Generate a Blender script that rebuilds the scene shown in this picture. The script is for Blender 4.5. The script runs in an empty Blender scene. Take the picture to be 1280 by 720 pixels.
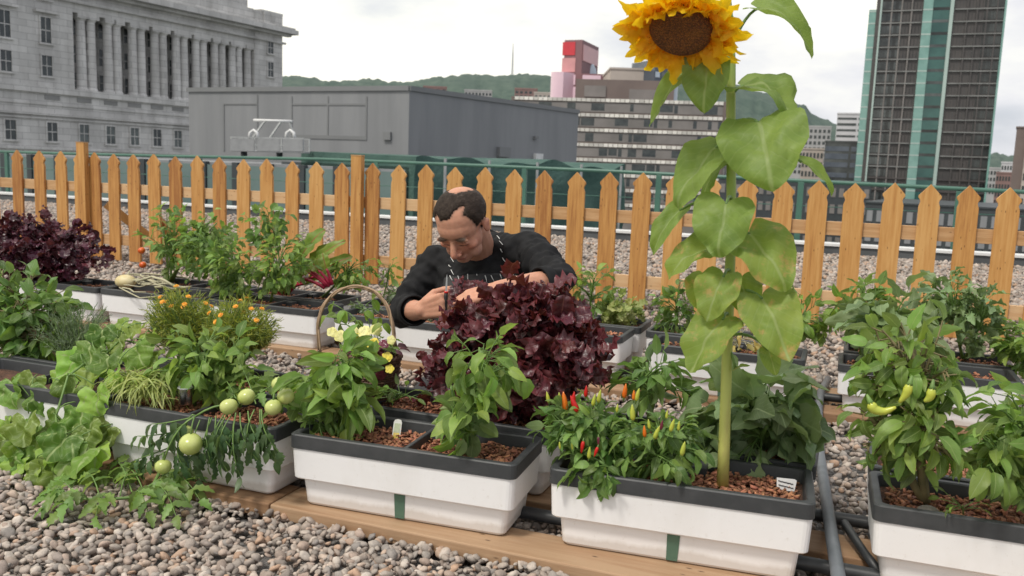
import bpy, math, random
import numpy as np
from mathutils import Vector, Matrix, noise
from mathutils.bvhtree import BVHTree

random.seed(11)
RNG = np.random.default_rng(11)
PI = math.pi
R = math.radians
scene = bpy.context.scene
COL = scene.collection

# ------------------------------------------------------------------ camera
CAM_H, FPX = 0.95, 1100.0
_roll = math.atan(0.037)
_pitch = math.atan((360 - 208) * math.cos(_roll) / FPX)
_yaw = R(20.7)
FW = Vector((-math.sin(_yaw) * math.cos(_pitch), math.cos(_yaw) * math.cos(_pitch), -math.sin(_pitch)))
_r0 = Vector((math.cos(_yaw), math.sin(_yaw), 0))
_u0 = _r0.cross(FW)
RT = _r0 * math.cos(_roll) + _u0 * math.sin(_roll)
UP = -_r0 * math.sin(_roll) + _u0 * math.cos(_roll)
CAM = Vector((0, 0, CAM_H))


def ray(px, py):
    return FW + RT * ((px - 640) / FPX) + UP * ((360 - py) / FPX)


def gz(px, py, z=0.0):
    d = ray(px, py)
    return CAM + d * ((z - CAM.z) / d.z)


def gY(px, py, Y):
    d = ray(px, py)
    return CAM + d * ((Y - CAM.y) / d.y)


def dp(px, py, w):
    return CAM + ray(px, py) * w


def depth(P):
    return (Vector(P) - CAM).dot(FW)


def mpp(P):
    return depth(P) / FPX


# ------------------------------------------------------------------ objects
ORG = {}


def tag(o, label=None, cat=None, group=None, kind=None):
    if label: o['label'] = label
    if cat: o['category'] = cat
    if group: o['group'] = group
    if kind: o['kind'] = kind
    return o


def thing(name, label, cat, loc=(0, 0, 0), group=None):
    o = bpy.data.objects.new(name, None)
    COL.objects.link(o)
    o.empty_display_size = 0.05
    o.location = loc
    ORG[o.name] = Vector(loc)
    return tag(o, label, cat, group)


def link_mesh(name, me, mat, parent=None, origin=None, smooth=True):
    """verts are given in world space; parented meshes are shifted to the parent's origin"""
    o = bpy.data.objects.new(name, me)
    COL.objects.link(o)
    off = None
    if parent is not None:
        off = ORG[parent.name]
        o.parent = parent
        ORG[o.name] = off.copy()
    else:
        off = Vector(origin) if origin is not None else Vector((0, 0, 0))
        o.location = off
        ORG[o.name] = off.copy()
    if off.length > 0:
        me.transform(Matrix.Translation(-off))
    if mat is not None:
        me.materials.append(mat)
    if smooth and len(me.polygons):
        me.polygons.foreach_set('use_smooth', np.ones(len(me.polygons), dtype=bool))
    me.update()
    return o


def copy_tree(o, parent=None, loc=None):
    c = o.copy()
    COL.objects.link(c)
    if parent is not None:
        c.parent = parent
    if loc is not None:
        c.location = loc
    ORG[c.name] = Vector(c.location) if parent is None else ORG[parent.name].copy()
    for ch in list(o.children):
        copy_tree(ch, c)
    return c


class MB:
    """collects polygons; build() links them as one mesh object"""

    def __init__(s):
        s.v = []
        s.f = []

    def add(s, vs, fs):
        n = len(s.v)
        s.v.extend([tuple(v) for v in vs])
        s.f.extend([tuple(i + n for i in f) for f in fs])

    def box(s, c, size, rot=None):
        c = Vector(c)
        h = Vector(size) / 2
        vs = [Vector((x * h.x, y * h.y, z * h.z)) for x in (-1, 1) for y in (-1, 1) for z in (-1, 1)]
        if rot is not None:
            vs = [rot @ v for v in vs]
        vs = [c + v for v in vs]
        s.add(vs, [(0, 1, 3, 2), (4, 6, 7, 5), (0, 4, 5, 1), (2, 3, 7, 6), (0, 2, 6, 4), (1, 5, 7, 3)])

    def bar(s, p0, p1, w, h, up=(0, 0, 1)):
        p0, p1 = Vector(p0), Vector(p1)
        d = (p1 - p0).normalized()
        sd = d.cross(Vector(up)).normalized()
        u = sd.cross(d)
        vs = []
        for p in (p0, p1):
            for a, b in ((-1, -1), (1, -1), (1, 1), (-1, 1)):
                vs.append(p + sd * (a * w / 2) + u * (b * h / 2))
        s.add(vs, [(3, 2, 1, 0), (4, 5, 6, 7), (0, 1, 5, 4), (1, 2, 6, 5), (2, 3, 7, 6), (3, 0, 4, 7)])

    def tube(s, pts, rad, n=6, cap=True):
        pts = [Vector(p) for p in pts]
        if not hasattr(rad, '__len__'):
            rad = [rad] * len(pts)
        ref = Vector((0, 0, 1))
        d0 = (pts[1] - pts[0]).normalized()
        if abs(d0.dot(ref)) > 0.9:
            ref = Vector((1, 0, 0))
        vs, fs = [], []
        a = d0.cross(ref).normalized()
        for i, p in enumerate(pts):
            if i == 0:
                d = pts[1] - pts[0]
            elif i == len(pts) - 1:
                d = pts[-1] - pts[-2]
            else:
                d = pts[i + 1] - pts[i - 1]
            d = d.normalized() if d.length > 1e-9 else d0
            a = (a - d * a.dot(d))
            a = a.normalized() if a.length > 1e-6 else d.orthogonal().normalized()
            b = d.cross(a)
            for k in range(n):
                t = 2 * PI * k / n
                vs.append(p + (a * math.cos(t) + b * math.sin(t)) * rad[i])
        for i in range(len(pts) - 1):
            for k in range(n):
                k2 = (k + 1) % n
                fs.append((i * n + k, i * n + k2, (i + 1) * n + k2, (i + 1) * n + k))
        if cap:
            fs.append(tuple(range(n - 1, -1, -1)))
            m = (len(pts) - 1) * n
            fs.append(tuple(m + k for k in range(n)))
        s.add(vs, fs)

    def lathe(s, c, prof, n=16, axis=None):
        """prof: list of (r, h)"""
        c = Vector(c)
        rot = Vector((0, 0, 1)).rotation_difference(Vector(axis)).to_matrix() if axis is not None else Matrix.Identity(3)
        vs, fs = [], []
        for r, h in prof:
            for k in range(n):
                t = 2 * PI * k / n
                vs.append(c + rot @ Vector((r * math.cos(t), r * math.sin(t), h)))
        for i in range(len(prof) - 1):
            for k in range(n):
                k2 = (k + 1) % n
                fs.append((i * n + k, i * n + k2, (i + 1) * n + k2, (i + 1) * n + k))
        if prof[0][0] > 1e-4: fs.append(tuple(range(n - 1, -1, -1)))
        if prof[-1][0] > 1e-4: fs.append(tuple((len(prof) - 1) * n + k for k in range(n)))
        s.add(vs, fs)

    def ell(s, c, r, rot=None, nu=16, nv=10):
        c = Vector(c)
        vs, fs = [], []
        for j in range(1, nv):
            ph = PI * j / nv
            for i in range(nu):
                th = 2 * PI * i / nu
                p = Vector((r[0] * math.sin(ph) * math.cos(th), r[1] * math.sin(ph) * math.sin(th), r[2] * math.cos(ph)))
                vs.append(c + (rot @ p if rot is not None else p))
        t = Vector((0, 0, r[2]))
        vs.append(c + (rot @ t if rot is not None else t))
        vs.append(c - (rot @ t if rot is not None else t))
        T, B = len(vs) - 2, len(vs) - 1
        for j in range(nv - 2):
            for i in range(nu):
                i2 = (i + 1) % nu
                fs.append((j * nu + i, (j + 1) * nu + i, (j + 1) * nu + i2, j * nu + i2))
        for i in range(nu):
            i2 = (i + 1) % nu
            fs.append((T, i, i2))
            fs.append((B, (nv - 2) * nu + i2, (nv - 2) * nu + i))
        s.add(vs, fs)

    def cap(s, p0, r0, p1, r1, n=12):
        """tapered capsule"""
        p0, p1 = Vector(p0), Vector(p1)
        d = (p1 - p0)
        L = d.length
        prof = []
        for k in range(5):
            a = -PI / 2 + k * PI / 8
            prof.append((max(r0 * math.cos(a), 1e-5), r0 * math.sin(a)))
        for k in range(5):
            a = k * PI / 8
            prof.append((max(r1 * math.cos(a), 1e-5), L + r1 * math.sin(a)))
        s.lathe(p0, prof, n, d)

    def loft(s, loops, cap0=True, cap1=True):
        n = len(loops[0])
        vs = [p for l in loops for p in l]
        fs = []
        for i in range(len(loops) - 1):
            for k in range(n):
                k2 = (k + 1) % n
                fs.append((i * n + k, i * n + k2, (i + 1) * n + k2, (i + 1) * n + k))
        if cap0: fs.append(tuple(range(n - 1, -1, -1)))
        if cap1: fs.append(tuple((len(loops) - 1) * n + k for k in range(n)))
        s.add(vs, fs)

    def prism(s, outline, d):
        """outline: list of Vector (front), extruded by vector d"""
        n = len(outline)
        d = Vector(d)
        vs = [Vector(p) for p in outline] + [Vector(p) + d for p in outline]
        fs = [tuple(range(n - 1, -1, -1)), tuple(n + k for k in range(n))]
        for k in range(n):
            k2 = (k + 1) % n
            fs.append((k, k2, n + k2, n + k))
        s.add(vs, fs)

    def build(s, name, mat, parent=None, origin=None, smooth=False, bevel=0.0):
        me = bpy.data.meshes.new(name)
        me.from_pydata(s.v, [], s.f)
        o = link_mesh(name, me, mat, parent, origin, smooth)
        if bevel > 0:
            m = o.modifiers.new('bevel', 'BEVEL')
            m.width = bevel
            m.segments = 2
            m.limit_method = 'ANGLE'
        return o


def np_mesh(name, V, F, uv=None):
    """V (n,3) F (m,4 or 3)"""
    me = bpy.data.meshes.new(name)
    k = F.shape[1]
    me.vertices.add(len(V))
    me.vertices.foreach_set('co', V.astype(np.float32).ravel())
    me.loops.add(F.size)
    me.loops.foreach_set('vertex_index', F.astype(np.int32).ravel())
    me.polygons.add(len(F))
    me.polygons.foreach_set('loop_start', np.arange(0, F.size, k, dtype=np.int32))
    if uv is not None:
        l = me.uv_layers.new(name='UVMap')
        l.data.foreach_set('uv', uv[F.ravel()].astype(np.float32).ravel())
    me.update(calc_edges=True)
    return me


# ------------------------------------------------------------------ materials
def new_mat(name):
    m = bpy.data.materials.new(name)
    m.use_nodes = True
    nt = m.node_tree
    for n in list(nt.nodes): nt.nodes.remove(n)
    out = nt.nodes.new('ShaderNodeOutputMaterial')
    b = nt.nodes.new('ShaderNodeBsdfPrincipled')
    nt.links.new(b.outputs[0], out.inputs[0])
    return m, nt, b, out


def N(nt, t, **kw):
    n = nt.nodes.new(t)
    for k, v in kw.items():
        if k.startswith('i_'):
            n.inputs[int(k[2:])].default_value = v
        else:
            setattr(n, k, v)
    return n


def mixc(nt, fac, a, b, blend='MIX'):
    n = nt.nodes.new('ShaderNodeMix')
    n.data_type = 'RGBA'
    n.blend_type = blend
    for sock, val in ((n.inputs[0], fac), (n.inputs[6], a), (n.inputs[7], b)):
        if isinstance(val, (int, float)): sock.default_value = val
        elif isinstance(val, (tuple, list)): sock.default_value = (*val[:3], 1)
        else: nt.links.new(val, sock)
    return n.outputs[2]


def ramp(nt, fac, stops):
    n = nt.nodes.new('ShaderNodeValToRGB')
    el = n.color_ramp.elements
    while len(el) < len(stops): el.new(0.5)
    for e, (p, c) in zip(el, stops):
        e.position = p
        e.color = (*c, 1) if len(c) == 3 else c
    nt.links.new(fac, n.inputs[0])
    return n.outputs[0]


def noise_tex(nt, scale, detail=4, rough=0.6, vec=None, stretch=None):
    tc = nt.nodes.new('ShaderNodeTexCoord')
    n = nt.nodes.new('ShaderNodeTexNoise')
    n.inputs['Scale'].default_value = scale
    n.inputs['Detail'].default_value = detail
    n.inputs['Roughness'].default_value = rough
    src = vec or tc.outputs['Object']
    if stretch:
        mp = nt.nodes.new('ShaderNodeMapping')
        mp.inputs['Scale'].default_value = stretch
        nt.links.new(src, mp.inputs[0])
        src = mp.outputs[0]
    nt.links.new(src, n.inputs['Vector'])
    return n


def island_hsv(nt, col, dv, dh=0.0, ds=0.0):
    g = nt.nodes.new('ShaderNodeNewGeometry')
    h = nt.nodes.new('ShaderNodeHueSaturation')
    mr = N(nt, 'ShaderNodeMapRange')
    nt.links.new(g.outputs['Random Per Island'], mr.inputs[0])
    mr.inputs[3].default_value = 1 - dv
    mr.inputs[4].default_value = 1 + dv
    nt.links.new(mr.outputs[0], h.inputs['Value'])
    if dh or ds:
        wn = nt.nodes.new('ShaderNodeTexWhiteNoise')
        wn.noise_dimensions = '1D'
        nt.links.new(g.outputs['Random Per Island'], wn.inputs['W'])
        if dh:
            m2 = N(nt, 'ShaderNodeMapRange')
            nt.links.new(wn.outputs[0], m2.inputs[0])
            m2.inputs[3].default_value = 0.5 - dh
            m2.inputs[4].default_value = 0.5 + dh
            nt.links.new(m2.outputs[0], h.inputs['Hue'])
    nt.links.new(col, h.inputs['Color'])
    return h.outputs[0]


def pmat(name, c1, c2=None, scale=8, rough=0.6, bump=0.0, bscale=60, metal=0.0, spec=0.5, stretch=None, island=0.0, ish=0.0, bdist=0.01, detail=4, lo=0.35, hi=0.65):
    m, nt, b, out = new_mat(name)
    c2 = c2 or tuple(x * 0.85 for x in c1)
    n = noise_tex(nt, scale, detail, stretch=stretch)
    col = ramp(nt, n.outputs['Fac'], [(lo, c1), (hi, c2)])
    if island: col = island_hsv(nt, col, island, ish)
    nt.links.new(col, b.inputs['Base Color'])
    b.inputs['Roughness'].default_value = rough
    b.inputs['Metallic'].default_value = metal
    b.inputs['Specular IOR Level'].default_value = spec
    if bump:
        nb = noise_tex(nt, bscale, 5, stretch=stretch)
        bp = nt.nodes.new('ShaderNodeBump')
        bp.inputs['Strength'].default_value = bump
        bp.inputs['Distance'].default_value = bdist
        nt.links.new(nb.outputs['Fac'], bp.inputs['Height'])
        nt.links.new(bp.outputs[0], b.inputs['Normal'])
    return m


def leafmat(name, c, light, vein=None, transl=0.35, rough=0.42, dv=0.3, dh=0.02, blot=None, spec=0.4):
    """c = main colour, light = second tone, vein colour along the midrib"""
    m, nt, b, out = new_mat(name)
    g = nt.nodes.new('ShaderNodeNewGeometry')
    n = noise_tex(nt, 14, 3)
    base = mixc(nt, ramp(nt, n.outputs['Fac'], [(0.35, (0, 0, 0)), (0.7, (1, 1, 1))]), c, light)
    if blot:
        n2 = noise_tex(nt, 22, 5, 0.7)
        base = mixc(nt, ramp(nt, n2.outputs['Fac'], [(0.54, (0, 0, 0)), (0.64, (1, 1, 1))]), base, blot)
    base = island_hsv(nt, base, dv, dh)
    hgt = None
    if vein is not None:
        uv = nt.nodes.new('ShaderNodeUVMap')
        sx = nt.nodes.new('ShaderNodeSeparateXYZ')
        nt.links.new(uv.outputs[0], sx.inputs[0])
        ax = N(nt, 'ShaderNodeMath', operation='SUBTRACT', i_1=0.5)
        nt.links.new(sx.outputs[0], ax.inputs[0])
        ab = N(nt, 'ShaderNodeMath', operation='ABSOLUTE')
        nt.links.new(ax.outputs[0], ab.inputs[0])
        mid = ramp(nt, ab.outputs[0], [(0.012, (1, 1, 1)), (0.035, (0, 0, 0))])
        # side veins: y - |x| repeated
        k = N(nt, 'ShaderNodeMath', operation='MULTIPLY', i_1=0.9)
        nt.links.new(ab.outputs[0], k.inputs[0])
        df = N(nt, 'ShaderNodeMath', operation='SUBTRACT')
        nt.links.new(sx.outputs[1], df.inputs[0])
        nt.links.new(k.outputs[0], df.inputs[1])
        nw_ = noise_tex(nt, 30, 2)
        dn = N(nt, 'ShaderNodeMath', operation='MULTIPLY_ADD', i_1=0.10)
        nt.links.new(nw_.outputs['Fac'], dn.inputs[0])
        nt.links.new(df.outputs[0], dn.inputs[2])
        ml = N(nt, 'ShaderNodeMath', operation='MULTIPLY', i_1=6.5)
        nt.links.new(dn.outputs[0], ml.inputs[0])
        fr = N(nt, 'ShaderNodeMath', operation='FRACT')
        nt.links.new(ml.outputs[0], fr.inputs[0])
        c0 = N(nt, 'ShaderNodeMath', operation='SUBTRACT', i_1=0.5)
        nt.links.new(fr.outputs[0], c0.inputs[0])
        a0 = N(nt, 'ShaderNodeMath', operation='ABSOLUTE')
        nt.links.new(c0.outputs[0], a0.inputs[0])
        side = ramp(nt, a0.outputs[0], [(0.02, (0.3, 0.3, 0.3)), (0.09, (0, 0, 0))])
        mx = N(nt, 'ShaderNodeMath', operation='MAXIMUM')
        nt.links.new(mid, mx.inputs[0])
        nt.links.new(side, mx.inputs[1])
        base = mixc(nt, mx.outputs[0], base, vein)
        hgt = mx.outputs[0]
    # paler underside
    col = mixc(nt, g.outputs['Backfacing'], base, mixc(nt, 0.35, base, (0.25, 0.33, 0.2)))
    if 'purple' in name or 'red' in name:
        col = base
        if vein is not None:
            col = mixc(nt, ramp(nt, ab.outputs[0], [(0.22, (0, 0, 0)), (0.5, (.8, .8, .8))]), base, (0.19, 0.032, 0.042))
    nt.links.new(col, b.inputs['Base Color'])
    b.inputs['Roughness'].default_value = rough
    b.inputs['Specular IOR Level'].default_value = spec
    nb = noise_tex(nt, 90, 3)
    bp = nt.nodes.new('ShaderNodeBump')
    bp.inputs['Strength'].default_value = 0.25
    bp.inputs['Distance'].default_value = 0.004
    if hgt is not None:
        sm = N(nt, 'ShaderNodeMath', operation='SUBTRACT')
        nt.links.new(nb.outputs['Fac'], sm.inputs[0])
        nt.links.new(hgt, sm.inputs[1])
        nt.links.new(sm.outputs[0], bp.inputs['Height'])
    else:
        nt.links.new(nb.outputs['Fac'], bp.inputs['Height'])
    nt.links.new(bp.outputs[0], b.inputs['Normal'])
    tr = nt.nodes.new('ShaderNodeBsdfTranslucent')
    tcol = mixc(nt, 1.0, col, (1.25, 1.3, 0.6), 'MULTIPLY')
    nt.links.new(tcol, tr.inputs[0])
    ms = nt.nodes.new('ShaderNodeMixShader')
    ms.inputs[0].default_value = transl
    nt.links.new(b.outputs[0], ms.inputs[1])
    nt.links.new(tr.outputs[0], ms.inputs[2])
    nt.links.new(ms.outputs[0], out.inputs[0])
    return m


def wood_mat(name, c1, c2, c3, axis='z', island=0.15):
    m, nt, b, out = new_mat(name)
    st = {'z': (14, 14, 0.9), 'x': (0.9, 14, 14)}[axis]
    n = noise_tex(nt, 3.0, 6, 0.65, stretch=st)
    oi = nt.nodes.new('ShaderNodeObjectInfo')
    ad = N(nt, 'ShaderNodeMath', operation='MULTIPLY_ADD', i_1=0.34, i_2=-0.17)
    nt.links.new(oi.outputs['Random'], ad.inputs[0])
    a2 = N(nt, 'ShaderNodeMath', operation='ADD')
    nt.links.new(n.outputs['Fac'], a2.inputs[0])
    nt.links.new(ad.outputs[0], a2.inputs[1])
    col = ramp(nt, a2.outputs[0], [(0.28, c2), (0.5, c1), (0.72, c3)])
    kn = nt.nodes.new('ShaderNodeTexVoronoi')
    tc = nt.nodes.new('ShaderNodeTexCoord')
    mp = nt.nodes.new('ShaderNodeMapping')
    mp.inputs['Scale'].default_value = {'z': (7, 7, 2.6), 'x': (2.6, 7, 7)}[axis]
    va = N(nt, 'ShaderNodeVectorMath', operation='ADD')
    nt.links.new(tc.outputs['Object'], va.inputs[0])
    vs = N(nt, 'ShaderNodeVectorMath', operation='SCALE')
    cb = nt.nodes.new('ShaderNodeCombineXYZ')
    for i in range(3): nt.links.new(oi.outputs['Random'], cb.inputs[i])
    nt.links.new(cb.outputs[0], vs.inputs[0])
    vs.inputs['Scale'].default_value = 9.0
    nt.links.new(vs.outputs[0], va.inputs[1])
    nt.links.new(va.outputs[0], mp.inputs[0])
    nt.links.new(mp.outputs[0], kn.inputs['Vector'])
    kf = ramp(nt, kn.outputs['Distance'], [(0.05, (1, 1, 1)), (0.13, (0, 0, 0))])
    col = mixc(nt, kf, col, tuple(x * 0.45 for x in c2))
    if island: col = island_hsv(nt, col, island)
    nt.links.new(col, b.inputs['Base Color'])
    b.inputs['Roughness'].default_value = 0.65
    bp = nt.nodes.new('ShaderNodeBump')
    bp.inputs['Strength'].default_value = 0.3
    bp.inputs['Distance'].default_value = 0.004
    nt.links.new(n.outputs['Fac'], bp.inputs['Height'])
    nt.links.new(bp.outputs[0], b.inputs['Normal'])
    return m


M = {}
M['fence'] = wood_mat('fence_wood', (0.50, 0.245, 0.068), (0.32, 0.128, 0.032), (0.60, 0.335, 0.115), 'z', 0)
M['rail_wood'] = wood_mat('fence_rail_wood', (0.56, 0.34, 0.17), (0.44, 0.245, 0.105), (0.63, 0.42, 0.23), 'x', 0)
M['plank'] = wood_mat('plank_wood', (0.34, 0.20, 0.11), (0.22, 0.12, 0.06), (0.42, 0.275, 0.165), 'x', 0)
M['white'] = pmat('planter_white_plastic', (0.80, 0.79, 0.78), (0.73, 0.72, 0.705), 3.0, 0.42, 0.04, 220, spec=0.4, lo=0.45, hi=0.8)
_m, nt, b, out = new_mat('planter_white_plastic')
_n1 = noise_tex(nt, 5, 5, .7, stretch=(1, 1, .35))
_n2 = noise_tex(nt, 60, 4, .7)
_c = mixc(nt, ramp(nt, _n1.outputs['Fac'], [(.5, (0, 0, 0)), (.85, (.45, .45, .45))]), (0.86, 0.85, 0.85), (0.66, 0.63, 0.59))
_c = mixc(nt, ramp(nt, _n2.outputs['Fac'], [(.60, (0, 0, 0)), (.75, (.35, .35, .35))]), _c, (0.52, 0.47, 0.41))
_tc = nt.nodes.new('ShaderNodeTexCoord')
_sx = nt.nodes.new('ShaderNodeSeparateXYZ')
nt.links.new(_tc.outputs['Object'], _sx.inputs[0])
_ad = N(nt, 'ShaderNodeMath', operation='MULTIPLY_ADD', i_1=-0.05)
nt.links.new(_n1.outputs['Fac'], _ad.inputs[0])
nt.links.new(_sx.outputs[2], _ad.inputs[2])
_c = mixc(nt, ramp(nt, _ad.outputs[0], [(-.02, (.5, .5, .5)), (.012, (0, 0, 0))]), _c, (0.47, 0.41, 0.35))
nt.links.new(_c, b.inputs['Base Color'])
b.inputs['Roughness'].default_value = .45
_bp = nt.nodes.new('ShaderNodeBump')
_bp.inputs['Strength'].default_value = .25
_bp.inputs['Distance'].default_value = .004
nt.links.new(noise_tex(nt, 9, 3).outputs['Fac'], _bp.inputs['Height'])
nt.links.new(_bp.outputs[0], b.inputs['Normal'])
M['white'] = _m
M['rim'] = pmat('planter_dark_rim', (0.042, 0.045, 0.048), (0.07, 0.072, 0.075), 14, 0.5, 0.05, 160, lo=0.45, hi=0.8)
M['gauge'] = pmat('green_overflow_strip', (0.09, 0.17, 0.12), (0.07, 0.14, 0.10), 20, 0.5)
M['soil'] = pmat('dark_soil', (0.16, 0.08, 0.05), (0.075, 0.04, 0.028), 40, 0.95, 0.8, 90, bdist=0.02)
M['mulch'] = pmat('bark_mulch', (0.42, 0.185, 0.10), (0.26, 0.105, 0.06), 30, 0.85, 0.3, 200, island=0.5, ish=0.012)
M['pipe'] = pmat('black_drip_pipe', (0.022, 0.024, 0.027), (0.05, 0.052, 0.055), 12, 0.45)
M['hose'] = pmat('grey_supply_pipe', (0.165, 0.18, 0.20), (0.12, 0.135, 0.15), 14, 0.5, 0.05, 100)
M['green_rail'] = pmat('green_painted_rail', (0.06, 0.155, 0.115), (0.05, 0.13, 0.10), 5, 0.4)
M['flash'] = pmat('white_flashing', (0.74, 0.74, 0.73), (0.6, 0.6, 0.6), 2, 0.5)
M['curb'] = pmat('dark_curb_membrane', (0.10, 0.105, 0.11), (0.07, 0.075, 0.08), 3, 0.8)
M['stemg'] = pmat('green_stem', (0.16, 0.27, 0.06), (0.11, 0.19, 0.05), 30, 0.5)
M['stemb'] = pmat('woody_stem', (0.24, 0.19, 0.09), (0.15, 0.13, 0.06), 30, 0.7)
M['stemp'] = pmat('purple_stem', (0.13, 0.035, 0.05), (0.08, 0.03, 0.04), 30, 0.5)
M['pepper_leaf'] = leafmat('pepper_leaf', (0.18, 0.285, 0.062), (0.275, 0.395, 0.10), (0.33, 0.43, 0.165), 0.47, dv=0.45, dh=0.022)
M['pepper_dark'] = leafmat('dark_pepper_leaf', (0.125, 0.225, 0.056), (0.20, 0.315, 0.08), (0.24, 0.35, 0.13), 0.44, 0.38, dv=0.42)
M['tomato_leaf'] = leafmat('tomato_leaf', (0.17, 0.275, 0.07), (0.25, 0.37, 0.105), None, 0.47, dv=0.42)
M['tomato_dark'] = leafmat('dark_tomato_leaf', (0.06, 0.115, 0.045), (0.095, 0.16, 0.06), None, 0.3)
M['lime_leaf'] = leafmat('lime_leaf', (0.18, 0.29, 0.05), (0.26, 0.37, 0.08), (0.33, 0.42, 0.15), 0.4)
M['cuke_leaf'] = leafmat('cucumber_leaf', (0.18, 0.30, 0.045), (0.29, 0.41, 0.085), (0.40, 0.50, 0.21), 0.38, 0.5, dv=0.55, dh=0.025)
M['egg_leaf'] = leafmat('eggplant_leaf', (0.19, 0.27, 0.115), (0.25, 0.34, 0.16), (0.31, 0.39, 0.21), 0.3, 0.55)
M['sun_leaf'] = leafmat('sunflower_leaf', (0.165, 0.265, 0.058), (0.245, 0.355, 0.085), (0.31, 0.40, 0.15), 0.42, 0.5, dv=0.25, dh=0.012)
M['sun_leaf_spot'] = leafmat('spotted_sunflower_leaf', (0.19, 0.30, 0.06), (0.28, 0.38, 0.08), (0.34, 0.42, 0.15), 0.42, 0.55, dv=0.12, blot=(0.46, 0.37, 0.12))
M['purple'] = leafmat('purple_basil_leaf', (0.085, 0.020, 0.028), (0.13, 0.034, 0.042), (0.17, 0.06, 0.07), 0.3, 0.36, dv=0.55, dh=0.02, spec=0.6)
M['purple_far'] = leafmat('purple_shiso_leaf', (0.075, 0.018, 0.032), (0.11, 0.028, 0.045), None, 0.3, 0.33, dv=0.5, dh=0.02, spec=0.6)
M['marigold_leaf'] = leafmat('marigold_leaf', (0.28, 0.31, 0.045), (0.37, 0.39, 0.085), None, 0.4, 0.55)
M['lav_leaf'] = leafmat('lavender_leaf', (0.16, 0.21, 0.13), (0.22, 0.27, 0.18), None, 0.3, 0.6)
M['grass_leaf'] = leafmat('pale_grass_blade', (0.42, 0.48, 0.15), (0.52, 0.56, 0.24), None, 0.45, 0.5)
M['chard_leaf'] = leafmat('chard_leaf', (0.13, 0.22, 0.035), (0.21, 0.27, 0.05), (0.35, 0.05, 0.06), 0.35)
M['chard_red'] = pmat('chard_red_stem', (0.42, 0.02, 0.06), (0.30, 0.015, 0.04), 20, 0.35)
M['lettuce'] = leafmat('pale_lettuce_leaf', (0.34, 0.40, 0.14), (0.44, 0.47, 0.20), None, 0.4, 0.5)
M['orange_petal'] = pmat('marigold_petal', (0.82, 0.27, 0.01), (0.88, 0.42, 0.03), 60, 0.6, island=0.2)
M['yellow_petal'] = pmat('pansy_petal', (0.80, 0.66, 0.06), (0.75, 0.62, 0.12), 40, 0.6, island=0.15)
M['pale_petal'] = pmat('pale_yellow_petal', (0.78, 0.74, 0.35), (0.75, 0.7, 0.25), 40, 0.6, island=0.15)
M['tom_green'] = pmat('green_tomato', (0.40, 0.46, 0.12), (0.52, 0.56, 0.20), 18, 0.25)
M['tom_red'] = pmat('ripe_tomato', (0.65, 0.09, 0.015), (0.7, 0.16, 0.02), 20, 0.25)
M['chili_red'] = pmat('red_chili', (0.62, 0.015, 0.012), (0.5, 0.01, 0.01), 30, 0.22)
M['chili_orange'] = pmat('orange_chili', (0.72, 0.20, 0.015), (0.65, 0.12, 0.01), 30, 0.22)
M['chili_yellow'] = pmat('yellow_green_chili', (0.50, 0.52, 0.06), (0.40, 0.46, 0.07), 30, 0.25)
M['chili_dark'] = pmat('purple_chili', (0.10, 0.012, 0.03), (0.16, 0.02, 0.04), 30, 0.25)
M['melon'] = pmat('pale_melon_skin', (0.62, 0.50, 0.24), (0.70, 0.60, 0.36), 30, 0.5)
M['vine'] = pmat('dry_pale_vine', (0.52, 0.48, 0.33), (0.40, 0.38, 0.24), 30, 0.7)
M['wicker'] = pmat('dark_wicker', (0.16, 0.085, 0.05), (0.09, 0.045, 0.03), 30, 0.6, island=0.35)
M['wicker_handle'] = pmat('twig_handle', (0.40, 0.27, 0.17), (0.27, 0.18, 0.105), 30, 0.7)
# ------------------------------------------------------------------ render, world, light, camera
scene.view_settings.view_transform = 'Standard'
scene.view_settings.look = 'None'
scene.view_settings.exposure = 0.66
scene.view_settings.gamma = 1.0
scene.render.engine = 'CYCLES'
scene.cycles.max_bounces = 8
scene.cycles.transparent_max_bounces = 6
scene.cycles.use_denoising = True

SUN_EL = R(58)
to_sun_h = Vector((-0.30, -0.74, 0)).normalized()
SUN_DIR = Vector((to_sun_h.x * math.cos(SUN_EL), to_sun_h.y * math.cos(SUN_EL), math.sin(SUN_EL)))

w = bpy.data.worlds.new('World')
scene.world = w
w.use_nodes = True
nt = w.node_tree
for n in list(nt.nodes): nt.nodes.remove(n)
wo = nt.nodes.new('ShaderNodeOutputWorld')
bg = nt.nodes.new('ShaderNodeBackground')
sky = nt.nodes.new('ShaderNodeTexSky')
sky.sky_type = 'NISHITA'
sky.sun_disc = False
sky.sun_elevation = SUN_EL
sky.sun_rotation = math.atan2(SUN_DIR.x, SUN_DIR.y)
sky.air_density = 1.0
sky.dust_density = 2.5
tc = nt.nodes.new('ShaderNodeTexCoord')
mp = nt.nodes.new('ShaderNodeMapping')
mp.inputs['Scale'].default_value = (1.6, 1.6, 4.2)
nt.links.new(tc.outputs['Generated'], mp.inputs[0])
nz = nt.nodes.new('ShaderNodeTexNoise')
nz.inputs['Scale'].default_value = 2.1
nz.inputs['Detail'].default_value = 7
nz.inputs['Roughness'].default_value = 0.52
nt.links.new(mp.outputs[0], nz.inputs['Vector'])
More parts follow.
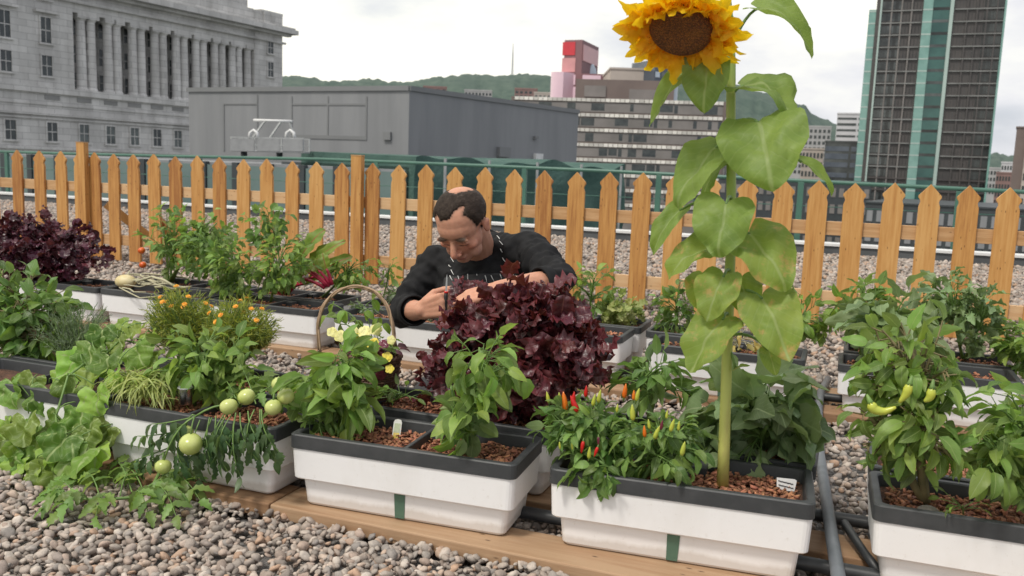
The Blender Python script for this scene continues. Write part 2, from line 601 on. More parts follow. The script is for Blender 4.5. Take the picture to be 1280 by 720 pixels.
# cloud brightness: thick grey-blue undersides to bright cream
# the cloud sheet is thinner and brighter to the west (left of the photo), greyer to the east
sxyz = nt.nodes.new('ShaderNodeSeparateXYZ')
nt.links.new(tc.outputs['Generated'], sxyz.inputs[0])
ma = N(nt, 'ShaderNodeMath', operation='MULTIPLY_ADD', i_1=-0.36, i_2=0.03)
nt.links.new(sxyz.outputs[0], ma.inputs[0])
ad = N(nt, 'ShaderNodeMath', operation='ADD')
nt.links.new(nz.outputs['Fac'], ad.inputs[0])
nt.links.new(ma.outputs[0], ad.inputs[1])
cl = ramp(nt, ad.outputs[0], [(0.36, (5.7, 5.9, 6.4)), (0.48, (7.3, 7.3, 7.5)), (0.60, (9.2, 9.1, 8.4)), (0.8, (10.6, 10.3, 9.1))])
cov = ramp(nt, nz.outputs['Fac'], [(0.30, (0.72, 0.72, 0.72)), (0.46, (0.96, 0.96, 0.96))])
skyc = mixc(nt, cov, sky.outputs[0], cl)
nt.links.new(skyc, bg.inputs[0])
bg.inputs[1].default_value = 0.078
nt.links.new(bg.outputs[0], wo.inputs[0])

sl = bpy.data.lights.new('sun', 'SUN')
sl.energy = 1.5
sl.angle = R(10)
sl.color = (1.0, 0.95, 0.87)
so = bpy.data.objects.new('sun', sl)
COL.objects.link(so)
so.rotation_euler = SUN_DIR.to_track_quat('Z', 'Y').to_euler()

cd = bpy.data.cameras.new('camera')
cd.sensor_width = 36
cd.lens = 36 * FPX / 1280
cd.clip_start = 0.05
cd.clip_end = 12000
co = bpy.data.objects.new('camera', cd)
COL.objects.link(co)
co.matrix_world = Matrix(((RT.x, UP.x, -FW.x, CAM.x), (RT.y, UP.y, -FW.y, CAM.y), (RT.z, UP.z, -FW.z, CAM.z), (0, 0, 0, 1)))
cd.dof.use_dof = True
cd.dof.focus_distance = 2.7
cd.dof.aperture_fstop = 6.5
scene.camera = co

# ------------------------------------------------------------------ ground and roof
M['roof_base'] = pmat('roof_gravel_base', (0.30, 0.285, 0.27), (0.14, 0.13, 0.125), 26, 0.9, 0.8, 40, bdist=0.03)
M['city'] = pmat('city_ground', (0.16, 0.165, 0.165), (0.09, 0.11, 0.09), 0.02, 0.9)
m = MB()
m.add([(-7000, -7000, -46), (7000, -7000, -46), (7000, 7000, -46), (-7000, 7000, -46)], [(0, 1, 2, 3)])
tag(m.build('city_ground', M['city']), kind='structure')
m = MB()
m.box((-10, 4.5, -23.0), (44, 14.9, 45.95))
tag(m.build('roof_deck', M['roof_base']), kind='structure')

# pebbles: real stones, one mass
PEB = []
for k in range(8):
    import bmesh
    bm = bmesh.new()
    bmesh.ops.create_icosphere(bm, subdivisions=2, radius=1.0)
    off = Vector((k * 7.3, 3.1 * k, 1.7))
    sx, sy, sz = random.uniform(0.8, 1.25), random.uniform(0.65, 0.95), random.uniform(0.45, 0.75)
    for v in bm.verts:
        d = v.co.copy()
        q = noise.noise(d * 0.9 + off) * 0.36 + noise.noise(d * 2.1 + off) * 0.22
        p = d * (1 + q)
        v.co = Vector((p.x * sx, p.y * sy, p.z * sz))
    hi = (np.array([v.co[:] for v in bm.verts]), np.array([[l.index for l in f.verts] for f in bm.faces]))
    bm.free()
    bm = bmesh.new()
    bmesh.ops.create_icosphere(bm, subdivisions=1, radius=1.0)
    for v in bm.verts:
        d = v.co.copy()
        q = noise.noise(d * 0.9 + off) * 0.34
        p = d * (1 + q)
        v.co = Vector((p.x * sx, p.y * sy, p.z * sz))
    lo = (np.array([v.co[:] for v in bm.verts]), np.array([[l.index for l in f.verts] for f in bm.faces]))
    bm.free()
    PEB.append((hi, lo))


def in_view(x, y, margin=0.45):
    d = np.stack([x, y, np.zeros_like(x)], 1) - np.array(CAM)
    wv = d @ np.array(FW)
    u = d @ np.array(RT)
    return (wv > 0.2) & (np.abs(u) < wv * 0.582 + margin + 0.04 * wv)


def pebble_field(x0, x1, y0, y1, dens, smin, smax, lod, zlo, zhi, skip):
    n = int((x1 - x0) * (y1 - y0) * dens)
    x = RNG.uniform(x0, x1, n)
    y = RNG.uniform(y0, y1, n)
    k = in_view(x, y)
    for (a, b, c, d) in skip:
        k &= ~((x > a) & (x < b) & (y > c) & (y < d))
    x, y = x[k], y[k]
    n = len(x)
    s = smin + (smax - smin) * RNG.random(n) ** 1.8
    z = RNG.uniform(zlo, zhi, n)
    V, F = [], []
    base = 0
    typ = RNG.integers(0, len(PEB), n)
    for t in range(len(PEB)):
        idx = np.where(typ == t)[0]
        pv, pf = PEB[t][0 if lod == 0 else 1]
        m_ = len(idx)
        if m_ == 0: continue
        a = RNG.uniform(0, 2 * PI, m_)
        tx = RNG.normal(0, 0.3, m_)
        ty = RNG.normal(0, 0.3, m_)
        ca, sa = np.cos(a), np.sin(a)
        P = pv[None] * s[idx][:, None, None]
        # tilt, then spin
        Z = P[:, :, 2] + P[:, :, 0] * tx[:, None] + P[:, :, 1] * ty[:, None]
        X = P[:, :, 0] * ca[:, None] - P[:, :, 1] * sa[:, None] + x[idx][:, None]
        Y = P[:, :, 0] * sa[:, None] + P[:, :, 1] * ca[:, None] + y[idx][:, None]
        Z = Z + z[idx][:, None]
        V.append(np.stack([X, Y, Z], 2).reshape(-1, 3))
        F.append((pf[None] + (np.arange(m_) * len(pv))[:, None, None]).reshape(-1, 3) + base)
        base += m_ * len(pv)
    return np.concatenate(V), np.concatenate(F)


m_, nt, b, out = new_mat('river_pebbles')
g = nt.nodes.new('ShaderNodeNewGeometry')
c = ramp(nt, g.outputs['Random Per Island'], [(0.0, (0.24, 0.215, 0.195)), (0.18, (0.42, 0.38, 0.345)), (0.34, (0.32, 0.265, 0.23)), (0.48, (0.52, 0.475, 0.43)),
                                            (0.60, (0.28, 0.265, 0.255)), (0.74, (0.45, 0.36, 0.305)), (0.86, (0.58, 0.535, 0.49)), (0.96, (0.46, 0.325, 0.24))])
nz = noise_tex(nt, 55, 6, 0.7)
c = mixc(nt, 0.85, c, ramp(nt, nz.outputs['Fac'], [(0.25, (0.52, 0.50, 0.485)), (0.7, (1.2, 1.13, 1.07))]), 'MULTIPLY')
nt.links.new(c, b.inputs['Base Color'])
b.inputs['Roughness'].default_value = 0.8
b.inputs['Specular IOR Level'].default_value = 0.25
bp = nt.nodes.new('ShaderNodeBump')
bp.inputs['Strength'].default_value = 0.35
bp.inputs['Distance'].default_value = 0.004
nt.links.new(noise_tex(nt, 160, 4).outputs['Fac'], bp.inputs['Height'])
nt.links.new(bp.outputs[0], b.inputs['Normal'])
M['pebble'] = m_

SK1 = [(-8, 3, 1.87, 2.02), (-8, 3, 2.2, 2.34)]
parts = [pebble_field(-3.6, 1.2, 0.95, 1.9, 4400, 0.0068, 0.0172, 0, 0.0, 0.022, SK1),
         pebble_field(-4.2, 1.4, 1.87, 2.9, 2600, 0.008, 0.019, 1, -0.004, 0.02, SK1),
         pebble_field(-6.2, 2.2, 2.9, 4.6, 1500, 0.010, 0.023, 1, 0.0, 0.022, []),
         pebble_field(-9, 3, 4.6, 6.6, 800, 0.012, 0.028, 1, 0.0, 0.022, []),
         pebble_field(-15, 6, 6.6, 11.6, 420, 0.018, 0.036, 1, 0.0, 0.02, [])]
V, F, nb_ = [], [], 0
for v, f in parts:
    V.append(v)
    F.append(f + nb_)
    nb_ += len(v)
o = link_mesh('roof_gravel', np_mesh('roof_gravel', np.concatenate(V), np.concatenate(F)), M['pebble'])
tag(o, kind='stuff', label='grey and pinkish river pebbles covering the roof', cat='gravel')
print('pebble faces', sum(len(f) for f in F))

# ------------------------------------------------------------------ planks and pipes
def plank(x0, x1, y0, y1, z1, label):
    m = MB()
    m.box(((x0 + x1) / 2, (y0 + y1) / 2, z1 / 2), (x1 - x0, y1 - y0, z1))
    o = m.build('wood_plank', M['plank'], None, ((x0 + x1) / 2, (y0 + y1) / 2, 0), bevel=0.004)
    tag(o, label, 'plank', 'planks under the planters')
    return o


plank(-3.55, -1.372, 1.866, 2.01, 0.040, 'front sawn plank under the cucumber and green tomato planters')
plank(-1.368, 0.30, 1.866, 2.01, 0.040, 'long front sawn plank under the label and chili planters')
plank(-3.55, -1.0, 2.2, 2.34, 0.040, 'second sawn plank behind the green tomato planter')
plank(-0.995, 1.3, 2.2, 2.34, 0.040, 'second sawn plank under the purple basil planter and path pipe')
plank(0.304, 1.6, 1.93, 2.07, 0.040, 'short front plank under the long pepper planter at lower right')
plank(-5.2, -2.31, 3.50, 3.63, 0.045, 'sawn plank under the melon planter in the middle row')
plank(-2.30, -0.80, 3.50, 3.63, 0.045, 'sawn plank behind the wicker basket in the middle row')
plank(-0.79, 1.6, 3.56, 3.69, 0.045, 'sawn plank under the middle row behind the sunflower')
plank(-5.2, -0.80, 3.82, 3.95, 0.045, 'rear sawn plank of the middle row near the fence')
plank(-0.79, 1.9, 3.88, 4.01, 0.045, 'rear sawn plank of the middle row on the right')


def pipe(name, pts, r, mat, label, n=10):
    m = MB()
    m.tube(pts, r, n)
    o = m.build(name, mat, None, pts[0], smooth=True)
    tag(o, label, 'pipe')
    return o


pipe('drip_pipe', [(-3.4, 2.085, 0.052), (-1.5, 2.085, 0.050), (0.4, 2.09, 0.052), (1.0, 2.1, 0.05)], 0.017, M['pipe'], 'black drip pipe between the two front planks')
pipe('drip_pipe', [(-3.4, 2.41, 0.056), (-1.2, 2.40, 0.055), (0.4, 2.40, 0.06), (1.2, 2.41, 0.055)], 0.017, M['pipe'], 'black drip pipe behind the second plank')
pipe('drip_pipe', [(-1.2, 3.76, 0.06), (0.0, 3.76, 0.06), (0.9, 3.76, 0.06)], 0.017, M['pipe'], 'black drip pipe in the middle row by the path')
pipe('drip_pipe', [(0.055, 2.33, 0.075), (0.10, 2.2, 0.06), (0.135, 2.12, 0.05)], 0.011, M['pipe'], 'short slanting black pipe stub beside the grey pipe')
hp = []
for (px, py, z) in ((1052, 760, .085), (1045, 715, .085), (1038, 672, .085), (1032, 632, .085), (1026, 590, .06), (1023, 569, .05), (1021.5, 540, .05), (1021, 511, .06), (1024, 490, .07), (1033, 474, .07)):
    hp.append(gz(px + 2, py, z))
pipe('supply_pipe', hp, 0.016, M['hose'], 'grey supply pipe running up the pebble path', 14)
# ------------------------------------------------------------------ picket fence
FY = 5.80
XL = gY(22, 230, FY).x
XR = gY(1256, 300, FY).x
NP = 34
ztop = [gY(px, py, FY).z for px, py in ((145, 190), (566, 206), (719, 210), (1065, 227), (1207, 232))]
print('fence', XL, XR, 'spacing', (XR - XL) / NP, 'ztop', [round(z, 3) for z in ztop], 'post', gY(449, 187, FY), gY(108, 176, FY), 'rail z', gY(820, 265, FY).z, gY(820, 283, FY).z, gY(1140, 283, FY).z, gY(1140, 303, FY).z, 'low', gY(820, 340, FY).z, gY(820, 352, FY).z)
fence = thing('picket_fence', 'honey coloured wooden picket fence with pointed notched pickets across the roof', 'fence', (-2.5, FY, 0))


def picket_outline(w_, h):
    s = w_ / 2
    return [(-s * .93, 0), (s * .93, 0), (s * .93, h - .135), (s * .80, h - .108), (s * .84, h - .095), (s, h - .080), (s * .98, h - .068), (0, h), (-s * .98, h - .068), (-s, h - .080), (-s * .84, h - .095), (-s * .80, h - .108), (-s * .93, h - .135)]


FPX_LIST = [-8, 22, 50, 77, 100, 119, 142, 167, 193, 219, 247, 274, 303, 333, 364, 394.5, 427, 464.5, 496, 530, 566, 603, 640, 679, 719, 759, 800, 842, 886, 930, 975, 1020, 1065, 1112, 1159, 1207, 1256, 1306, 1357]
for i, px in enumerate(FPX_LIST):
    yy = 192 + (px - 20) * 0.036 + 60
    x = gY(px, yy, FY).x
    h = 0.905 + random.uniform(-.008, .008)
    w_ = 0.128 + random.uniform(-.004, .004)
    tilt = random.uniform(-.008, .008)
    m = MB()
    m.prism([Vector((x + a + tilt * c_, FY, 0.03 + c_)) for a, c_ in picket_outline(w_, h)], (0, 0.02, 0))
    o = m.build('picket', M['fence'], fence, bevel=0.0015)
for (z0, z1, dy) in ((0.60, 0.685, 0), (0.16, 0.245, 0)):
    for (xa, xb) in ((-9.4, -6.05), (-6.04, -2.72), (-2.71, 0.4), (0.41, 3.2)):
        m = MB()
        m.box(((xa + xb) / 2, FY + 0.042, (z0 + z1) / 2 + random.uniform(-.004, .004)), (xb - xa, 0.038, z1 - z0))
        m.build('rail', M['rail_wood'], fence, bevel=0.002)
for px, zt in ((108, 1.015), (449, 0.985), (1330, 0.985)):
    x = gY(px, 250, FY).x
    m = MB()
    m.box((x, FY - 0.028, zt / 2), (0.088, 0.05, zt))
    o = m.build('post', M['fence'], fence, bevel=0.003)
    m = MB()
    m.box((x, FY - 0.028, zt + 0.004), (0.092, 0.054, 0.007))
    m.build('post_cap', M['rail_wood'], o)
x = gY(200, 320, FY).x
m = MB()
m.bar((x - .12, FY + .07, 0.42), (x + .3, FY + .09, 0.05), 0.04, 0.08)
m.build('brace', M['fence'], fence)
m = MB()
m.bar((gY(130, 270, FY + .05).x, FY + .08, 0.5), (gY(160, 330, FY).x, FY + .55, 0.03), 0.04, 0.07)
m.build('brace', M['fence'], fence)

# ------------------------------------------------------------------ roof edge curb and green railing
m = MB()
m.box((-9, 11.8, 0.055), (44, 0.26, 0.11))
cb = m.build('roof_curb', M['curb'], None, (-9, 11.8, 0))
tag(cb, 'low dark roof edge curb with a white metal cap', 'curb')
m = MB()
m.box((-9, 11.8, 0.127), (44, 0.30, 0.03))
m.build('cap_flashing', M['flash'], cb)
RY = 12.15
rail = thing('guard_rail', 'green painted tubular guard rail along the roof edge behind the fence', 'railing', (-9, RY, 0))
pts = []
for px, py in ((-60, 187.5), (60, 191.5), (200, 195), (400, 199), (600, 207), (760, 214), (940, 223), (1100, 231), (1280, 240), (1400, 246)):
    p = gY(px, py, RY)
    pts.append(p)
m = MB()
m.tube(pts, 0.027, 10)
m.build('top_rail', M['green_rail'], rail, smooth=True)
for z in (0.58, 0.33):
    m = MB()
    m.tube([(pts[0].x, RY, z), (pts[-1].x, RY, z)], 0.006, 6)
    m.build('wire', M['green_rail'], rail, smooth=True)
for px in (10, 250, 470, 655, 823, 1001, 1200):
    x = gY(px, 235, RY).x
    zt = min(pts, key=lambda q: abs(q.x - x)).z - .02
    m = MB()
    m.box((x, RY, zt / 2), (0.075, 0.05, zt))
    o = m.build('rail_post', M['green_rail'], rail, bevel=0.004)
    m = MB()
    m.box((x, RY, 0.012), (0.14, 0.12, 0.02))
    m.build('base_plate', M['green_rail'], o)


# ------------------------------------------------------------------ background buildings
class Face:
    """a vertical plane in the city given by its two ends (pixel column, distance)"""

    def __init__(s, pa, wa, pb, wb):
        def gp(px, w_):
            yh = 208 + 0.037 * (px - 640)
            p = dp(px, yh, w_)
            return Vector((p.x, p.y, 0))
        s.A, s.B = gp(pa, wa), gp(pb, wb)
        s.L = (s.B - s.A).length
        s.a = (s.B - s.A).normalized()
        n = Vector((s.a.y, -s.a.x, 0))
        if n.dot(CAM - s.A) < 0: n = -n
        s.n = n

    def hit(s, px, py, out=0):
        d = ray(px, py)
        O = s.A + s.n * out
        t = (O - CAM).dot(s.n) / d.dot(s.n)
        p = CAM + d * t
        return ((p - s.A).dot(s.a), p.z)

    def P(s, u, z, out=0):
        return s.A + s.a * u + s.n * out + Vector((0, 0, z))

    def box(s, mb, u0, u1, z0, z1, o0, o1):
        vs = [s.P(u, z, o_) for u in (u0, u1) for o_ in (o0, o1) for z in (z0, z1)]
        mb.add(vs, [(0, 1, 3, 2), (4, 6, 7, 5), (0, 4, 5, 1), (2, 3, 7, 6), (0, 2, 6, 4), (1, 5, 7, 3)])


ZG = -45.9
M['stone'] = pmat('grey_limestone', (0.58, 0.57, 0.55), (0.47, 0.465, 0.45), 0.30, 0.85, 0.15, 3, detail=8)
_m, nt, b, out = new_mat('grey_limestone_ashlar')
_tc = nt.nodes.new('ShaderNodeTexCoord')
_dt = N(nt, 'ShaderNodeVectorMath', operation='DOT_PRODUCT')
nt.links.new(_tc.outputs['Object'], _dt.inputs[0])
_fa = Face(108, 90, 303, 109).a
_dt.inputs[1].default_value = (_fa.x, _fa.y, 0)
_sx = nt.nodes.new('ShaderNodeSeparateXYZ')
nt.links.new(_tc.outputs['Object'], _sx.inputs[0])
_cb = nt.nodes.new('ShaderNodeCombineXYZ')
nt.links.new(_dt.outputs['Value'], _cb.inputs[0])
nt.links.new(_sx.outputs[2], _cb.inputs[1])
_bk = nt.nodes.new('ShaderNodeTexBrick')
nt.links.new(_cb.outputs[0], _bk.inputs['Vector'])
_bk.inputs['Scale'].default_value = 1.0
_bk.inputs['Brick Width'].default_value = 1.7
_bk.inputs['Row Height'].default_value = .62
_bk.inputs['Mortar Size'].default_value = .022
_bk.inputs['Color1'].default_value = (.68, .665, .64, 1)
_bk.inputs['Color2'].default_value = (.56, .55, .53, 1)
_bk.inputs['Mortar'].default_value = (.38, .37, .36, 1)
_n1 = noise_tex(nt, .5, 8, .65, stretch=(1, 1, .3))
_c = mixc(nt, .8, _bk.outputs['Color'], ramp(nt, _n1.outputs['Fac'], [(.28, (.62, .61, .60)), (.62, (1.05, 1.05, 1.05))]), 'MULTIPLY')
nt.links.new(_c, b.inputs['Base Color'])
b.inputs['Roughness'].default_value = .85
M['stone'] = _m
M['stone_dark'] = pmat('darker_limestone', (0.30, 0.297, 0.29), (0.25, 0.247, 0.24), 0.4, 0.9)
M['winglass'] = pmat('dark_window_glass', (0.035, 0.042, 0.045), (0.07, 0.08, 0.08), 0.7, 0.15)
M['winglass_pale'] = pmat('window_glass_with_blinds', (0.14, 0.16, 0.155), (0.07, 0.08, 0.08), 0.7, 0.25)
M['cladding'] = pmat('grey_metal_cladding', (0.25, 0.255, 0.265), (0.205, 0.21, 0.22), 0.9, 0.6, 0.05, 2, stretch=(1, 1, .12), detail=8)
M['cladding_trim'] = pmat('grey_cladding_seam', (0.20, 0.205, 0.21), (0.18, 0.185, 0.19), 0.5, 0.6)
M['galv'] = pmat('galvanised_metal', (0.45, 0.46, 0.46), (0.33, 0.34, 0.34), 3, 0.45, metal=0.3)
M['teal_glass'] = pmat('teal_spandrel_glass', (0.16, 0.225, 0.215), (0.12, 0.175, 0.17), 0.3, 0.25)
M['mullion'] = pmat('dark_mullion', (0.05, 0.06, 0.065), (0.04, 0.045, 0.05), 1, 0.5)
M['netting'] = pmat('green_debris_netting', (0.04, 0.095, 0.08), (0.065, 0.125, 0.105), 0.9, 0.9, 0.5, 6, bdist=0.1)
M['brown'] = pmat('brown_precast', (0.19, 0.15, 0.135), (0.16, 0.125, 0.115), 0.2, 0.8)
M['brown_grey'] = pmat('greyish_window_panel', (0.235, 0.215, 0.205), (0.16, 0.148, 0.14), 0.12, 0.6)
M['cream'] = pmat('cream_spandrel', (0.72, 0.69, 0.63), (0.60, 0.575, 0.54), 0.3, 0.7, island=0.25)
M['beige'] = pmat('beige_penthouse', (0.48, 0.42, 0.375), (0.42, 0.37, 0.33), 0.2, 0.8)
M['pinkred'] = pmat('red_coloured_glass', (0.62, 0.045, 0.06), (0.55, 0.04, 0.055), 0.4, 0.3)
M['pinkmid'] = pmat('rose_coloured_glass', (0.62, 0.30, 0.30), (0.56, 0.26, 0.27), 0.4, 0.3)
M['pinkpale'] = pmat('pale_pink_glass', (0.80, 0.58, 0.66), (0.76, 0.55, 0.64), 0.4, 0.3)
M['maroonframe'] = pmat('maroon_frame', (0.24, 0.12, 0.13), (0.21, 0.11, 0.12), 0.5, 0.6)
M['skyglass'] = pmat('sky_reflecting_glass', (0.40, 0.48, 0.56), (0.50, 0.56, 0.62), 0.3, 0.15)
M['bluedark'] = pmat('dark_blue_glass', (0.06, 0.075, 0.10), (0.10, 0.12, 0.15), 0.25, 0.15)
M['towerdark'] = pmat('tower_dark_granite', (0.085, 0.075, 0.072), (0.06, 0.055, 0.055), 0.15, 0.45)
M['towerglass'] = pmat('tower_black_glass', (0.018, 0.022, 0.024), (0.075, 0.085, 0.085), 0.16, 0.12, island=.7)  # pane-to-pane tone change stands in for uneven reflections
M['towerline'] = pmat('tower_floor_line', (0.26, 0.265, 0.26), (0.15, 0.155, 0.15), 0.2, 0.5)
M['towerteal'] = pmat('tower_teal_glass', (0.15, 0.30, 0.265), (0.23, 0.40, 0.36), 0.2, 0.12)
M['towergreen'] = pmat('tower_dark_green_glass', (0.025, 0.08, 0.075), (0.05, 0.14, 0.125), 0.1, 0.1)
M['towerpale'] = pmat('tower_pale_mullion', (0.42, 0.52, 0.48), (0.36, 0.46, 0.43), 0.1, 0.3)
M['offwhite'] = pmat('offwhite_concrete', (0.55, 0.545, 0.56), (0.48, 0.475, 0.49), 0.1, 0.7)
M['greycity'] = pmat('grey_city_wall', (0.40, 0.39, 0.39), (0.32, 0.32, 0.32), 0.12, 0.8)
M['brick'] = pmat('brownish_brick', (0.26, 0.165, 0.15), (0.22, 0.14, 0.13), 0.2, 0.8)

# --- neoclassical stone building, left
F1 = Face(108, 90, 303, 109)
sl_ = thing('stone_building', 'grey neoclassical stone office building with a giant order of paired columns', 'building', F1.P(0, ZG))
uL = F1.hit(-40, 100)[0]
uR = F1.hit(353, 60)[0]
uc0 = F1.hit(92, 60)[0]
uc1 = F1.hit(318, 80)[0]
zb, zt = 7.0, 14.5
wall_top = 19.0
m = MB()
F1.box(m, uL - 40, uc0, ZG, wall_top, -30, 0)
F1.box(m, uc1, uR, ZG, zt + 4.4, -30, 0)
F1.box(m, uc0, uc1, ZG, zb - 0.02, -30, 0)
F1.box(m, uc0, uc1, zt + 0.02, wall_top, -30, -0.05)
F1.box(m, uc0, uc1, zb, zt, -30, -2.6)
m.build('wall', M['stone'], sl_)
# upper attic block
m = MB()
ua = F1.hit(326, 20)[0]
F1.box(m, uL - 40, ua, wall_top - 2.1, 34, -26, -2.2)
m.build('attic_storey', M['stone'], sl_)
m = MB()
F1.box(m, uL - 40, uR + .35, zt + 0.9, zt + 1.15, 0, .35)
F1.box(m, uL - 40, uR + .9, zt + 1.9, zt + 2.2, 0, .75)
F1.box(m, uL - 40, uR + 1.5, zt + 2.203, zt + 2.75, 0, 1.4)
F1.box(m, uL - 40, uR + 1.2, zt + 2.753, zt + 3.0, 0, 1.15)
m.build('cornice', M['stone'], sl_)
m = MB()
F1.box(m, ua, uR, zt + 4.4, zt + 4.65, -3, 0.1)
for k in range(9):
    uu = ua + .6 + (uR - ua - 1.0) * k / 8
    F1.box(m, uu - .22, uu + .22, zt + 3.0, zt + 4.4, 0.003, .2)
m.build('balustrade', M['stone'], sl_)
for (za, zb_, o_) in ((6.35, 6.98, .30), (5.2, 5.4, .12), (4.2, 4.45, .35), (3.85, 4.0, .18), (0.9, 1.15, .25)):
    m = MB()
    F1.box(m, uL - 40, uR + o_, za, zb_, 0, o_)
    m.build('string_course', M['stone'], sl_)
pairs = [(340, 380), (447, 482), (545, 579), (634, 666), (719, 750), (797, 827), (872, 901), (942, 968)]
cols = [x / 3.2 for p in pairs for x in p] + [1003 / 3.2]
for px in cols:
    u = F1.hit(px, 70)[0]
    m = MB()
    c0 = F1.P(u, zb, -0.62)
    m.lathe(c0, [(.60, 0), (.60, .12), (.50, .3), (.49, 2.6), (.44, 6.75), (.44, 6.85), (.56, 7.02), (.58, 7.1)], 20)
    col_o = m.build('column', M['stone'], sl_, smooth=False)
    m = MB()
    F1.box(m, u - .66, u + .66, zb + 7.1, zt + .02, -1.25, -.02)
    m.build('capital', M['stone'], col_o)
# windows


def window(F, u0, u1, z0, z1, out, parent, pale=False, frame=None, sill=True):
    m = MB()
    F.box(m, u0, u1, z0, z1, out - .3, out + .012)
    o = m.build('window', M['winglass_pale'] if pale else M['winglass'], parent)
    m = MB()
    t = .09
    F.box(m, u0 - .13, u0 + .02, z0, z1, out + .013, out + .10)
    F.box(m, u1 - .02, u1 + .13, z0, z1, out + .013, out + .10)
    F.box(m, u0 - .13, u1 + .13, z1 + .002, z1 + .16, out + .002, out + .11)
    F.box(m, u0 + .02, u1 - .02, (z0 + z1) / 2 - .04, (z0 + z1) / 2 + .04, out + .014, out + .05)
    F.box(m, (u0 + u1) / 2 - .03, (u0 + u1) / 2 + .03, z0, z1, out + .0155, out + .045)
    m.build('window_frame', frame or M['stone'], o)
    if sill:
        m = MB()
        F.box(m, u0 - .25, u1 + .25, z0 - .18, z0 - .002, out, out + .22)
        m.build('sill', frame or M['stone'], o)
    return o


for px in (7, 58):
    u = F1.hit(px, 70)[0]
    for k, (za, zc) in enumerate(((8.0, 9.9), (11.1, 13.5), (15.2, 16.6))):
        window(F1, u - .55, u + .55, za, zc, 0, sl_, pale=(k + px) % 3 == 0)
        if k == 1:
            m = MB()
            F1.box(m, u - 1.2, u + 1.2, zc + .4, zc + .65, 0, .45)
            m.build('window_hood', M['stone'], sl_)
for px in (-25, 13, 65, 105, 138, 168, 196, 222, 248):
    u = F1.hit(px, 163)[0]
    window(F1, u - .55, u + .55, 1.75, 3.55, 0, sl_, pale=px % 3 == 0)
    window(F1, u - .55, u + .55, -1.8, .2, 0, sl_, pale=px % 2 == 0)
for i in range(len(pairs) + 1):
    if i == 0: px = 308 / 3.2
    elif i == len(pairs): px = 988 / 3.2
    else: px = (pairs[i - 1][1] + pairs[i][0]) / 2 / 3.2
    u = F1.hit(px, 70, -2.6)[0]
    for (za, zc) in ((7.3, 8.9), (9.9, 11.6), (12.7, 14.2)):
        window(F1, u - .62, u + .62, za, zc, -2.6, sl_, sill=False)
for py0, py1 in ((52, 67), (78, 96)):
    u, z1_ = F1.hit(338, py0)
    _, z0_ = F1.hit(338, py1)
    window(F1, u - .5, u + .5, z0_, z1_, 0, sl_)
# a few darker limestone panels set proud of the wall below the belt course
for px in (65, 105, 138, 168, 196, 222):
    u = F1.hit(px, 118)[0]
    m = MB()
    F1.box(m, u - .8, u + .8, 5.75, 6.2, 0.003, .06)
    m.build('panel', M['stone_dark'], sl_)

# --- grey mechanical building
F2 = Face(237, 46, 510, 40)
F3 = Face(510, 40, 720, 52)
gb = thing('grey_building', 'plain grey metal clad rooftop building with faint panel seams', 'building', F2.P(0, ZG))
zt2 = F2.hit(510, 110)[1]
m = MB()
pl = [F2.A, F2.B, F3.B, F2.A + (F3.B - F2.B)]
m.loft([[Vector((p.x, p.y, ZG)) for p in pl], [Vector((p.x, p.y, zt2)) for p in pl]])
m.build('wall', M['cladding'], gb)
m = MB()
F2.box(m, -.1, F2.L - .005, zt2 - .12, zt2 + .1, 0, .08)
F3.box(m, 0.0, F3.L, zt2 - .121, zt2 + .101, 0, .08)
m.build('parapet_trim', M['cladding_trim'], gb)
seams = [((280, 130), (280, 188)), ((322, 119), (322, 188)), ((365, 121), (365, 172)), ((410, 121), (410, 172)), ((458, 121), (458, 171)), ((365, 130), (458, 131)), ((365, 172), (458, 171)), ((322, 130), (280, 130))]
for (a, b_) in seams:
    u0, z0_ = F2.hit(*a)
    u1, z1_ = F2.hit(*b_)
    m = MB()
    F2.box(m, min(u0, u1) - .03, max(u0, u1) + .03, min(z0_, z1_) - .03, max(z0_, z1_) + .03, 0.001, .03 + random.random() * .004)
    m.build('panel_seam', M['cladding_trim'], gb)
u0, z0_ = F2.hit(485, 170)
m = MB()
F2.box(m, u0 - .2, u0 + .2, z0_ - .18, z0_ + .18, 0, .12)
m.build('vent', M['cladding_trim'], gb)
for px, py, s_, mt in ((671, 196, .35, 'flash'), (668, 172, .14, 'cladding_trim'), (628, 190, .5, 'cladding_trim')):
    u0, z0_ = F3.hit(px, py)
    m = MB()
    F3.box(m, u0 - s_, u0 + s_, z0_ - s_ * .5, z0_ + s_ * .5, 0, .2)
    m.build('wall_box', M[mt], gb)

# --- teal glazed podium below the rail, left; netting-clad roof, centre
F4 = Face(-120, 34, 512, 27)
tp = thing('glazed_podium', 'low teal glazed building seen through the fence at left', 'building', F4.P(0, ZG))
zt4 = F4.hit(300, 204)[1]
m = MB()
F4.box(m, 0, F4.L, ZG, zt4 - 1.9, -8, 0)
F4.box(m, 0, F4.L, zt4 - 1.9, zt4, -7.9, -.15)
m.build('wall', M['cladding'], tp)
nb4 = 17
for k in range(nb4):
    u0, u1 = F4.L * k / nb4, F4.L * (k + 1) / nb4
    m = MB()
    F4.box(m, u0 + .12, u1 - .12, zt4 - 1.75, zt4 - .08, -.14, .0)
    m.build('glass_panel', M['teal_glass'], tp)
    m = MB()
    F4.box(m, u0 - .11, u0 + .11, zt4 - 1.9, zt4 + .02, -.148, .06)
    m.build('mullion', M['mullion'], tp)
F5 = Face(514, 27, 778, 34)
nr = thing('netted_roof', 'low roof structure wrapped in dark green debris netting beyond the rail', 'building', F5.P(0, ZG))
z5 = F5.hit(700, 206)[1]
m = MB()
F5.box(m, 0, F5.L, ZG, z5 - .25, -7.9, -.1)
m.build('wall', M['mullion'], nr)
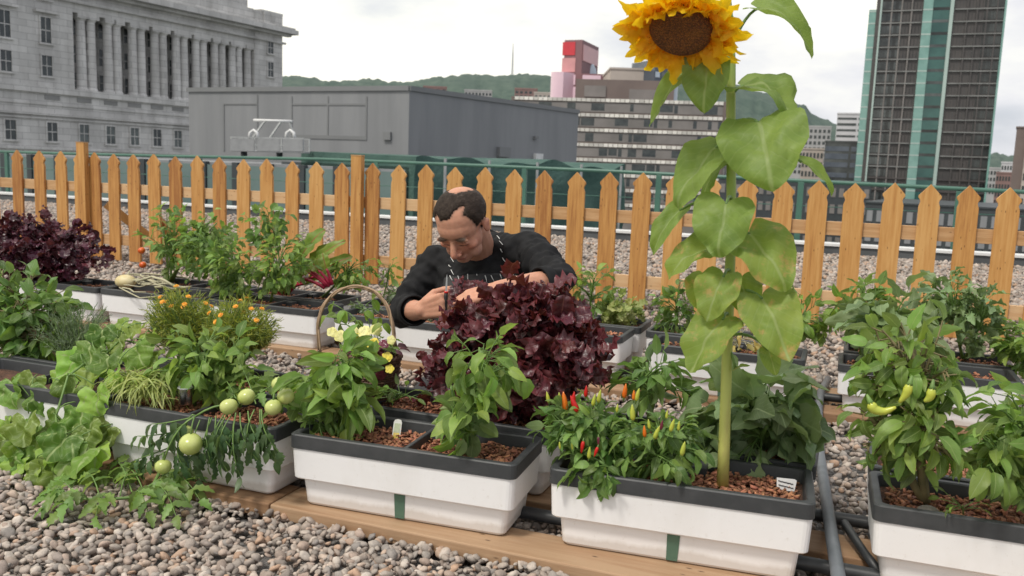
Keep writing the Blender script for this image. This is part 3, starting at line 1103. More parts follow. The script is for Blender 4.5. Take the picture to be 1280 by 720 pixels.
# wavy netting sheet, closed
nu_, nv_ = 70, 14
loops = []
for i in range(nu_ + 1):
    u = F5.L * i / nu_
    front = []
    for j in range(nv_ + 1):
        t = j / nv_
        z = z5 - 3.2 + 3.2 * t + (.10 * math.sin(u * 1.3) + .08 * math.sin(u * 3.1 + 1) if j == nv_ else 0)
        o_ = .12 * noise.noise(Vector((u * .9, z * 1.1, 2.2))) + .06 * math.sin(u * 2.1 + z * 2)
        front.append(F5.P(u, z, .15 + o_))
    back = [F5.P(u, z5 + .15, -6.5), F5.P(u, z5 - 3.2, -6.5)]
    loops.append(front + back)
m = MB()
m.loft(loops)
m.build('netting', M['netting'], nr, smooth=False)
for px in (545, 600, 660, 715, 765):
    u = F5.hit(px, 215)[0]
    m = MB()
    m.tube([F5.P(u, z5 - 3, .45), F5.P(u, z5 + .05, .45)], .05, 8)
    m.build('scaffold_pole', M['galv'], nr)

# --- window cleaning cradle
def crd(px, py, w_=30.0): return dp(px, py, w_)
gc = thing('cleaning_cradle', 'galvanised window cleaning cradle with a roller bar parked by the grey building', 'cradle', crd(335, 192))
m = MB()
dd = Vector((-.353, .935, 0)) * 0.9
for off in (Vector((0, 0, 0)), dd):
    for y0, y1 in ((171.5, 173), (181, 181.6), (187, 189.5)):
        a, b_ = crd(288, (y0 + y1) / 2 - .8) + off, crd(380, (y0 + y1) / 2 + 1) + off
        m.bar(a, b_, .05, .045)
    for px in (289, 304, 319, 336, 352, 366, 379):
        m.bar(crd(px, 171 + (px - 288) * .02) + off, crd(px, 189 + (px - 288) * .02) + off, .04, .04, (0, 1, 0))
m.build('guard_frame', M['galv'], gc)
m = MB()
cpt = [crd(288, 189), crd(380, 191.5), crd(380, 191.5) + dd, crd(288, 189) + dd]
m.loft([[p for p in cpt], [p + Vector((0, 0, .05)) for p in cpt]])
m.build('floor', M['galv'], gc)
m = MB()
for px0, px1 in ((288.5, 318), (322, 350), (354, 379)):
    pa, pb = crd(px0, 188.6) - dd * .03, crd(px1, 189.2) - dd * .03
    pc, pd = crd(px1, 174) - dd * .03, crd(px0, 173.4) - dd * .03
    m.loft([[pa, pb, pc, pd], [p - dd * .02 for p in (pa, pb, pc, pd)]])
m.build('mesh_panel', pmat('perforated_panel', (0.27, 0.275, 0.28), (0.22, 0.225, 0.23), 5, .6), gc)
m = MB()
m.tube([crd(312, 149.5) + dd * .5, crd(361, 151) + dd * .5], .05, 8)
m.build('roller_bar', M['flash'], gc, smooth=True)
m = MB()
m.bar(crd(326, 151) + dd * .5, crd(311, 172) + dd * .5, .06, .06, (0, 1, 0))
m.bar(crd(347, 151) + dd * .5, crd(332, 173) + dd * .5, .06, .06, (0, 1, 0))
m.bar(crd(357, 151) + dd * .5, crd(366, 173) + dd * .5, .05, .05, (0, 1, 0))
m.build('arm', M['galv'], gc)
for px in (315, 361):
    m = MB()
    m.tube([crd(px - 5, 173) + dd * .2, crd(px - 4.5, 166) + dd * .2, crd(px, 162.5) + dd * .2, crd(px + 4.5, 166) + dd * .2, crd(px + 5, 173) + dd * .2], .055, 8)
    m.build('hoop', M['flash'], gc, smooth=True)
for px in (300, 345):
    m = MB()
    c0 = crd(px, 192.5) + dd * .5
    m.lathe(c0 - Vector((.05, 0, 0)), [(.12, 0), (.13, .02), (.13, .08), (.12, .1)], 14, (1, 0, 0))
    m.build('wheel', M['mullion'], gc)

# --- brown banded office building
F6 = Face(640, 204, 905, 198)
ob = thing('office_building', 'brown office building with cream spandrel bands and a dark penthouse', 'building', F6.P(0, ZG))
zr = F6.hit(780, 124)[1]
FH = 3.35
m = MB()
F6.box(m, 0, F6.L, ZG, zr, -45, -.35)
m.build('wall', M['brown'], ob)
nfl = 11
for k in range(nfl):
    z1_ = zr - k * FH
    m = MB()
    nseg = 44
    for i in range(nseg):
        u0 = F6.L * i / nseg
        F6.box(m, u0 + .06, u0 + F6.L / nseg - .06, z1_ - .72, z1_ + .02, -.34, .0)
    m.build('spandrel_band', M['cream'], ob)
    m = MB()
    F6.box(m, .4, F6.L - .4, z1_ - FH + .35, z1_ - .95, -.34, -.22)
    m.build('panel_band', M['brown_grey'], ob)
    i = 0
    while i < nseg:
        wd = random.choice((1, 1, 2, 3))
        if random.random() < .58 and k < 8:
            m = MB()
            u0 = F6.L * i / nseg
            F6.box(m, u0 + .15, F6.L * min(nseg, i + wd) / nseg - .15, z1_ - FH + .45 + random.random() * .4, z1_ - 1.05, -.34, -.18)
            m.build('window', M['winglass'], ob)
        i += wd + random.choice((0, 1, 1))
m = MB()
for px in (640, 905):
    u = F6.hit(px, 150)[0]
    F6.box(m, u - .3, u + .3, ZG, zr + .03, -.345, .05)
m.build('corner_pier', M['brown'], ob)


def fblock(F, px0, px1, pyt, pyb, d, mat, name, parent, o=0):
    u0 = F.hit(px0, pyb, o)[0]
    u1 = F.hit(px1, pyb, o)[0]
    z1_ = F.hit((px0 + px1) / 2, pyt, o)[1]
    z0_ = F.hit((px0 + px1) / 2, pyb, o)[1]
    m = MB()
    F.box(m, u0, u1, z0_, z1_, o - d, o)
    return m.build(name, mat, parent)


pb_ = fblock(F6, 719, 842, 100, 125.5, 22, M['brown'], 'penthouse', ob, -6)
fblock(F6, 730, 757, 107, 121, .3, M['brown_grey'], 'louvre_panel', ob, -5.7)
fblock(F6, 786, 822, 112, 125, .3, M['brown_grey'], 'louvre_panel', ob, -5.7)
# side wing right of the main face, turned away
F6b = Face(905, 198, 912, 215)
m = MB()
F6b.box(m, .2, F6b.L, ZG, zr - .6, -3, 0)
m.build('side_wing', M['brown_grey'], ob)
F7 = Face(757, 235, 808, 235)
bp_ = thing('beige_building', 'beige flat roofed block behind the office building', 'building', F7.P(0, ZG))
z7 = F7.hit(780, 87)[1]
m = MB()
F7.box(m, 0, F7.L, ZG, z7, -20, 0)
m.build('wall', M['beige'], bp_)
m = MB()
F7.box(m, -.2, F7.L + .2, z7, z7 + .5, -20.2, .2)
F7.box(m, 3, 5, z7 + .503, z7 + 1.2, -8, -6)
m.build('roof', M['beige'], bp_)
F8 = Face(811, 230, 833, 232)
bt = thing('blue_glass_tower', 'small dark blue glass tower behind the sunflower head', 'building', F8.P(0, ZG))
z8 = F8.hit(820, 74)[1]
m = MB()
F8.box(m, 0, F8.L, ZG, z8, -12, 0)
m.build('wall', M['bluedark'], bt)
for k in range(7):
    for i in range(3):
        m = MB()
        F8.box(m, .3 + i * F8.L / 3, (i + 1) * F8.L / 3 - .2, z8 - 1.9 - k * 2.6, z8 - .5 - k * 2.6, 0.002, .1)
        m.build('window', M['skyglass'] if (k * 3 + i) % 3 == 0 else M['winglass_pale'], bt)
m = MB()
F8.box(m, F8.L + .05, F8.L + 2.6, ZG, z8 - 5, -8, -1)
m.build('side_wing', M['skyglass'], bt)

# --- pink and red glass building
F9 = Face(699, 262, 721, 260)
F9s = Face(721, 260, 741, 275)
pk = thing('pink_glass_building', 'maroon framed building with red and pink glass panels and a curved glass atrium', 'building', F9.P(0, ZG))
zp = F9.hit(710, 50)[1]
m = MB()
pl = [F9.A, F9.B, F9s.B, F9.A + (F9s.B - F9.B)]
m.loft([[Vector((p.x, p.y, ZG)) for p in pl], [Vector((p.x, p.y, zp)) for p in pl]])
m.build('wall', M['maroonframe'], pk)
for (py0, py1, mt, ins) in ((52.5, 69, 'pinkred', 2.4), (72.5, 90, 'pinkmid', 1.6), (93.5, 106, 'pinkpale', 1.6), (108.5, 123, 'pinkpale', 1.6)):
    fblock(F9, 700.5 + ins, 719 - ins * .2, py0, py1, .4, M[mt], 'coloured_glass', pk, .15)
u0, z0_ = F9s.hit(724, 74)
m = MB()
F9s.box(m, .5, F9s.L - .5, z0_, zp - 1.2, 0.02, .2)
m.build('side_glazing', M['pinkmid'], pk)
F9b = Face(684, 262, 699.3, 258)
z9 = F9b.hit(690, 91)[1]
m = MB()
nn = 10
front = []
for i in range(nn + 1):
    t = i / nn
    p = F9b.P(F9b.L * t, 0, 1.6 * math.sin(PI * t))
    front.append(p)
front += [F9b.P(F9b.L, 0, -14), F9b.P(0, 0, -14)]
m.loft([[Vector((p.x, p.y, ZG)) for p in front], [Vector((p.x, p.y, z9)) for p in front]])
m.build('round_wing', M['pinkpale'], pk)
u1 = F9s.hit(745, 95)[0]
m = MB()
a0 = dp(726, 94, 267)
m.ell(a0, (5.0, 3.0, 5.0), None, 20, 10)
m.build('atrium_dome', M['skyglass'], pk, smooth=True)
F9c = Face(721.5, 257, 752, 257)
m = MB()
F9c.box(m, 0, F9c.L, ZG, F9c.hit(735, 92)[1], -6, 0)
m.build('low_wing', M['maroonframe'], pk)
m = MB()
F9c.box(m, .3, F9c.L * .78, F9c.hit(735, 100)[1], F9c.hit(735, 94)[1], 0.01, .15)
m.build('coloured_glass', M['pinkpale'], pk)

# --- dark tower with teal glass bays
FT = Face(1078, 290, 1244, 276)
tw = thing('glass_tower', 'tall dark granite and teal glass office tower at right', 'building', FT.P(0, ZG))


def tu(px, py=120): return FT.hit(px, py)[0]
# bay edges measured at image row 0-20
xs = {k: FT.hit(v, 8)[0] for k, v in dict(l0=1087, l1=1096, l2=1102, f0=1103, f1=1153, t0=1154.5, t1=1166.5, g1=1188, p1=1192.5, r0=1194, r1=1256, e=1258.5).items()}
ztw = 78.0
FHt = 3.78
zl = FT.hit(1091, 12)[1]
m = MB()
for (ua_, ub_, uc_, ud_, zz_, oa_) in ((xs['l1'], xs['e'], xs['e'] - 6, xs['l1'] + 13, ztw, -.4), (xs['l0'] + .2, xs['l1'] - .02, xs['l1'] + 12, xs['l0'] + 11, zl - .5, -.8)):
    pl = [FT.P(ua_, 0, oa_), FT.P(ub_, 0, oa_), FT.P(uc_, 0, -32), FT.P(ud_, 0, -32)]
    m.loft([[Vector((p.x, p.y, ZG)) for p in pl], [Vector((p.x, p.y, zz_)) for p in pl]])
m.build('core', M['towerdark'], tw)


def bay(u0, u1, z1_, mat, name, out, line, lmat, step=FHt, lh=.45):
    m = MB()
    FT.box(m, u0, u1, ZG + .1, z1_, -.39, out)
    o = m.build(name, mat, tw)
    m = MB()
    z = ZG + 2
    while z < z1_ - .5:
        FT.box(m, u0 + .02, u1 - .02, z, z + lh, out + .002, out + line)
        z += step
    m.build('floor_lines', lmat, o)
    return o


bay(xs['l0'], xs['l1'], zl, M['towerteal'], 'glass_bay', -.2, .05, M['towerpale'])
bay(xs['l1'] + .03, xs['l2'] - .35, ztw - 6, M['towerdark'], 'granite_bay', .1, .04, M['towerdark'])
m = MB()
FT.box(m, xs['l2'] - .33, xs['l2'] + .22, ZG, ztw, -.38, .35)
m.build('pale_mullion', M['towerpale'], tw)
bay(xs['t0'], xs['t1'], ztw, M['towerteal'], 'glass_bay', .6, .05, M['towerpale'])
bay(xs['t1'] + .03, xs['g1'] - .03, ztw, M['towergreen'], 'green_glass_bay', .2, .04, M['towerglass'], FHt, .9)
m = MB()
FT.box(m, xs['g1'], xs['p1'], ZG, ztw, -.38, .7)
m.build('pale_mullion', M['towerpale'], tw)
m = MB()
FT.box(m, xs['r1'], xs['e'], ZG, ztw, -.381, .5)
m.build('glass_bay', M['towerteal'], tw)
# punched window bands, one per floor and face
z = ZG + 2
fl = 0
while z < ztw - 3:
    for (ua_, ub_, kind) in ((xs['f0'], xs['f1'], 0), (xs['r0'], xs['r1'], 1)):
        m = MB()
        FT.box(m, ua_ + .05, ub_ - .05, z, z + .34, -.395, .18)
        m.build('floor_ledge', M['towerline'] if z > 2 else M['towerdark'], tw)
        n_ = 12 if kind == 0 else 15
        du = (ub_ - ua_) / n_
        m = MB()
        for i in range(n_):
            wide = (kind == 0 and i < 6) or (kind == 1 and i >= 9)
            h1 = 2.75 if wide else 2.2
            g_ = .05 if wide else .42
            FT.box(m, ua_ + i * du + g_, ua_ + (i + 1) * du - g_, z + .75, z + .75 + h1 * .9, -.395, -.26)
        m.build('window_band', M['towerglass'], tw)
    z += FHt
    fl += 1
for (ua_, ub_, n_) in ((xs['f0'], xs['f1'], 4), (xs['r0'], xs['r1'], 5)):
    for i in range(1, n_):
        u = ua_ + (ub_ - ua_) * (i / n_ if n_ == 4 else (i + .3) / n_)
        m = MB()
        FT.box(m, u - .22, u + .22, ZG, ztw - .5, -.39, .1 if n_ == 5 else .12)
        m.build('vertical_rib', M['brown_grey'] if n_ == 4 else M['towerdark'], tw)

# --- other city buildings
def city_block(name, label, px0, px1, pyt, w_, d, mat, bands=None, roofmat=None, bmat=None, rows=0, cols_=0, w2=None):
    t1_, t2_ = (px0 - 640) / FPX, (px1 - 640) / FPX
    tm_ = (t1_ + t2_) / 2
    F = Face(px0, w_, px1, w2 or w_ * (1 + t1_ * tm_) / (1 + t2_ * tm_))
    t = thing(name, label, 'building', F.P(0, ZG))
    z1_ = F.hit((px0 + px1) / 2, pyt)[1]
    m = MB()
    F.box(m, 0, F.L, ZG, z1_, -d, 0)
    m.build('wall', mat, t)
    m = MB()
    F.box(m, -.2, F.L + .2, z1_, z1_ + w_ * .0018, -d - .2, .2)
    m.build('roof', roofmat or mat, t)
    if bands:
        for (ya, yb) in bands:
            za = F.hit((px0 + px1) / 2, ya)[1]
            zb__ = F.hit((px0 + px1) / 2, yb)[1]
            for f0_, f1_ in ((.02, .64), (.70, .98)):
                m = MB()
                F.box(m, F.L * f0_, F.L * f1_, min(za, zb__), max(za, zb__), 0.01, .12)
                m.build('window', bmat or M['winglass'], t)
    for r in range(rows):
        hgt = 3.4
        for c_ in range(cols_):
            m = MB()
            u0 = F.L * (c_ + .2) / cols_
            u1_ = F.L * (c_ + .8) / cols_
            F.box(m, u0, u1_, z1_ - 1.2 - (r + .55) * hgt, z1_ - 1.2 - r * hgt, 0.01, .12)
            m.build('window', bmat or M['winglass'], t)
    return t


city_block('banded_building', 'white office block with four dark window bands left of the tower', 1040, 1078, 143, 420, 30, M['offwhite'], [(147, 149.5), (154, 157), (161.5, 164), (169, 171.5)], bmat=M['winglass'])
t = city_block('dark_glass_building', 'black glass low block standing below the white banded building', 1028, 1075, 178, 300, 30, M['towerglass'], [(183, 189), (192, 199), (203, 209), (216, 222)], bmat=M['bluedark'])
city_block('shaded_side_block', 'dark brown high block cut by the right edge of the photo', 1263, 1276, 160, 240, 9, M['brown'])  # shaded side of the cream block, its shade put into the brown colour
city_block('pale_apartment_block', 'cream block with rows of square windows at the far right edge', 1276.2, 1330, 163, 238, 12, M['beige'], rows=11, cols_=9)
city_block('white_low_block', 'small white block far away right of the tower', 1249, 1263, 204, 420, 20, M['offwhite'], rows=2, cols_=4)
city_block('brick_low_block', 'low reddish brick block below the small white one', 1244, 1266, 217, 380, 20, M['brick'], rows=4, cols_=6)
city_block('grey_low_block', 'pale grey low block right of the tower foot', 1228, 1252, 211, 470, 20, M['greycity'], rows=4, cols_=6)
city_block('hillside_tower', 'grey slab block below the wooded hill behind the sunflower leaves', 985, 1034, 159, 520, 25, M['greycity'], rows=8, cols_=9)
city_block('beige_low_block', 'beige low block beside the black glass building', 1000, 1027, 187, 330, 25, M['beige'], rows=6, cols_=6)
city_block('long_low_block', 'long dark low block below the tower behind the fence', 900, 1090, 226, 190, 40, M['mullion'], rows=5, cols_=19, bmat=M['brown_grey'])
city_block('wide_low_block', 'wide dark grey block filling the view under the rail at right', 1085, 1420, 262, 150, 40, M['mullion'], rows=4, cols_=24, bmat=M['cladding'])
city_block('hillside_block', 'pale long building on the hill foot above the grey roof', 578, 612, 114, 700, 20, M['greycity'], rows=1, cols_=8)
city_block('hillside_house', 'brown brick house on the hill above the grey roof', 527, 556, 109.5, 800, 20, M['brick'], rows=1, cols_=4)
city_block('hillside_house', 'reddish house roof below the antenna mast', 640, 668, 112, 720, 20, M['brick'], rows=2, cols_=5)
city_block('hillside_house', 'small beige house between the mast and the pink building', 664, 690, 117, 640, 20, M['beige'], rows=2, cols_=5)

# --- wooded hill
def hill(name, prof, w0, wback, mat):
    """prof: skyline as (px, py); ridge at distance w0"""
    xs_ = [p[0] for p in prof]
    nx, ny = 330, 46
    V = np.zeros((nx * ny, 3))
    for i in range(nx):
        px = xs_[0] + (xs_[-1] - xs_[0]) * i / (nx - 1)
        py = float(np.interp(px, xs_, [p[1] for p in prof]))
        yh = 208 + 0.037 * (px - 640)
        zr_ = (yh - py) / FPX * w0 * 1.0
        for j in range(ny):
            t = j / (ny - 1)
            w_ = w0 * .62 + (w0 * .38 + wback) * t
            p = dp(px, yh, w_)
            tr = .38 * w0 / (w0 * .38 + wback)
            prof_t = math.sin(min(t / tr, 1) * PI / 2) ** 1.2 if t < tr else max(0, 1 - ((t - tr) / (1 - tr)) ** 2 * .9)
            z = -46 + (zr_ + 46) * prof_t
            q = noise.noise(Vector((p.x / 14, p.y / 14, 0))) * 4.5 + noise.noise(Vector((p.x / 6, p.y / 6, 3))) * 3.0 + noise.noise(Vector((p.x / 60, p.y / 60, 8))) * 8
            V[i * ny + j] = (p.x, p.y, z + q * w0 / 1500 - 2)
    F = []
    for i in range(nx - 1):
        for j in range(ny - 1):
            F.append((i * ny + j, (i + 1) * ny + j, (i + 1) * ny + j + 1, i * ny + j + 1))
    o = link_mesh(name, np_mesh(name, V, np.array(F)), mat, smooth=False)
    tag(o, kind='structure')


M['hill'] = pmat('wooded_hill', (0.048, 0.08, 0.066), (0.08, 0.115, 0.092), 0.05, 0.95, detail=8)  # distance haze put into the desaturated bluish green
hill('hill', [(250, 100), (340, 98), (360, 96), (385, 100), (420, 104), (450, 104), (490, 107), (515, 104), (545, 98), (575, 95), (600, 98), (650, 97), (690, 98), (760, 100), (830, 97), (900, 104), (950, 118), (1000, 136), (1012, 146), (1030, 154), (1060, 165), (1100, 180), (1180, 190), (1240, 193), (1300, 196), (1420, 200)], 1500, 900, M['hill'])
# --- antenna mast on the hill
am = thing('antenna_mast', 'tall thin lattice antenna mast on top of the hill', 'mast', dp(640, 99, 1490))
pb0, pt0 = dp(640, 100, 1490), dp(641.5, 54, 1490)
m = MB()
for k in range(3):
    a = 2 * PI * k / 3
    o_ = Vector((math.cos(a), math.sin(a), 0))
    m.tube([pb0 + o_ * 1.6, pb0.lerp(pt0, .7) + o_ * .7, pt0], [.5, .45, .35], 5)
for k in range(22):
    t0, t1 = k / 22, (k + 1) / 22
    for j in range(3):
        a, a2 = 2 * PI * j / 3, 2 * PI * (j + 1) / 3
        r0, r1 = 1.6 - 1.3 * t0, 1.6 - 1.3 * t1
        m.tube([pb0.lerp(pt0, t0) + Vector((math.cos(a) * r0, math.sin(a) * r0, 0)), pb0.lerp(pt0, t1) + Vector((math.cos(a2) * r1, math.sin(a2) * r1, 0))], .2, 4)
m.build('lattice', M['galv'], am)
m = MB()
m.lathe(pb0.lerp(pt0, .45), [(1.3, -1), (1.3, 1)], 8)
m.build('antenna_drum', M['galv'], am)
# ------------------------------------------------------------------ leaves
def grid_tpl(nu, nv, prof, jag=0.0, heart=0.0, lobes=None):
    V, UV = [], []
    for i in range(nu + 1):
        t = i / nu
        hw = prof(t)
        for j in range(nv + 1):
            s_ = -1 + 2 * j / nv
            e = hw
            if jag and abs(s_) > .99: e = hw * (1 + jag * (1 if i % 2 else -1))
            x = s_ * e * .5
            y = t - heart * abs(s_) ** 1.6 * max(0, 1 - t * 2.2)
            V.append((x, y))
            UV.append((.5 + s_ * .5 * min(1, hw + .15), t))
    F = [(i * (nv + 1) + j, i * (nv + 1) + j + 1, (i + 1) * (nv + 1) + j + 1, (i + 1) * (nv + 1) + j) for i in range(nu) for j in range(nv)]
    return np.array(V), np.array(F), np.array(UV)


def fan_tpl(rf, rings=3, seg=26, cx=0.0, cy=.42):
    """palmate leaf: r(theta), attached at y=0 with a notch"""
    V, UV = [], []
    for k in range(rings + 1):
        q = k / rings
        for i in range(seg):
            th = 2 * PI * i / seg
            r = rf(th) * q
            x, y = math.sin(th) * r * .5 + cx, cy + math.cos(th) * r * .5
            V.append((x, y))
            rx_, ry_ = x, y - .06
            an, rr_ = math.atan2(rx_, ry_), math.hypot(rx_, ry_)
            dv_ = min(abs(an - q_) for q_ in (0, .78, -.78, 1.6, -1.6))
            UV.append((.5 + rr_ * math.sin(min(dv_, 1.2)), rr_))
    F = []
    for k in range(rings):
        for i in range(seg):
            i2 = (i + 1) % seg
            F.append((k * seg + i, k * seg + i2, (k + 1) * seg + i2, (k + 1) * seg + i))
    return np.array(V), np.array(F), np.array(UV)


def sn(t, a, p): return max(0.0, math.sin(PI * min(1, max(0, t)) ** a)) ** p
TPL = {
    'ovate': grid_tpl(7, 4, lambda t: sn(t, .72, .8) * (1 - .1 * t) + .02),
    'ovate_s': grid_tpl(4, 2, lambda t: sn(t, .72, .8) + .02),
    'lance': grid_tpl(6, 2, lambda t: sn(t, .7, 1.0) + .02),
    'blade': grid_tpl(5, 1, lambda t: 1 - t ** 2 * .9),
    'needle': grid_tpl(2, 1, lambda t: 1 - t * .6),
    'heart': grid_tpl(16, 10, lambda t: (sn(t * .87 + .13, .70, .52) * (1 - .06 * t) + .01), heart=.22, jag=.012),
    'ruffle': grid_tpl(10, 8, lambda t: sn(t * .95 + .04, .85, .45) + .03, jag=.02),
    'jag': grid_tpl(8, 2, lambda t: sn(t, .68, .8) + .02, jag=.22),
    'egg': grid_tpl(12, 6, lambda t: (sn(t, .66, .7) + .02) * (1 + .11 * math.sin(t * 15))),
    'petal': grid_tpl(5, 2, lambda t: sn(t * .9 + .05, .8, .6)),
    'ray': grid_tpl(8, 4, lambda t: sn(t * .97 + .02, .72, .75) * (1 - .12 * t), jag=.10),
}


def _palm(th):
    # th=0 tip, pi = petiole notch
    a = abs((th + PI) % (2 * PI) - PI)
    r = .90 + .075 * math.cos(5 * a) * (1 if a < 2.4 else .3) + .018 * math.cos(17 * a)
    if a > 2.6: r *= 1 - .70 * ((a - 2.6) / (PI - 2.6)) ** 1.2
    return r * 1.12


TPL['palm'] = fan_tpl(_palm, 7, 48)


def outline_tpl(pts, ny=18, nv=8):
    P = [np.array(p, float) for p in pts]
    out = []
    n = len(P)
    for i in range(n - 1):
        p0, p1, p2, p3 = P[max(0, i - 1)], P[i], P[i + 1], P[min(n - 1, i + 2)]
        for k in range(6):
            t = k / 6
            out.append(.5 * ((2 * p1) + (-p0 + p2) * t + (2 * p0 - 5 * p1 + 4 * p2 - p3) * t * t + (-p0 + 3 * p1 - 3 * p2 + p3) * t ** 3))
    out.append(P[-1])
    out = np.array(out)
    seg = np.r_[0, np.cumsum(np.linalg.norm(np.diff(out, axis=0), axis=1))]
    seg /= seg[-1]
    V, UV = [], []
    for i in range(ny + 1):
        t = i / ny
        ox, oy = np.interp(t, seg, out[:, 0]), np.interp(t, seg, out[:, 1])
        ym = min(1, max(0, (t - .0)))
        for j in range(nv + 1):
            s_ = -1 + 2 * j / nv
            a_ = abs(s_)
            V.append((s_ * ox, ym + (oy - ym) * a_))
            UV.append((.5 + s_ * ox, ym + (oy - ym) * a_))
    F = [(i * (nv + 1) + j, i * (nv + 1) + j + 1, (i + 1) * (nv + 1) + j + 1, (i + 1) * (nv + 1) + j) for i in range(ny) for j in range(nv)]
    return np.array(V), np.array(F), np.array(UV)


TPL['ruffle'] = outline_tpl([(0, 0), (.2, .01), (.38, .10), (.5, .29), (.52, .54), (.44, .78), (.27, .93), (.1, .99), (0, 1)], 12, 8)
TPL['heart'] = outline_tpl([(0, 0), (.10, -.10), (.26, -.14), (.41, -.05), (.5, .15), (.49, .38), (.40, .61), (.26, .80), (.10, .95), (0, 1)])


class LB:
    def __init__(s):
        s.V, s.F, s.UV, s.n = [], [], [], 0

    def add(s, tpl, base, d, up, L, W, droop=.6, fold=.25, wave=0.0, wfreq=3.0, twist=0.0, crinkle=.05):
        """arrays of N leaves"""
        tv, tf, tuv = TPL[tpl]
        base = np.atleast_2d(np.asarray(base, float))
        n_ = len(base)
        if n_ == 0: return
        d = np.asarray(d, float).reshape(n_, 3)
        up = np.asarray(up, float).reshape(n_, 3)
        bc = lambda a: np.broadcast_to(np.asarray(a, float), (n_,)).copy()
        L, W, droop, fold, wave, twist = map(bc, (L, W, droop, fold, wave, twist))
        d = d / (np.linalg.norm(d, axis=1, keepdims=True) + 1e-9)
        sd = np.cross(d, up)
        nn = np.linalg.norm(sd, axis=1, keepdims=True)
        bad = nn[:, 0] < 1e-3
        if bad.any():
            sd[bad] = np.cross(d[bad], np.array([1.0, .3, .1]))
            nn = np.linalg.norm(sd, axis=1, keepdims=True)
        sd = sd / nn
        nm = np.cross(sd, d)
        x, y = tv[:, 0][None], tv[:, 1][None]
        k = np.where(np.abs(droop) < 1e-3, 1e-3, droop)[:, None]
        al = np.sin(k * y) / k
        dr = (1 - np.cos(k * y)) / k
        ang = k * y
        tw = twist[:, None] * y
        xx = x * W[:, None]
        ph = RNG.uniform(0, 6.28, (n_, 1))
        ph2 = RNG.uniform(0, 6.28, (n_, 1))
        ax = np.abs(x) * 2
        hgt = np.abs(xx) * np.sin(fold)[:, None] + (wave[:, None] * W[:, None]) * (ax ** 1.4) * np.where(x > 0, np.sin(6.28 * wfreq * y + ph), np.sin(6.28 * wfreq * y + ph2)) * .5
        p3, p4 = RNG.uniform(0, 6.28, (n_, 1)), RNG.uniform(0, 6.28, (n_, 1))
        hgt = hgt + crinkle * W[:, None] * (np.sin(11 * x + p3) * np.sin(9 * y + p4) + .6 * np.sin(19 * x + 7 * y + p4) * np.sin(15 * y + p3)) * np.minimum(1, y * 5)
        xs_ = xx * np.cos(fold)[:, None]
        xr = xs_ * np.cos(tw) - hgt * np.sin(tw)
        hr = xs_ * np.sin(tw) + hgt * np.cos(tw)
        ld = (d[:, None] * np.cos(ang)[..., None] - nm[:, None] * np.sin(ang)[..., None])
        ln = (nm[:, None] * np.cos(ang)[..., None] + d[:, None] * np.sin(ang)[..., None])
        P = base[:, None] + (d[:, None] * al[..., None] - nm[:, None] * dr[..., None]) * L[:, None, None] + sd[:, None] * xr[..., None] + ln * hr[..., None]
        m_ = len(tv)
        s.V.append(P.reshape(-1, 3))
        s.F.append((tf[None] + (np.arange(n_) * m_)[:, None, None]).reshape(-1, 4) + s.n)
        s.UV.append(np.tile(tuv, (n_, 1)))
        s.n += n_ * m_

    def build(s, name, mat, parent=None, origin=None):
        if not s.V: return None
        me = np_mesh(name, np.concatenate(s.V), np.concatenate(s.F), np.concatenate(s.UV))
        return link_mesh(name, me, mat, parent, origin, True)


def nrm(v):
    v = np.asarray(v, float)
    return v / (np.linalg.norm(v, axis=-1, keepdims=True) + 1e-9)


def curve(p0, p1, bow=(0, 0, 0), n=6):
    p0, p1, bow = Vector(p0), Vector(p1), Vector(bow)
    return [p0.lerp(p1, k / (n - 1)) + bow * (4 * (k / (n - 1)) * (1 - k / (n - 1))) for k in range(n)]


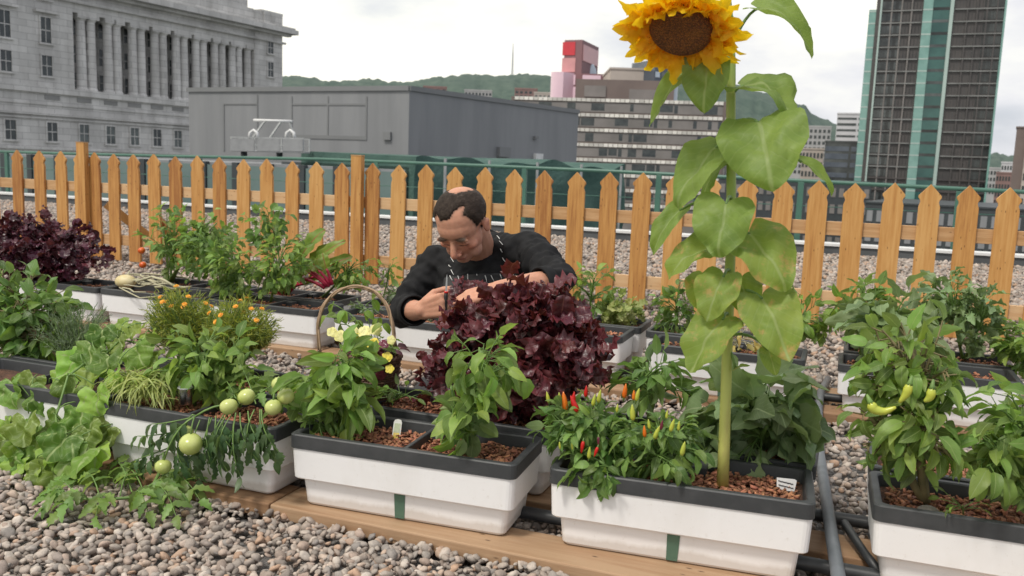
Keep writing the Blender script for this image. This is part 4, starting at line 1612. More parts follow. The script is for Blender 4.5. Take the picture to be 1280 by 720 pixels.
def crown(base, c, r, nb, mper, tpl, L, Wr, stem, lb, tip_bias=.45, droop=.9, fold=.3, wave=.1, down=.35, petiole=.03, stem_r=.006, stem_top=None, tstart=.35, nstem=1, clip=None, outw=.6, upness=.5, jit=.35, wfreq=2.5):
    """branches from a main stem to points in an ellipsoid crown, leaves along the branches"""
    base, c = Vector(base), Vector(c)
    r = Vector(r)
    top = Vector(stem_top) if stem_top is not None else c + Vector((random.uniform(-.1, .1) * r.x, 0, r.z * .35))
    stems = []
    for k in range(nstem):
        b0 = base + Vector((random.uniform(-1, 1), random.uniform(-1, 1), 0)) * (.012 * nstem if nstem > 1 else 0)
        t0 = top + Vector((random.uniform(-1, 1) * r.x, random.uniform(-1, 1) * r.y, random.uniform(-.2, .1) * r.z)) * (.45 if nstem > 1 else 0)
        pts = curve(b0, t0, (random.uniform(-.1, .1) * r.x, random.uniform(-.1, .1) * r.x, 0), 7)
        stem.tube(pts, [stem_r * (1.25 - .7 * i / 6) for i in range(7)], 7)
        stems.append(pts)
    B, D, U, LL = [], [], [], []
    for k in range(nb):
        while True:
            q = Vector((random.gauss(0, 1), random.gauss(0, 1), random.gauss(0, 1))).normalized()
            rad = random.random() ** tip_bias
            q = q * rad
            tip = c + Vector((q.x * r.x, q.y * r.y, q.z * r.z))
            if tip.z > base.z + .02 or clip is None: break
        pts = random.choice(stems)
        f = min(.95, max(.12, .3 + .5 * (tip.z - base.z) / max(.05, (top.z - base.z)) * random.uniform(.5, .9)))
        st = pts[0].lerp(pts[-1], f)
        i = min(5, int(f * 6))
        st = pts[i].lerp(pts[i + 1], f * 6 - i)
        ln = (tip - st).length
        br = curve(st, tip, Vector((0, 0, ln * random.uniform(.05, .2))), 6)
        stem.tube(br, [stem_r * .5 * (1 - .6 * j / 5) for j in range(6)], 4, cap=False)
        bd = (tip - st).normalized()
        for j in range(mper):
            t = tstart + (1 - tstart) * ((j + random.random() * .6) / mper) if mper > 1 else 1.0
            t = min(t, 1.0)
            i = min(4, int(t * 5))
            p = br[i].lerp(br[i + 1], t * 5 - i)
            out = Vector((p.x - c.x, p.y - c.y, (p.z - c.z) * .6))
            out = out.normalized() if out.length > 1e-4 else bd
            sidev = Vector((random.gauss(0, 1), random.gauss(0, 1), random.gauss(0, .6))).normalized()
            dv = (bd * .5 + out * outw + sidev * .75 + Vector((0, 0, -down + random.uniform(-.25, .25)))).normalized()
            if petiole > 0:
                p2 = p + dv * petiole * random.uniform(.6, 1.3) + Vector((0, 0, petiole * .2))
                stem.tube([p, p2], [.0012 if stem_r < .009 else .002] * 2, 3, cap=False)
                p = p2
            B.append(p)
            D.append(dv)
            u = Vector((0, 0, 1)) * upness + out * (1 - upness) + Vector((random.gauss(0, jit), random.gauss(0, jit), random.gauss(0, jit)))
            U.append(u)
            LL.append(L * random.uniform(.6, 1.15))
    LL = np.array(LL)
    nn = len(LL)
    lb.add(tpl, np.array(B), np.array(D), np.array(U), LL, LL * Wr * RNG.uniform(.85, 1.12, nn), droop * RNG.uniform(.4, 1.5, nn), fold * RNG.uniform(.2, 1.4, nn), wave, wfreq, RNG.normal(0, .25, nn))
    return B


# ------------------------------------------------------------------ planters
RIMZ, PLZ, SOILZ = 0.24, 0.04, 0.206


def rrect(x0, x1, y0, y1, z, r=.018, n=4):
    pts = []
    for (cx, cy, a0) in ((x1 - r, y1 - r, 0), (x0 + r, y1 - r, 90), (x0 + r, y0 + r, 180), (x1 - r, y0 + r, 270)):
        for k in range(n + 1):
            a = R(a0 + 90 * k / n)
            pts.append(Vector((cx + r * math.cos(a), cy + r * math.sin(a), z)))
    return pts


BOX = {}
rimh = .037


def planter(key, x0, y0, label, length=.615, dep=.245, group='white planter boxes', mulch=True, soil='mulch', rz=RIMZ, chips=420, dark=False, rot=0.0):
    rimh = .030 if key[0] == 'M' else .037
    chips = int(chips * 2.4)
    x1, y1 = x0 + length, y0 + dep
    t = thing('planter_box', label, 'planter', (x0, y0, PLZ), group)
    BOX[key] = (x0, x1, y0, y1, rz)
    t.rotation_euler.z = R(rot)
    m = MB()
    L_ = [(-.030, PLZ + .006), (-.034, PLZ + .0), (-.030, PLZ + .004), (-.0235, PLZ + .078), (-.0235, PLZ + .080), (-.004, PLZ + .083), (-.001, PLZ + .086), (.000, rz - rimh - .001)]
    L_ = [(-.040, PLZ), (-.032, PLZ + .004), (-.028, PLZ + .01), (-.022, PLZ + .074), (-.020, PLZ + .077), (-.007, PLZ + .0785), (-.004, PLZ + .082), (-.0005, rz - rimh - .002), (-.006, rz - rimh), (-.012, SOILZ - .036)]
    m.loft([rrect(x0 - i, x1 + i, y0 - i, y1 + i, z) for i, z in L_])
    # mid seam feet
    for fx in (x0 + .10, x1 - .10):
        m.box((fx, y0 + .06, PLZ - .0005), (.07, .03, .006))
    m.build('body', M['white'], t, smooth=False, bevel=0)
    m = MB()
    xc = (x0 + x1) / 2
    zb_, zt_ = PLZ + .006, PLZ + .072
    vs = [Vector((xc - .017, y0 + .0305, zb_)), Vector((xc + .009, y0 + .0305, zb_)), Vector((xc + .013, y0 + .0235, zt_)), Vector((xc - .017, y0 + .0235, zt_))]
    m.prism([v - Vector((0, .0035, 0)) for v in vs], (0, .006, 0))
    m.build('overflow_strip', M['gauge'], t)
    m = MB()
    th = .016
    loops = [rrect(x0 - .003, x1 + .003, y0 - .003, y1 + .003, rz - rimh), rrect(x0 - .003, x1 + .003, y0 - .003, y1 + .003, rz - .003), rrect(x0, x1, y0, y1, rz),
             rrect(x0 + th - .003, x1 - th + .003, y0 + th - .003, y1 - th + .003, rz), rrect(x0 + th, x1 - th, y0 + th, y1 - th, rz - .003), rrect(x0 + th + .006, x1 - th - .006, y0 + th + .006, y1 - th - .006, SOILZ - .02)]
    m.loft(loops, False, False)
    m.build('rim', M['rim'], t)
    m = MB()
    m.box((xc + .012, (y0 + y1) / 2, rz - .022), (.012, dep - 2 * th - .002, .04))
    m.box((xc + .03, y1 - .05, rz - .025), (.05, .05, .036))
    m.build('divider', M['rim'], t, bevel=.003)
    m = MB()
    nx, ny = 24, 10
    vs, fs = [], []
    for i in range(nx + 1):
        for j in range(ny + 1):
            x = x0 + th + .002 + (x1 - x0 - 2 * th - .004) * i / nx
            y = y0 + th + .002 + (y1 - y0 - 2 * th - .004) * j / ny
            vs.append((x, y, SOILZ + (rz - RIMZ) + .010 * noise.noise(Vector((x * 14, y * 14, 0)))))
    for i in range(nx):
        for j in range(ny):
            fs.append((i * (ny + 1) + j, (i + 1) * (ny + 1) + j, (i + 1) * (ny + 1) + j + 1, i * (ny + 1) + j + 1))
    m.add(vs, fs)
    m.build('soil', M['soil'], t, smooth=True)
    if mulch:
        nC = chips
        bx = np.array([(a, b_, c_) for a in (-1, 1) for b_ in (-1, 1) for c_ in (-1, 1)], float)
        fq = np.array([(0, 1, 3, 2), (4, 6, 7, 5), (0, 4, 5, 1), (2, 3, 7, 6), (0, 2, 6, 4), (1, 5, 7, 3)])
        V = []
        for k in range(nC):
            c_ = Vector((random.uniform(x0 + .035, x1 - .035), random.uniform(y0 + .035, y1 - .035), SOILZ + rz - RIMZ + random.uniform(.0, .014)))
            rot = Matrix.Rotation(random.uniform(0, 6.28), 3, 'Z') @ Matrix.Rotation(random.gauss(0, .35), 3, 'X') @ Matrix.Rotation(random.gauss(0, .35), 3, 'Y')
            sz = Vector((random.uniform(.004, .012), random.uniform(.002, .0052), random.uniform(.001, .0026)))
            sh = random.uniform(.5, 1)
            for q in bx:
                V.append(c_ + rot @ Vector((q[0] * sz.x * (sh if q[1] > 0 else 1), q[1] * sz.y, q[2] * sz.z)))
        F = (fq[None] + (np.arange(nC) * 8)[:, None, None]).reshape(-1, 4)
        o = link_mesh('mulch', np_mesh('mulch', np.array([v[:] for v in V]), F), M['mulch'], t, smooth=False)
        o['kind'] = 'stuff'
    return t


# front row (row one)
planter('L0', -2.665, 1.895, 'white planter at the far left, half hidden by cucumber leaves', .62, mulch=False)
planter('L1', -1.985, 1.885, 'white planter hung with green tomatoes, left in the front row')
planter('A', -1.312, 1.876, 'white planter with the picture label stuck in its mulch', rot=3.2)
planter('B', -.615, 1.93, 'white planter holding the sunflower and the chili plant', .60, rot=4.2)
planter('C', .108, 2.035, 'white planter cut by the lower right corner of the photo', .72, rot=1.5)
planter('L0b', -2.66, 2.165, 'back planter at the far left under the leafy bush and lavender', .62, mulch=False)
planter('L1b', -2.0, 2.175, 'back planter behind the green tomatoes, under the marigolds')
planter('Ab', -1.322, 2.205, 'back planter under the big purple basil bush and basket')
planter('Bb', -.60, 2.245, 'back planter behind the sunflower, under the eggplant', .575)
planter('Cb', .104, 2.315, 'back planter at lower right, behind the long pepper plant', .72)
# middle row (row two)
planter('M9', -4.27, 3.50, 'white planter under the far left purple shiso bush', .62, chips=150)
planter('M0', -3.63, 3.50, 'white planter with the pale melon lying on its rim', .65, mulch=False)
planter('M1', -2.945, 3.52, 'white planter behind the marigolds with pepper seedlings', .63, chips=200)
planter('M2', -2.215, 3.505, 'white planter behind the wicker basket handle', .62, chips=100)
planter('M3', -1.49, 3.66, 'white planter at the chef\'s left elbow, corner in view', .62, chips=250)
planter('M4', -.735, 3.575, 'white planter right behind the sunflower stem', .62, chips=200)
planter('M5', .012, 3.575, 'white planter at the path edge in the middle row', .63, chips=200)
planter('M0b', -3.66, 3.79, 'rear planter under the red tomato plant by the fence', .62, chips=120)
planter('M1b', -3.00, 3.80, 'rear planter with the red stemmed chard by the fence', .62, chips=150)
planter('M2b', -2.28, 3.80, 'rear planter of seedlings beside the chef\'s sleeve', .62, chips=60)
planter('M3b', -1.47, 3.93, 'rear planter of pale lettuce by the fence', .62, chips=60)
planter('M4b', -.81, 3.87, 'rear planter behind the sunflower leaves, near the fence', .62, chips=150)
planter('M5b', .03, 3.87, 'rear planter on the right near the fence, second from the path', .63, chips=200)
planter('M6', .76, 3.75, 'planter at the right edge under the bushy tomato plant', .5, chips=150)


def soil_pt(px, py, key, z=None):
    """point on the soil of a planter seen at this pixel (clamped inside the box)"""
    x0, x1, y0, y1, rz = BOX[key]
    p = gz(px, py, SOILZ)
    return Vector((min(max(p.x, x0 + .04), x1 - .04), min(max(p.y, y0 + .04), y1 - .04), SOILZ))


def crown_at(px0, px1, py0, py1, Y):
    a, b_ = gY(px0, (py0 + py1) / 2, Y), gY(px1, (py0 + py1) / 2, Y)
    c0, c1 = gY((px0 + px1) / 2, py0, Y), gY((px0 + px1) / 2, py1, Y)
    c = (c0 + c1) / 2
    return c, abs(b_.x - a.x) / 2, abs(c0.z - c1.z) / 2
# ------------------------------------------------------------------ plants
def plant(name, label, root, crowns, mat, stemmat, tpl='ovate', L=.06, Wr=.55, group=None, build=True, cat='plant', **kw):
    """crowns: list of dict(rect=(px0,px1,py0,py1), Y=, ry=, nb=, mper=)"""
    t = thing(name, label, cat, root, group)
    st, lb = MB(), LB()
    B = []
    for cr in crowns:
        c, rx, rz_ = crown_at(*cr['rect'], cr['Y'])
        k2 = dict(kw)
        k2.update({k: v for k, v in cr.items() if k not in ('rect', 'Y', 'ry', 'nb', 'mper', 'root', 'L')})
        B += crown(cr.get('root', root), c, (rx, cr.get('ry', rx * .7), rz_), cr['nb'], cr['mper'], tpl, cr.get('L', L), Wr, st, lb, **k2)
    st.build('stem', stemmat, t, smooth=True)
    lb.build('foliage', mat, t)
    return t, B


def fruit_ball(parent, name, c, r, mat, squash=.9, calyx=True, axis=None):
    m = MB()
    prof = []
    for i in range(11):
        a = -PI / 2 + PI * i / 10
        rr = math.cos(a) * r
        h = math.sin(a) * r * squash
        if i > 7: h -= (i - 7) * .03 * r
        prof.append((max(rr, 1e-5), h))
    rot = Vector((random.uniform(-.3, .3), random.uniform(-.5, .1), 1)).normalized() if axis is None else axis
    m.lathe(c, prof, 18, rot)
    o = m.build(name, mat, parent, None if parent else c, smooth=True)
    if calyx:
        l = LB()
        n_ = 5
        a = np.arange(n_) * 2 * PI / n_
        q = Vector((0, 0, 1)).rotation_difference(rot)
        D = np.array([(q @ Vector((math.cos(x), math.sin(x), .15)))[:] for x in a])
        l.add('lance', np.tile(np.array((Vector(c) + rot * r * squash * .86)[:]), (n_, 1)), D, np.tile(np.array(rot[:]), (n_, 1)), r * .8, r * .28, 1.0, .1)
        l.build('calyx', M['tomato_leaf'], o)
    return o


def chili(parent, name, base, d, L, r, mat, bend=(0, 0, 0)):
    m = MB()
    base, d = Vector(base), Vector(d).normalized()
    pts = [base + d * (L * k / 7) + Vector(bend) * (k / 7) ** 2 for k in range(8)]
    rad = [r * x for x in (.55, .95, 1.0, .95, .85, .68, .42, .08)]
    m.tube(pts, rad, 9)
    o = m.build(name, mat, parent, None, smooth=True)
    m = MB()
    m.tube([base - d * r * 1.6, base - d * r * .2, base + d * r * .5], [r * .25, r * .45, r * .62], 7)
    m.build('calyx', M['stemg'], o, smooth=True)
    return o


G_PEP = 'pepper plants in the planters'
# --- purple basil bush in the middle
root = Vector((-.93, 2.33, SOILZ))
plant('purple_basil', 'large purple basil bush the chef is trimming', root, [
    dict(rect=(592, 742, 362, 505), Y=2.36, ry=.19, nb=105, mper=7, tip_bias=.45),
    dict(rect=(610, 762, 405, 520), Y=2.33, ry=.14, nb=44, mper=6, tip_bias=.5),
    dict(rect=(548, 640, 385, 500), Y=2.33, ry=.13, nb=44, mper=7),
    dict(rect=(508, 580, 420, 500), Y=2.33, ry=.08, nb=13, mper=5),
    dict(rect=(618, 650, 342, 374), Y=2.38, ry=.05, nb=5, mper=4),
    dict(rect=(660, 715, 358, 400), Y=2.38, ry=.08, nb=9, mper=5),
    dict(rect=(570, 700, 480, 548), Y=2.34, ry=.12, nb=26, mper=6)],
    M['purple'], M['stemp'], 'ruffle', .062, .86, wave=.5, fold=.35, droop=1.2, wfreq=3.2, down=.15, petiole=.018, stem_r=.009, nstem=5, outw=.8, upness=.45, jit=.5, tip_bias=.33)
# --- purple shiso far left
root = Vector((-4.0, 3.62, SOILZ))
plant('purple_shiso', 'low wide dark purple shiso bush at the far left by the fence', root, [
    dict(rect=(-45, 132, 268, 352), Y=3.62, ry=.22, nb=150, mper=6),
    dict(rect=(-30, 90, 300, 365), Y=3.55, ry=.15, nb=40, mper=6)],
    M['purple_far'], M['stemp'], 'ruffle', .056, .85, wave=.4, fold=.25, droop=.9, down=.15, petiole=.012, stem_r=.008, nstem=5, outw=.9, tip_bias=.3)
# --- leafy bush and lavender, far left
root = Vector((-2.50, 2.27, SOILZ))
plant('leafy_bush', 'dark green broad leaved bush on a bare woody stem at the far left', soil_pt(42, 478, 'L0b'), [
    dict(rect=(-60, 90, 342, 440), Y=2.28, ry=.14, nb=90, mper=6),
    dict(rect=(-50, 60, 400, 455), Y=2.25, ry=.10, nb=30, mper=5)],
    M['pepper_dark'], M['stemb'], 'ovate', .066, .58, droop=1.0, down=.45, stem_r=.010, tip_bias=.35, fold=.35)
lv = thing('lavender', 'wispy grey green lavender clump between the leafy bush and cucumber', 'plant', soil_pt(95, 462, 'L0b'))
c, rx, rz_ = crown_at(48, 130, 372, 455, 2.28)
b0 = ORG[lv.name]
st, lb = MB(), LB()
for k in range(150):
    a = random.uniform(0, 6.28)
    rr = random.random() ** .6
    tip = Vector((c.x + rx * rr * math.cos(a), c.y + .13 * rr * math.sin(a), c.z + rz_ * random.uniform(-.2, 1.0) * (1 - .4 * rr)))
    pts = curve(b0 + Vector((random.uniform(-.05, .05), random.uniform(-.04, .04), 0)), tip, (0, 0, .02), 5)
    st.tube(pts, .0011, 3, cap=False)
    n_ = 26
    ts = np.linspace(.25, 1, n_)
    P = np.array([(pts[min(3, int(t * 4))].lerp(pts[min(3, int(t * 4)) + 1], t * 4 - min(3, int(t * 4))))[:] for t in ts])
    D = nrm(RNG.normal(0, .6, (n_, 3)) + np.array((tip - pts[0]).normalized()[:]) * .9)
    lb.add('needle', P, D, RNG.normal(0, 1, (n_, 3)), RNG.uniform(.014, .026, n_), .0026, .2, .0)
st.build('stem', M['stemg'], lv, smooth=True)
lb.build('foliage', M['lav_leaf'], lv)

# --- cucumber vine spilling over
cu = thing('cucumber_vine', 'cucumber vine with broad lobed leaves spilling over the planter edge', 'plant', soil_pt(110, 480, 'L0'))
lb, st = LB(), MB()
cuc = [(22, 520, 54, 1.92), (58, 497, 50, 1.9), (35, 560, 50, 1.84), (66, 540, 42, 1.86), (92, 455, 46, 2.0), (68, 585, 62, 1.79), (40, 592, 46, 1.80), (95, 568, 66, 1.78), (112, 598, 52, 1.8),
       (20, 600, 40, 1.8), (14, 622, 40, 1.8), (100, 520, 46, 1.87), (120, 470, 52, 1.95), (135, 450, 46, 1.98), (112, 435, 44, 2.02), (150, 425, 40, 2.03), (170, 440, 42, 2.0), (128, 415, 36, 2.06), (155, 408, 34, 2.08),
       (185, 425, 38, 2.04), (145, 470, 40, 1.95), (108, 545, 46, 1.83), (78, 520, 36, 1.88), (5, 545, 44, 1.86), (-10, 585, 46, 1.82), (120, 500, 44, 1.88), (90, 605, 46, 1.78), (55, 620, 34, 1.77), (195, 445, 32, 2.0), (40, 610, 36, 1.78), (80, 470, 40, 1.98), (172, 410, 32, 2.06), (60, 565, 44, 1.82), (118, 570, 44, 1.83), (100, 580, 40, 1.84), (130, 540, 40, 1.86), (48, 535, 40, 1.9), (15, 490, 46, 1.9), (38, 478, 40, 1.93), (88, 492, 44, 1.9), (-5, 515, 46, 1.88), (30, 535, 48, 1.85), (75, 555, 50, 1.8), (8, 570, 48, 1.82), (60, 600, 46, 1.78)]
vine = [gz(118, 478, .21), gY(105, 455, 1.97), gY(85, 470, 1.90), gY(70, 520, 1.86), gY(75, 570, 1.80), gY(90, 610, 1.77)]
st.tube(vine, [.004, .004, .0038, .0035, .003, .002], 6)
vine2 = [gz(122, 478, .21), gY(125, 450, 2.0), gY(150, 425, 2.05), gY(185, 430, 2.02)]
st.tube(vine2, [.004, .0035, .003, .002], 6)
vine3 = [gz(112, 480, .21), gY(80, 480, 1.92), gY(45, 505, 1.9), gY(20, 560, 1.83), gY(25, 605, 1.79)]
st.tube(vine3, [.004, .0038, .0035, .003, .002], 6)
allv = vine + vine2 + vine3
for (px, py, s_, Y) in cuc:
    c = gY(px, py, Y + random.uniform(-.02, .02))
    c.z = max(c.z, .035)
    Lw = s_ * mpp(c) * .95
    dv = Vector((random.uniform(-.5, .5), -.55 + random.uniform(-.3, .3), random.uniform(-.95, -.25))).normalized()
    if py < 480: dv.z *= .6
    up = Vector((random.uniform(-.6, .7), -1.0, .55 + random.uniform(-.45, .5)))
    b = c - dv * Lw * .45
    lb.add('palm', b, dv, up, Lw, Lw * 1.12, random.uniform(.3, .9), random.uniform(.05, .35), .16, 2.0, 0.0, .07)
    v = min(allv, key=lambda q: (q - b).length)
    st.tube(curve(v, b, (0, -.015, .02), 5), .0018, 5)
st.build('stem', M['stemg'], cu, smooth=True)
lb.build('foliage', M['cuke_leaf'], cu)

# --- planter with green tomatoes (L1)
plant('pepper_plant', 'bright green pepper bush above the tomatoes in the left front planter', soil_pt(255, 508, 'L1'), [
    dict(rect=(205, 300, 405, 500), Y=2.02, ry=.09, nb=26, mper=6),
    dict(rect=(250, 335, 420, 480), Y=2.05, ry=.08, nb=14, mper=5)],
    M['pepper_leaf'], M['stemg'], 'ovate', .062, .52, group=G_PEP, droop=1.1, down=.5, stem_r=.006, nstem=3)
gr = thing('ornamental_grass', 'pale yellow green grassy herb arching over the left planter rim', 'plant', soil_pt(190, 500, 'L1'))
lb = LB()
n_ = 520
a = RNG.uniform(0, 6.28, n_)
cc = gY(182, 492, 1.96)
P = np.array(cc[:]) + np.stack([RNG.normal(0, .035, n_), RNG.normal(0, .025, n_), RNG.uniform(0, .05, n_)], 1)
D = np.stack([np.cos(a), np.sin(a) * .8 - .2, RNG.uniform(.35, 1.3, n_)], 1)
lb.add('blade', P, D, np.tile([0, 0, 1.0], (n_, 1)) + RNG.normal(0, .3, (n_, 3)), RNG.uniform(.06, .125, n_), RNG.uniform(.004, .007, n_), RNG.uniform(1.4, 2.9, n_), .3)
lb.build('foliage', M['grass_leaf'], gr)

tv = thing('tomato_vine', 'tomato vine with green fruit trailing over the white planter front', 'plant', soil_pt(300, 505, 'L1'))
st, lb = MB(), LB()


def compound(st, lb, p0, p1, n=4, L=.05, Wr=.42, hang=.6, bow=(0, 0, .01), droop=1.0, tpl='jag', r=.0022):
    """a pinnate leaf from p0 to p1"""
    pts = curve(p0, p1, bow, 6)
    st.tube(pts, [r * (1 - .1 * i) for i in range(6)], 4, cap=False)
    ax = (Vector(p1) - Vector(p0)).normalized()
    side = ax.cross(Vector((0, -.5, 1))).normalized()
    B, D = [], []
    for k in range(n):
        t = .3 + .7 * k / max(1, n - 1)
        i = min(4, int(t * 5))
        q = pts[i].lerp(pts[i + 1], t * 5 - i)
        for s_ in ((-1, 1) if k < n - 1 else (0,)):
            B.append(q[:])
            dv = ax * .6 + side * s_ * .8 + Vector((random.gauss(0, .15), random.gauss(0, .15) - .1, -hang))
            D.append(dv[:])
    nn = len(B)
    lb.add(tpl, np.array(B), np.array(D), np.tile([0, -.4, 1.0], (nn, 1)) + RNG.normal(0, .35, (nn, 3)), L * RNG.uniform(.65, 1.15, nn), L * Wr * RNG.uniform(.8, 1.15, nn), droop * RNG.uniform(.5, 1.4, nn), RNG.uniform(.1, .6, nn), .12, 2.5, RNG.normal(0, .3, nn))


hub = gY(300, 508, 1.93)
hub2 = gY(245, 520, 1.86)
st.tube(curve(ORG[tv.name], hub, (0, 0, .03)), .005, 6)
st.tube(curve(hub, hub2, (0, 0, .015)), .003, 6)
st.tube(curve(hub2, gY(205, 575, 1.80), (0, -.01, .02)), .0026, 6)
for (a, b_) in [((300, 510), (330, 470)), ((310, 505), (365, 470)), ((300, 510), (275, 465)), ((320, 505), (300, 455)), ((330, 505), (372, 495))]:
    compound(st, lb, gY(*a, 1.95), gY(*b_, 2.0 + random.uniform(-.03, .05)), 5, .055, .5, .3)
hang = [((262, 522), (268, 585)), ((270, 520), (285, 590)), ((280, 518), (262, 570)), ((295, 516), (300, 595)), ((300, 516), (322, 575)), ((310, 514), (335, 560)), ((290, 518), (276, 560)), ((325, 512), (345, 575)), ((245, 520), (215, 545)), ((240, 522), (190, 530)), ((235, 528), (185, 560)), ((228, 538), (172, 545)), ((250, 525), (245, 580)), ((215, 560), (178, 585)), ((318, 512), (312, 560)), ((225, 545), (232, 585)), ((265, 522), (250, 600)), ((280, 522), (290, 560))]
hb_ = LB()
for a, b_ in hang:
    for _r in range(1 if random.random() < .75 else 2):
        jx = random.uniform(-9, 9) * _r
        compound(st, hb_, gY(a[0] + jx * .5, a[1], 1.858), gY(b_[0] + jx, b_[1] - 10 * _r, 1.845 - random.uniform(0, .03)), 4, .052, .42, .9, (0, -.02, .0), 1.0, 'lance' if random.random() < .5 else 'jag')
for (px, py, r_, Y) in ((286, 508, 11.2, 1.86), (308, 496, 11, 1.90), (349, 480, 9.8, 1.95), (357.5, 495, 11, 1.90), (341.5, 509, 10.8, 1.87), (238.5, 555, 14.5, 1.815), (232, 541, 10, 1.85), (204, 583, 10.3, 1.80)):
    c = gY(px, py, Y)
    r_ = r_ * mpp(c)
    fruit_ball(tv, 'tomato', c, r_, M['tom_green'], .92)
    st.tube(curve(c + Vector((0, 0, r_ * .8)), min((hub, hub2, gY(345, 492, 1.92), gY(205, 570, 1.82)), key=lambda q: (q - c).length), (0, 0, .015), 4), .0022, 4)
st.build('stem', M['stemg'], tv, smooth=True)
lb.build('foliage', M['tomato_leaf'], tv)

tg = thing('tomato_branch', 'tomato branch with tiny fruit sprawling on the pebbles', 'plant', gz(215, 585, .05))
st, lb = MB(), LB()
main = [gz(205, 580, .10), gz(192, 605, .07), gz(165, 622, .05), gz(125, 625, .05), gz(85, 622, .045)]
st.tube(main, [.0055, .005, .0045, .004, .003], 6)
for (a, b_) in [((192, 605), (215, 630)), ((180, 615), (150, 590)), ((165, 622), (185, 640)), ((165, 615), (140, 580)), ((140, 624), (120, 645)), ((125, 622), (105, 598)), ((110, 624), (75, 640)), ((95, 622), (62, 612)), ((198, 600), (240, 612)), ((200, 595), (250, 625)), ((190, 610), (220, 645)), ((150, 620), (165, 600)), ((205, 590), (180, 578)), ((85, 622), (60, 632))]:
    p0, p1 = gz(*a, .055), gz(*b_, .045)
    compound(st, lb, p0, p1, 5, .055, .45, .15, (0, 0, .035), .7)
for (px, py, r_) in ((121, 637, 6.2), (175, 631, 6.5), (83, 627, 4.5)):
    c = gz(px, py, .035)
    fruit_ball(tg, 'tomato', c, r_ * mpp(c), M['tom_green'])
st.build('stem', M['stemg'], tg, smooth=True)
lb.build('foliage', M['tomato_leaf'], tg)

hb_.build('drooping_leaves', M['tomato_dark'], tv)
# tin cup in the planter
c = gY(232, 505, 1.945)
tc_ = thing('tin_cup', 'small shiny tin cup standing in the left front planter', 'cup', c)
m = MB()
m.lathe(c, [(.016, 0), (.018, .002), (.0195, .045), (.0205, .047), (.0195, .048), (.018, .044), (.0165, .006), (1e-5, .005)], 22)
m.build('cup_body', pmat('tin_metal', (.6, .61, .6), (.5, .51, .5), 60, .25, metal=1.0), tc_, smooth=True)
m = MB()
m.lathe(c, [(.0205, .0472), (.0213, .048), (.0205, .0495), (.0196, .0485)], 22)
m.build('rolled_rim', M['galv'], tc_, smooth=True)

# --- marigolds
G_MAR = 'orange marigolds behind the tomatoes'
for (rect, Yp, root_px, label) in (((187, 260, 358, 438), 2.28, (225, 455), 'taller yellow green marigold with orange blooms, left of the pair'), ((262, 342, 372, 442), 2.28, (300, 460), 'rounder feathery marigold with orange blooms, right of the pair')):
    rt = soil_pt(*root_px, 'L1b')
    t = thing('marigold', label, 'plant', rt, G_MAR)
    c, rx, rz_ = crown_at(*rect, Yp)
    st, lb = MB(), LB()
    tips = []
    for k in range(420):
        q = Vector((random.gauss(0, 1), random.gauss(0, 1), random.gauss(0, 1))).normalized() * random.random() ** .35
        if q.z < -.5: q.z *= .5
        tip = c + Vector((q.x * rx, q.y * rx * .8, q.z * rz_))
        pts = curve(rt + Vector((random.uniform(-.02, .02), random.uniform(-.02, .02), .01)), tip, Vector((q.x, q.y, 0)) * .02, 6)
        st.tube(pts, .0012, 3, cap=False)
        n_ = 44
        ts = RNG.uniform(.35, 1.02, n_)
        P = np.array([pts[0].lerp(tip, t)[:] for t in ts]) + RNG.normal(0, .006, (n_, 3))
        D = nrm(RNG.normal(0, .75, (n_, 3)) + np.array(((tip - c).normalized() + Vector((0, 0, .3)))[:]))
        lb.add('needle', P, D, RNG.normal(0, 1, (n_, 3)), RNG.uniform(.012, .023, n_), .0029, .4, .0)
        if q.z > .2: tips.append((tip, q))
    st.build('stem', M['stemg'], t, smooth=True)
    lb.build('foliage', M['marigold_leaf'], t)
    random.shuffle(tips)
    spots = [(p + q.normalized() * .008, q) for p, q in tips[:12]]
    for p, q in spots:
        f = LB()
        nrmv = (q.normalized() + Vector((0, -.35, .6))).normalized()
        s1 = nrmv.orthogonal().normalized()
        s2 = nrmv.cross(s1)
        for ring, (n_, lr, lift) in enumerate(((7, .009, .15), (6, .0068, .7))):
            a = np.arange(n_) * 2 * PI / n_ + ring
            D = np.array([(s1 * math.cos(x) + s2 * math.sin(x) + nrmv * lift)[:] for x in a])
            f.add('petal', np.tile(np.array(p[:]), (n_, 1)), D, np.tile(np.array(nrmv[:]), (n_, 1)), lr, lr * .95, .5, .1, .2)
        f.build('flower', M['orange_petal'], t)

# --- peppers in planter A
plant('pepper_plant', 'pepper plant with long drooping leaves beside the wicker basket', soil_pt(425, 548, 'A'), [
    dict(rect=(380, 455, 425, 505), Y=2.02, ry=.085, nb=24, mper=6),
    dict(rect=(372, 420, 445, 530), Y=1.99, ry=.06, nb=9, mper=4),
    dict(rect=(420, 452, 470, 535), Y=1.98, ry=.05, nb=8, mper=4)],
    M['pepper_leaf'], M['stemg'], 'ovate', .092, .42, group=G_PEP, droop=1.5, down=.75, stem_r=.006, nstem=2, fold=.5, outw=.5)
plant('pepper_plant', 'young lanky pepper plant in front of the purple basil bush', soil_pt(583, 568, 'A'), [
    dict(rect=(565, 655, 415, 480), Y=2.0, ry=.07, nb=15, mper=5),
    dict(rect=(548, 600, 460, 530), Y=1.96, ry=.05, nb=7, mper=4),
    dict(rect=(560, 600, 500, 560), Y=1.95, ry=.04, nb=7, mper=4)],
    M['pepper_leaf'], M['stemg'], 'ovate', .074, .55, group=G_PEP, droop=1.2, down=.65, stem_r=.005, nstem=2, fold=.35, outw=.5)
sd = soil_pt(490, 505, 'Ab')
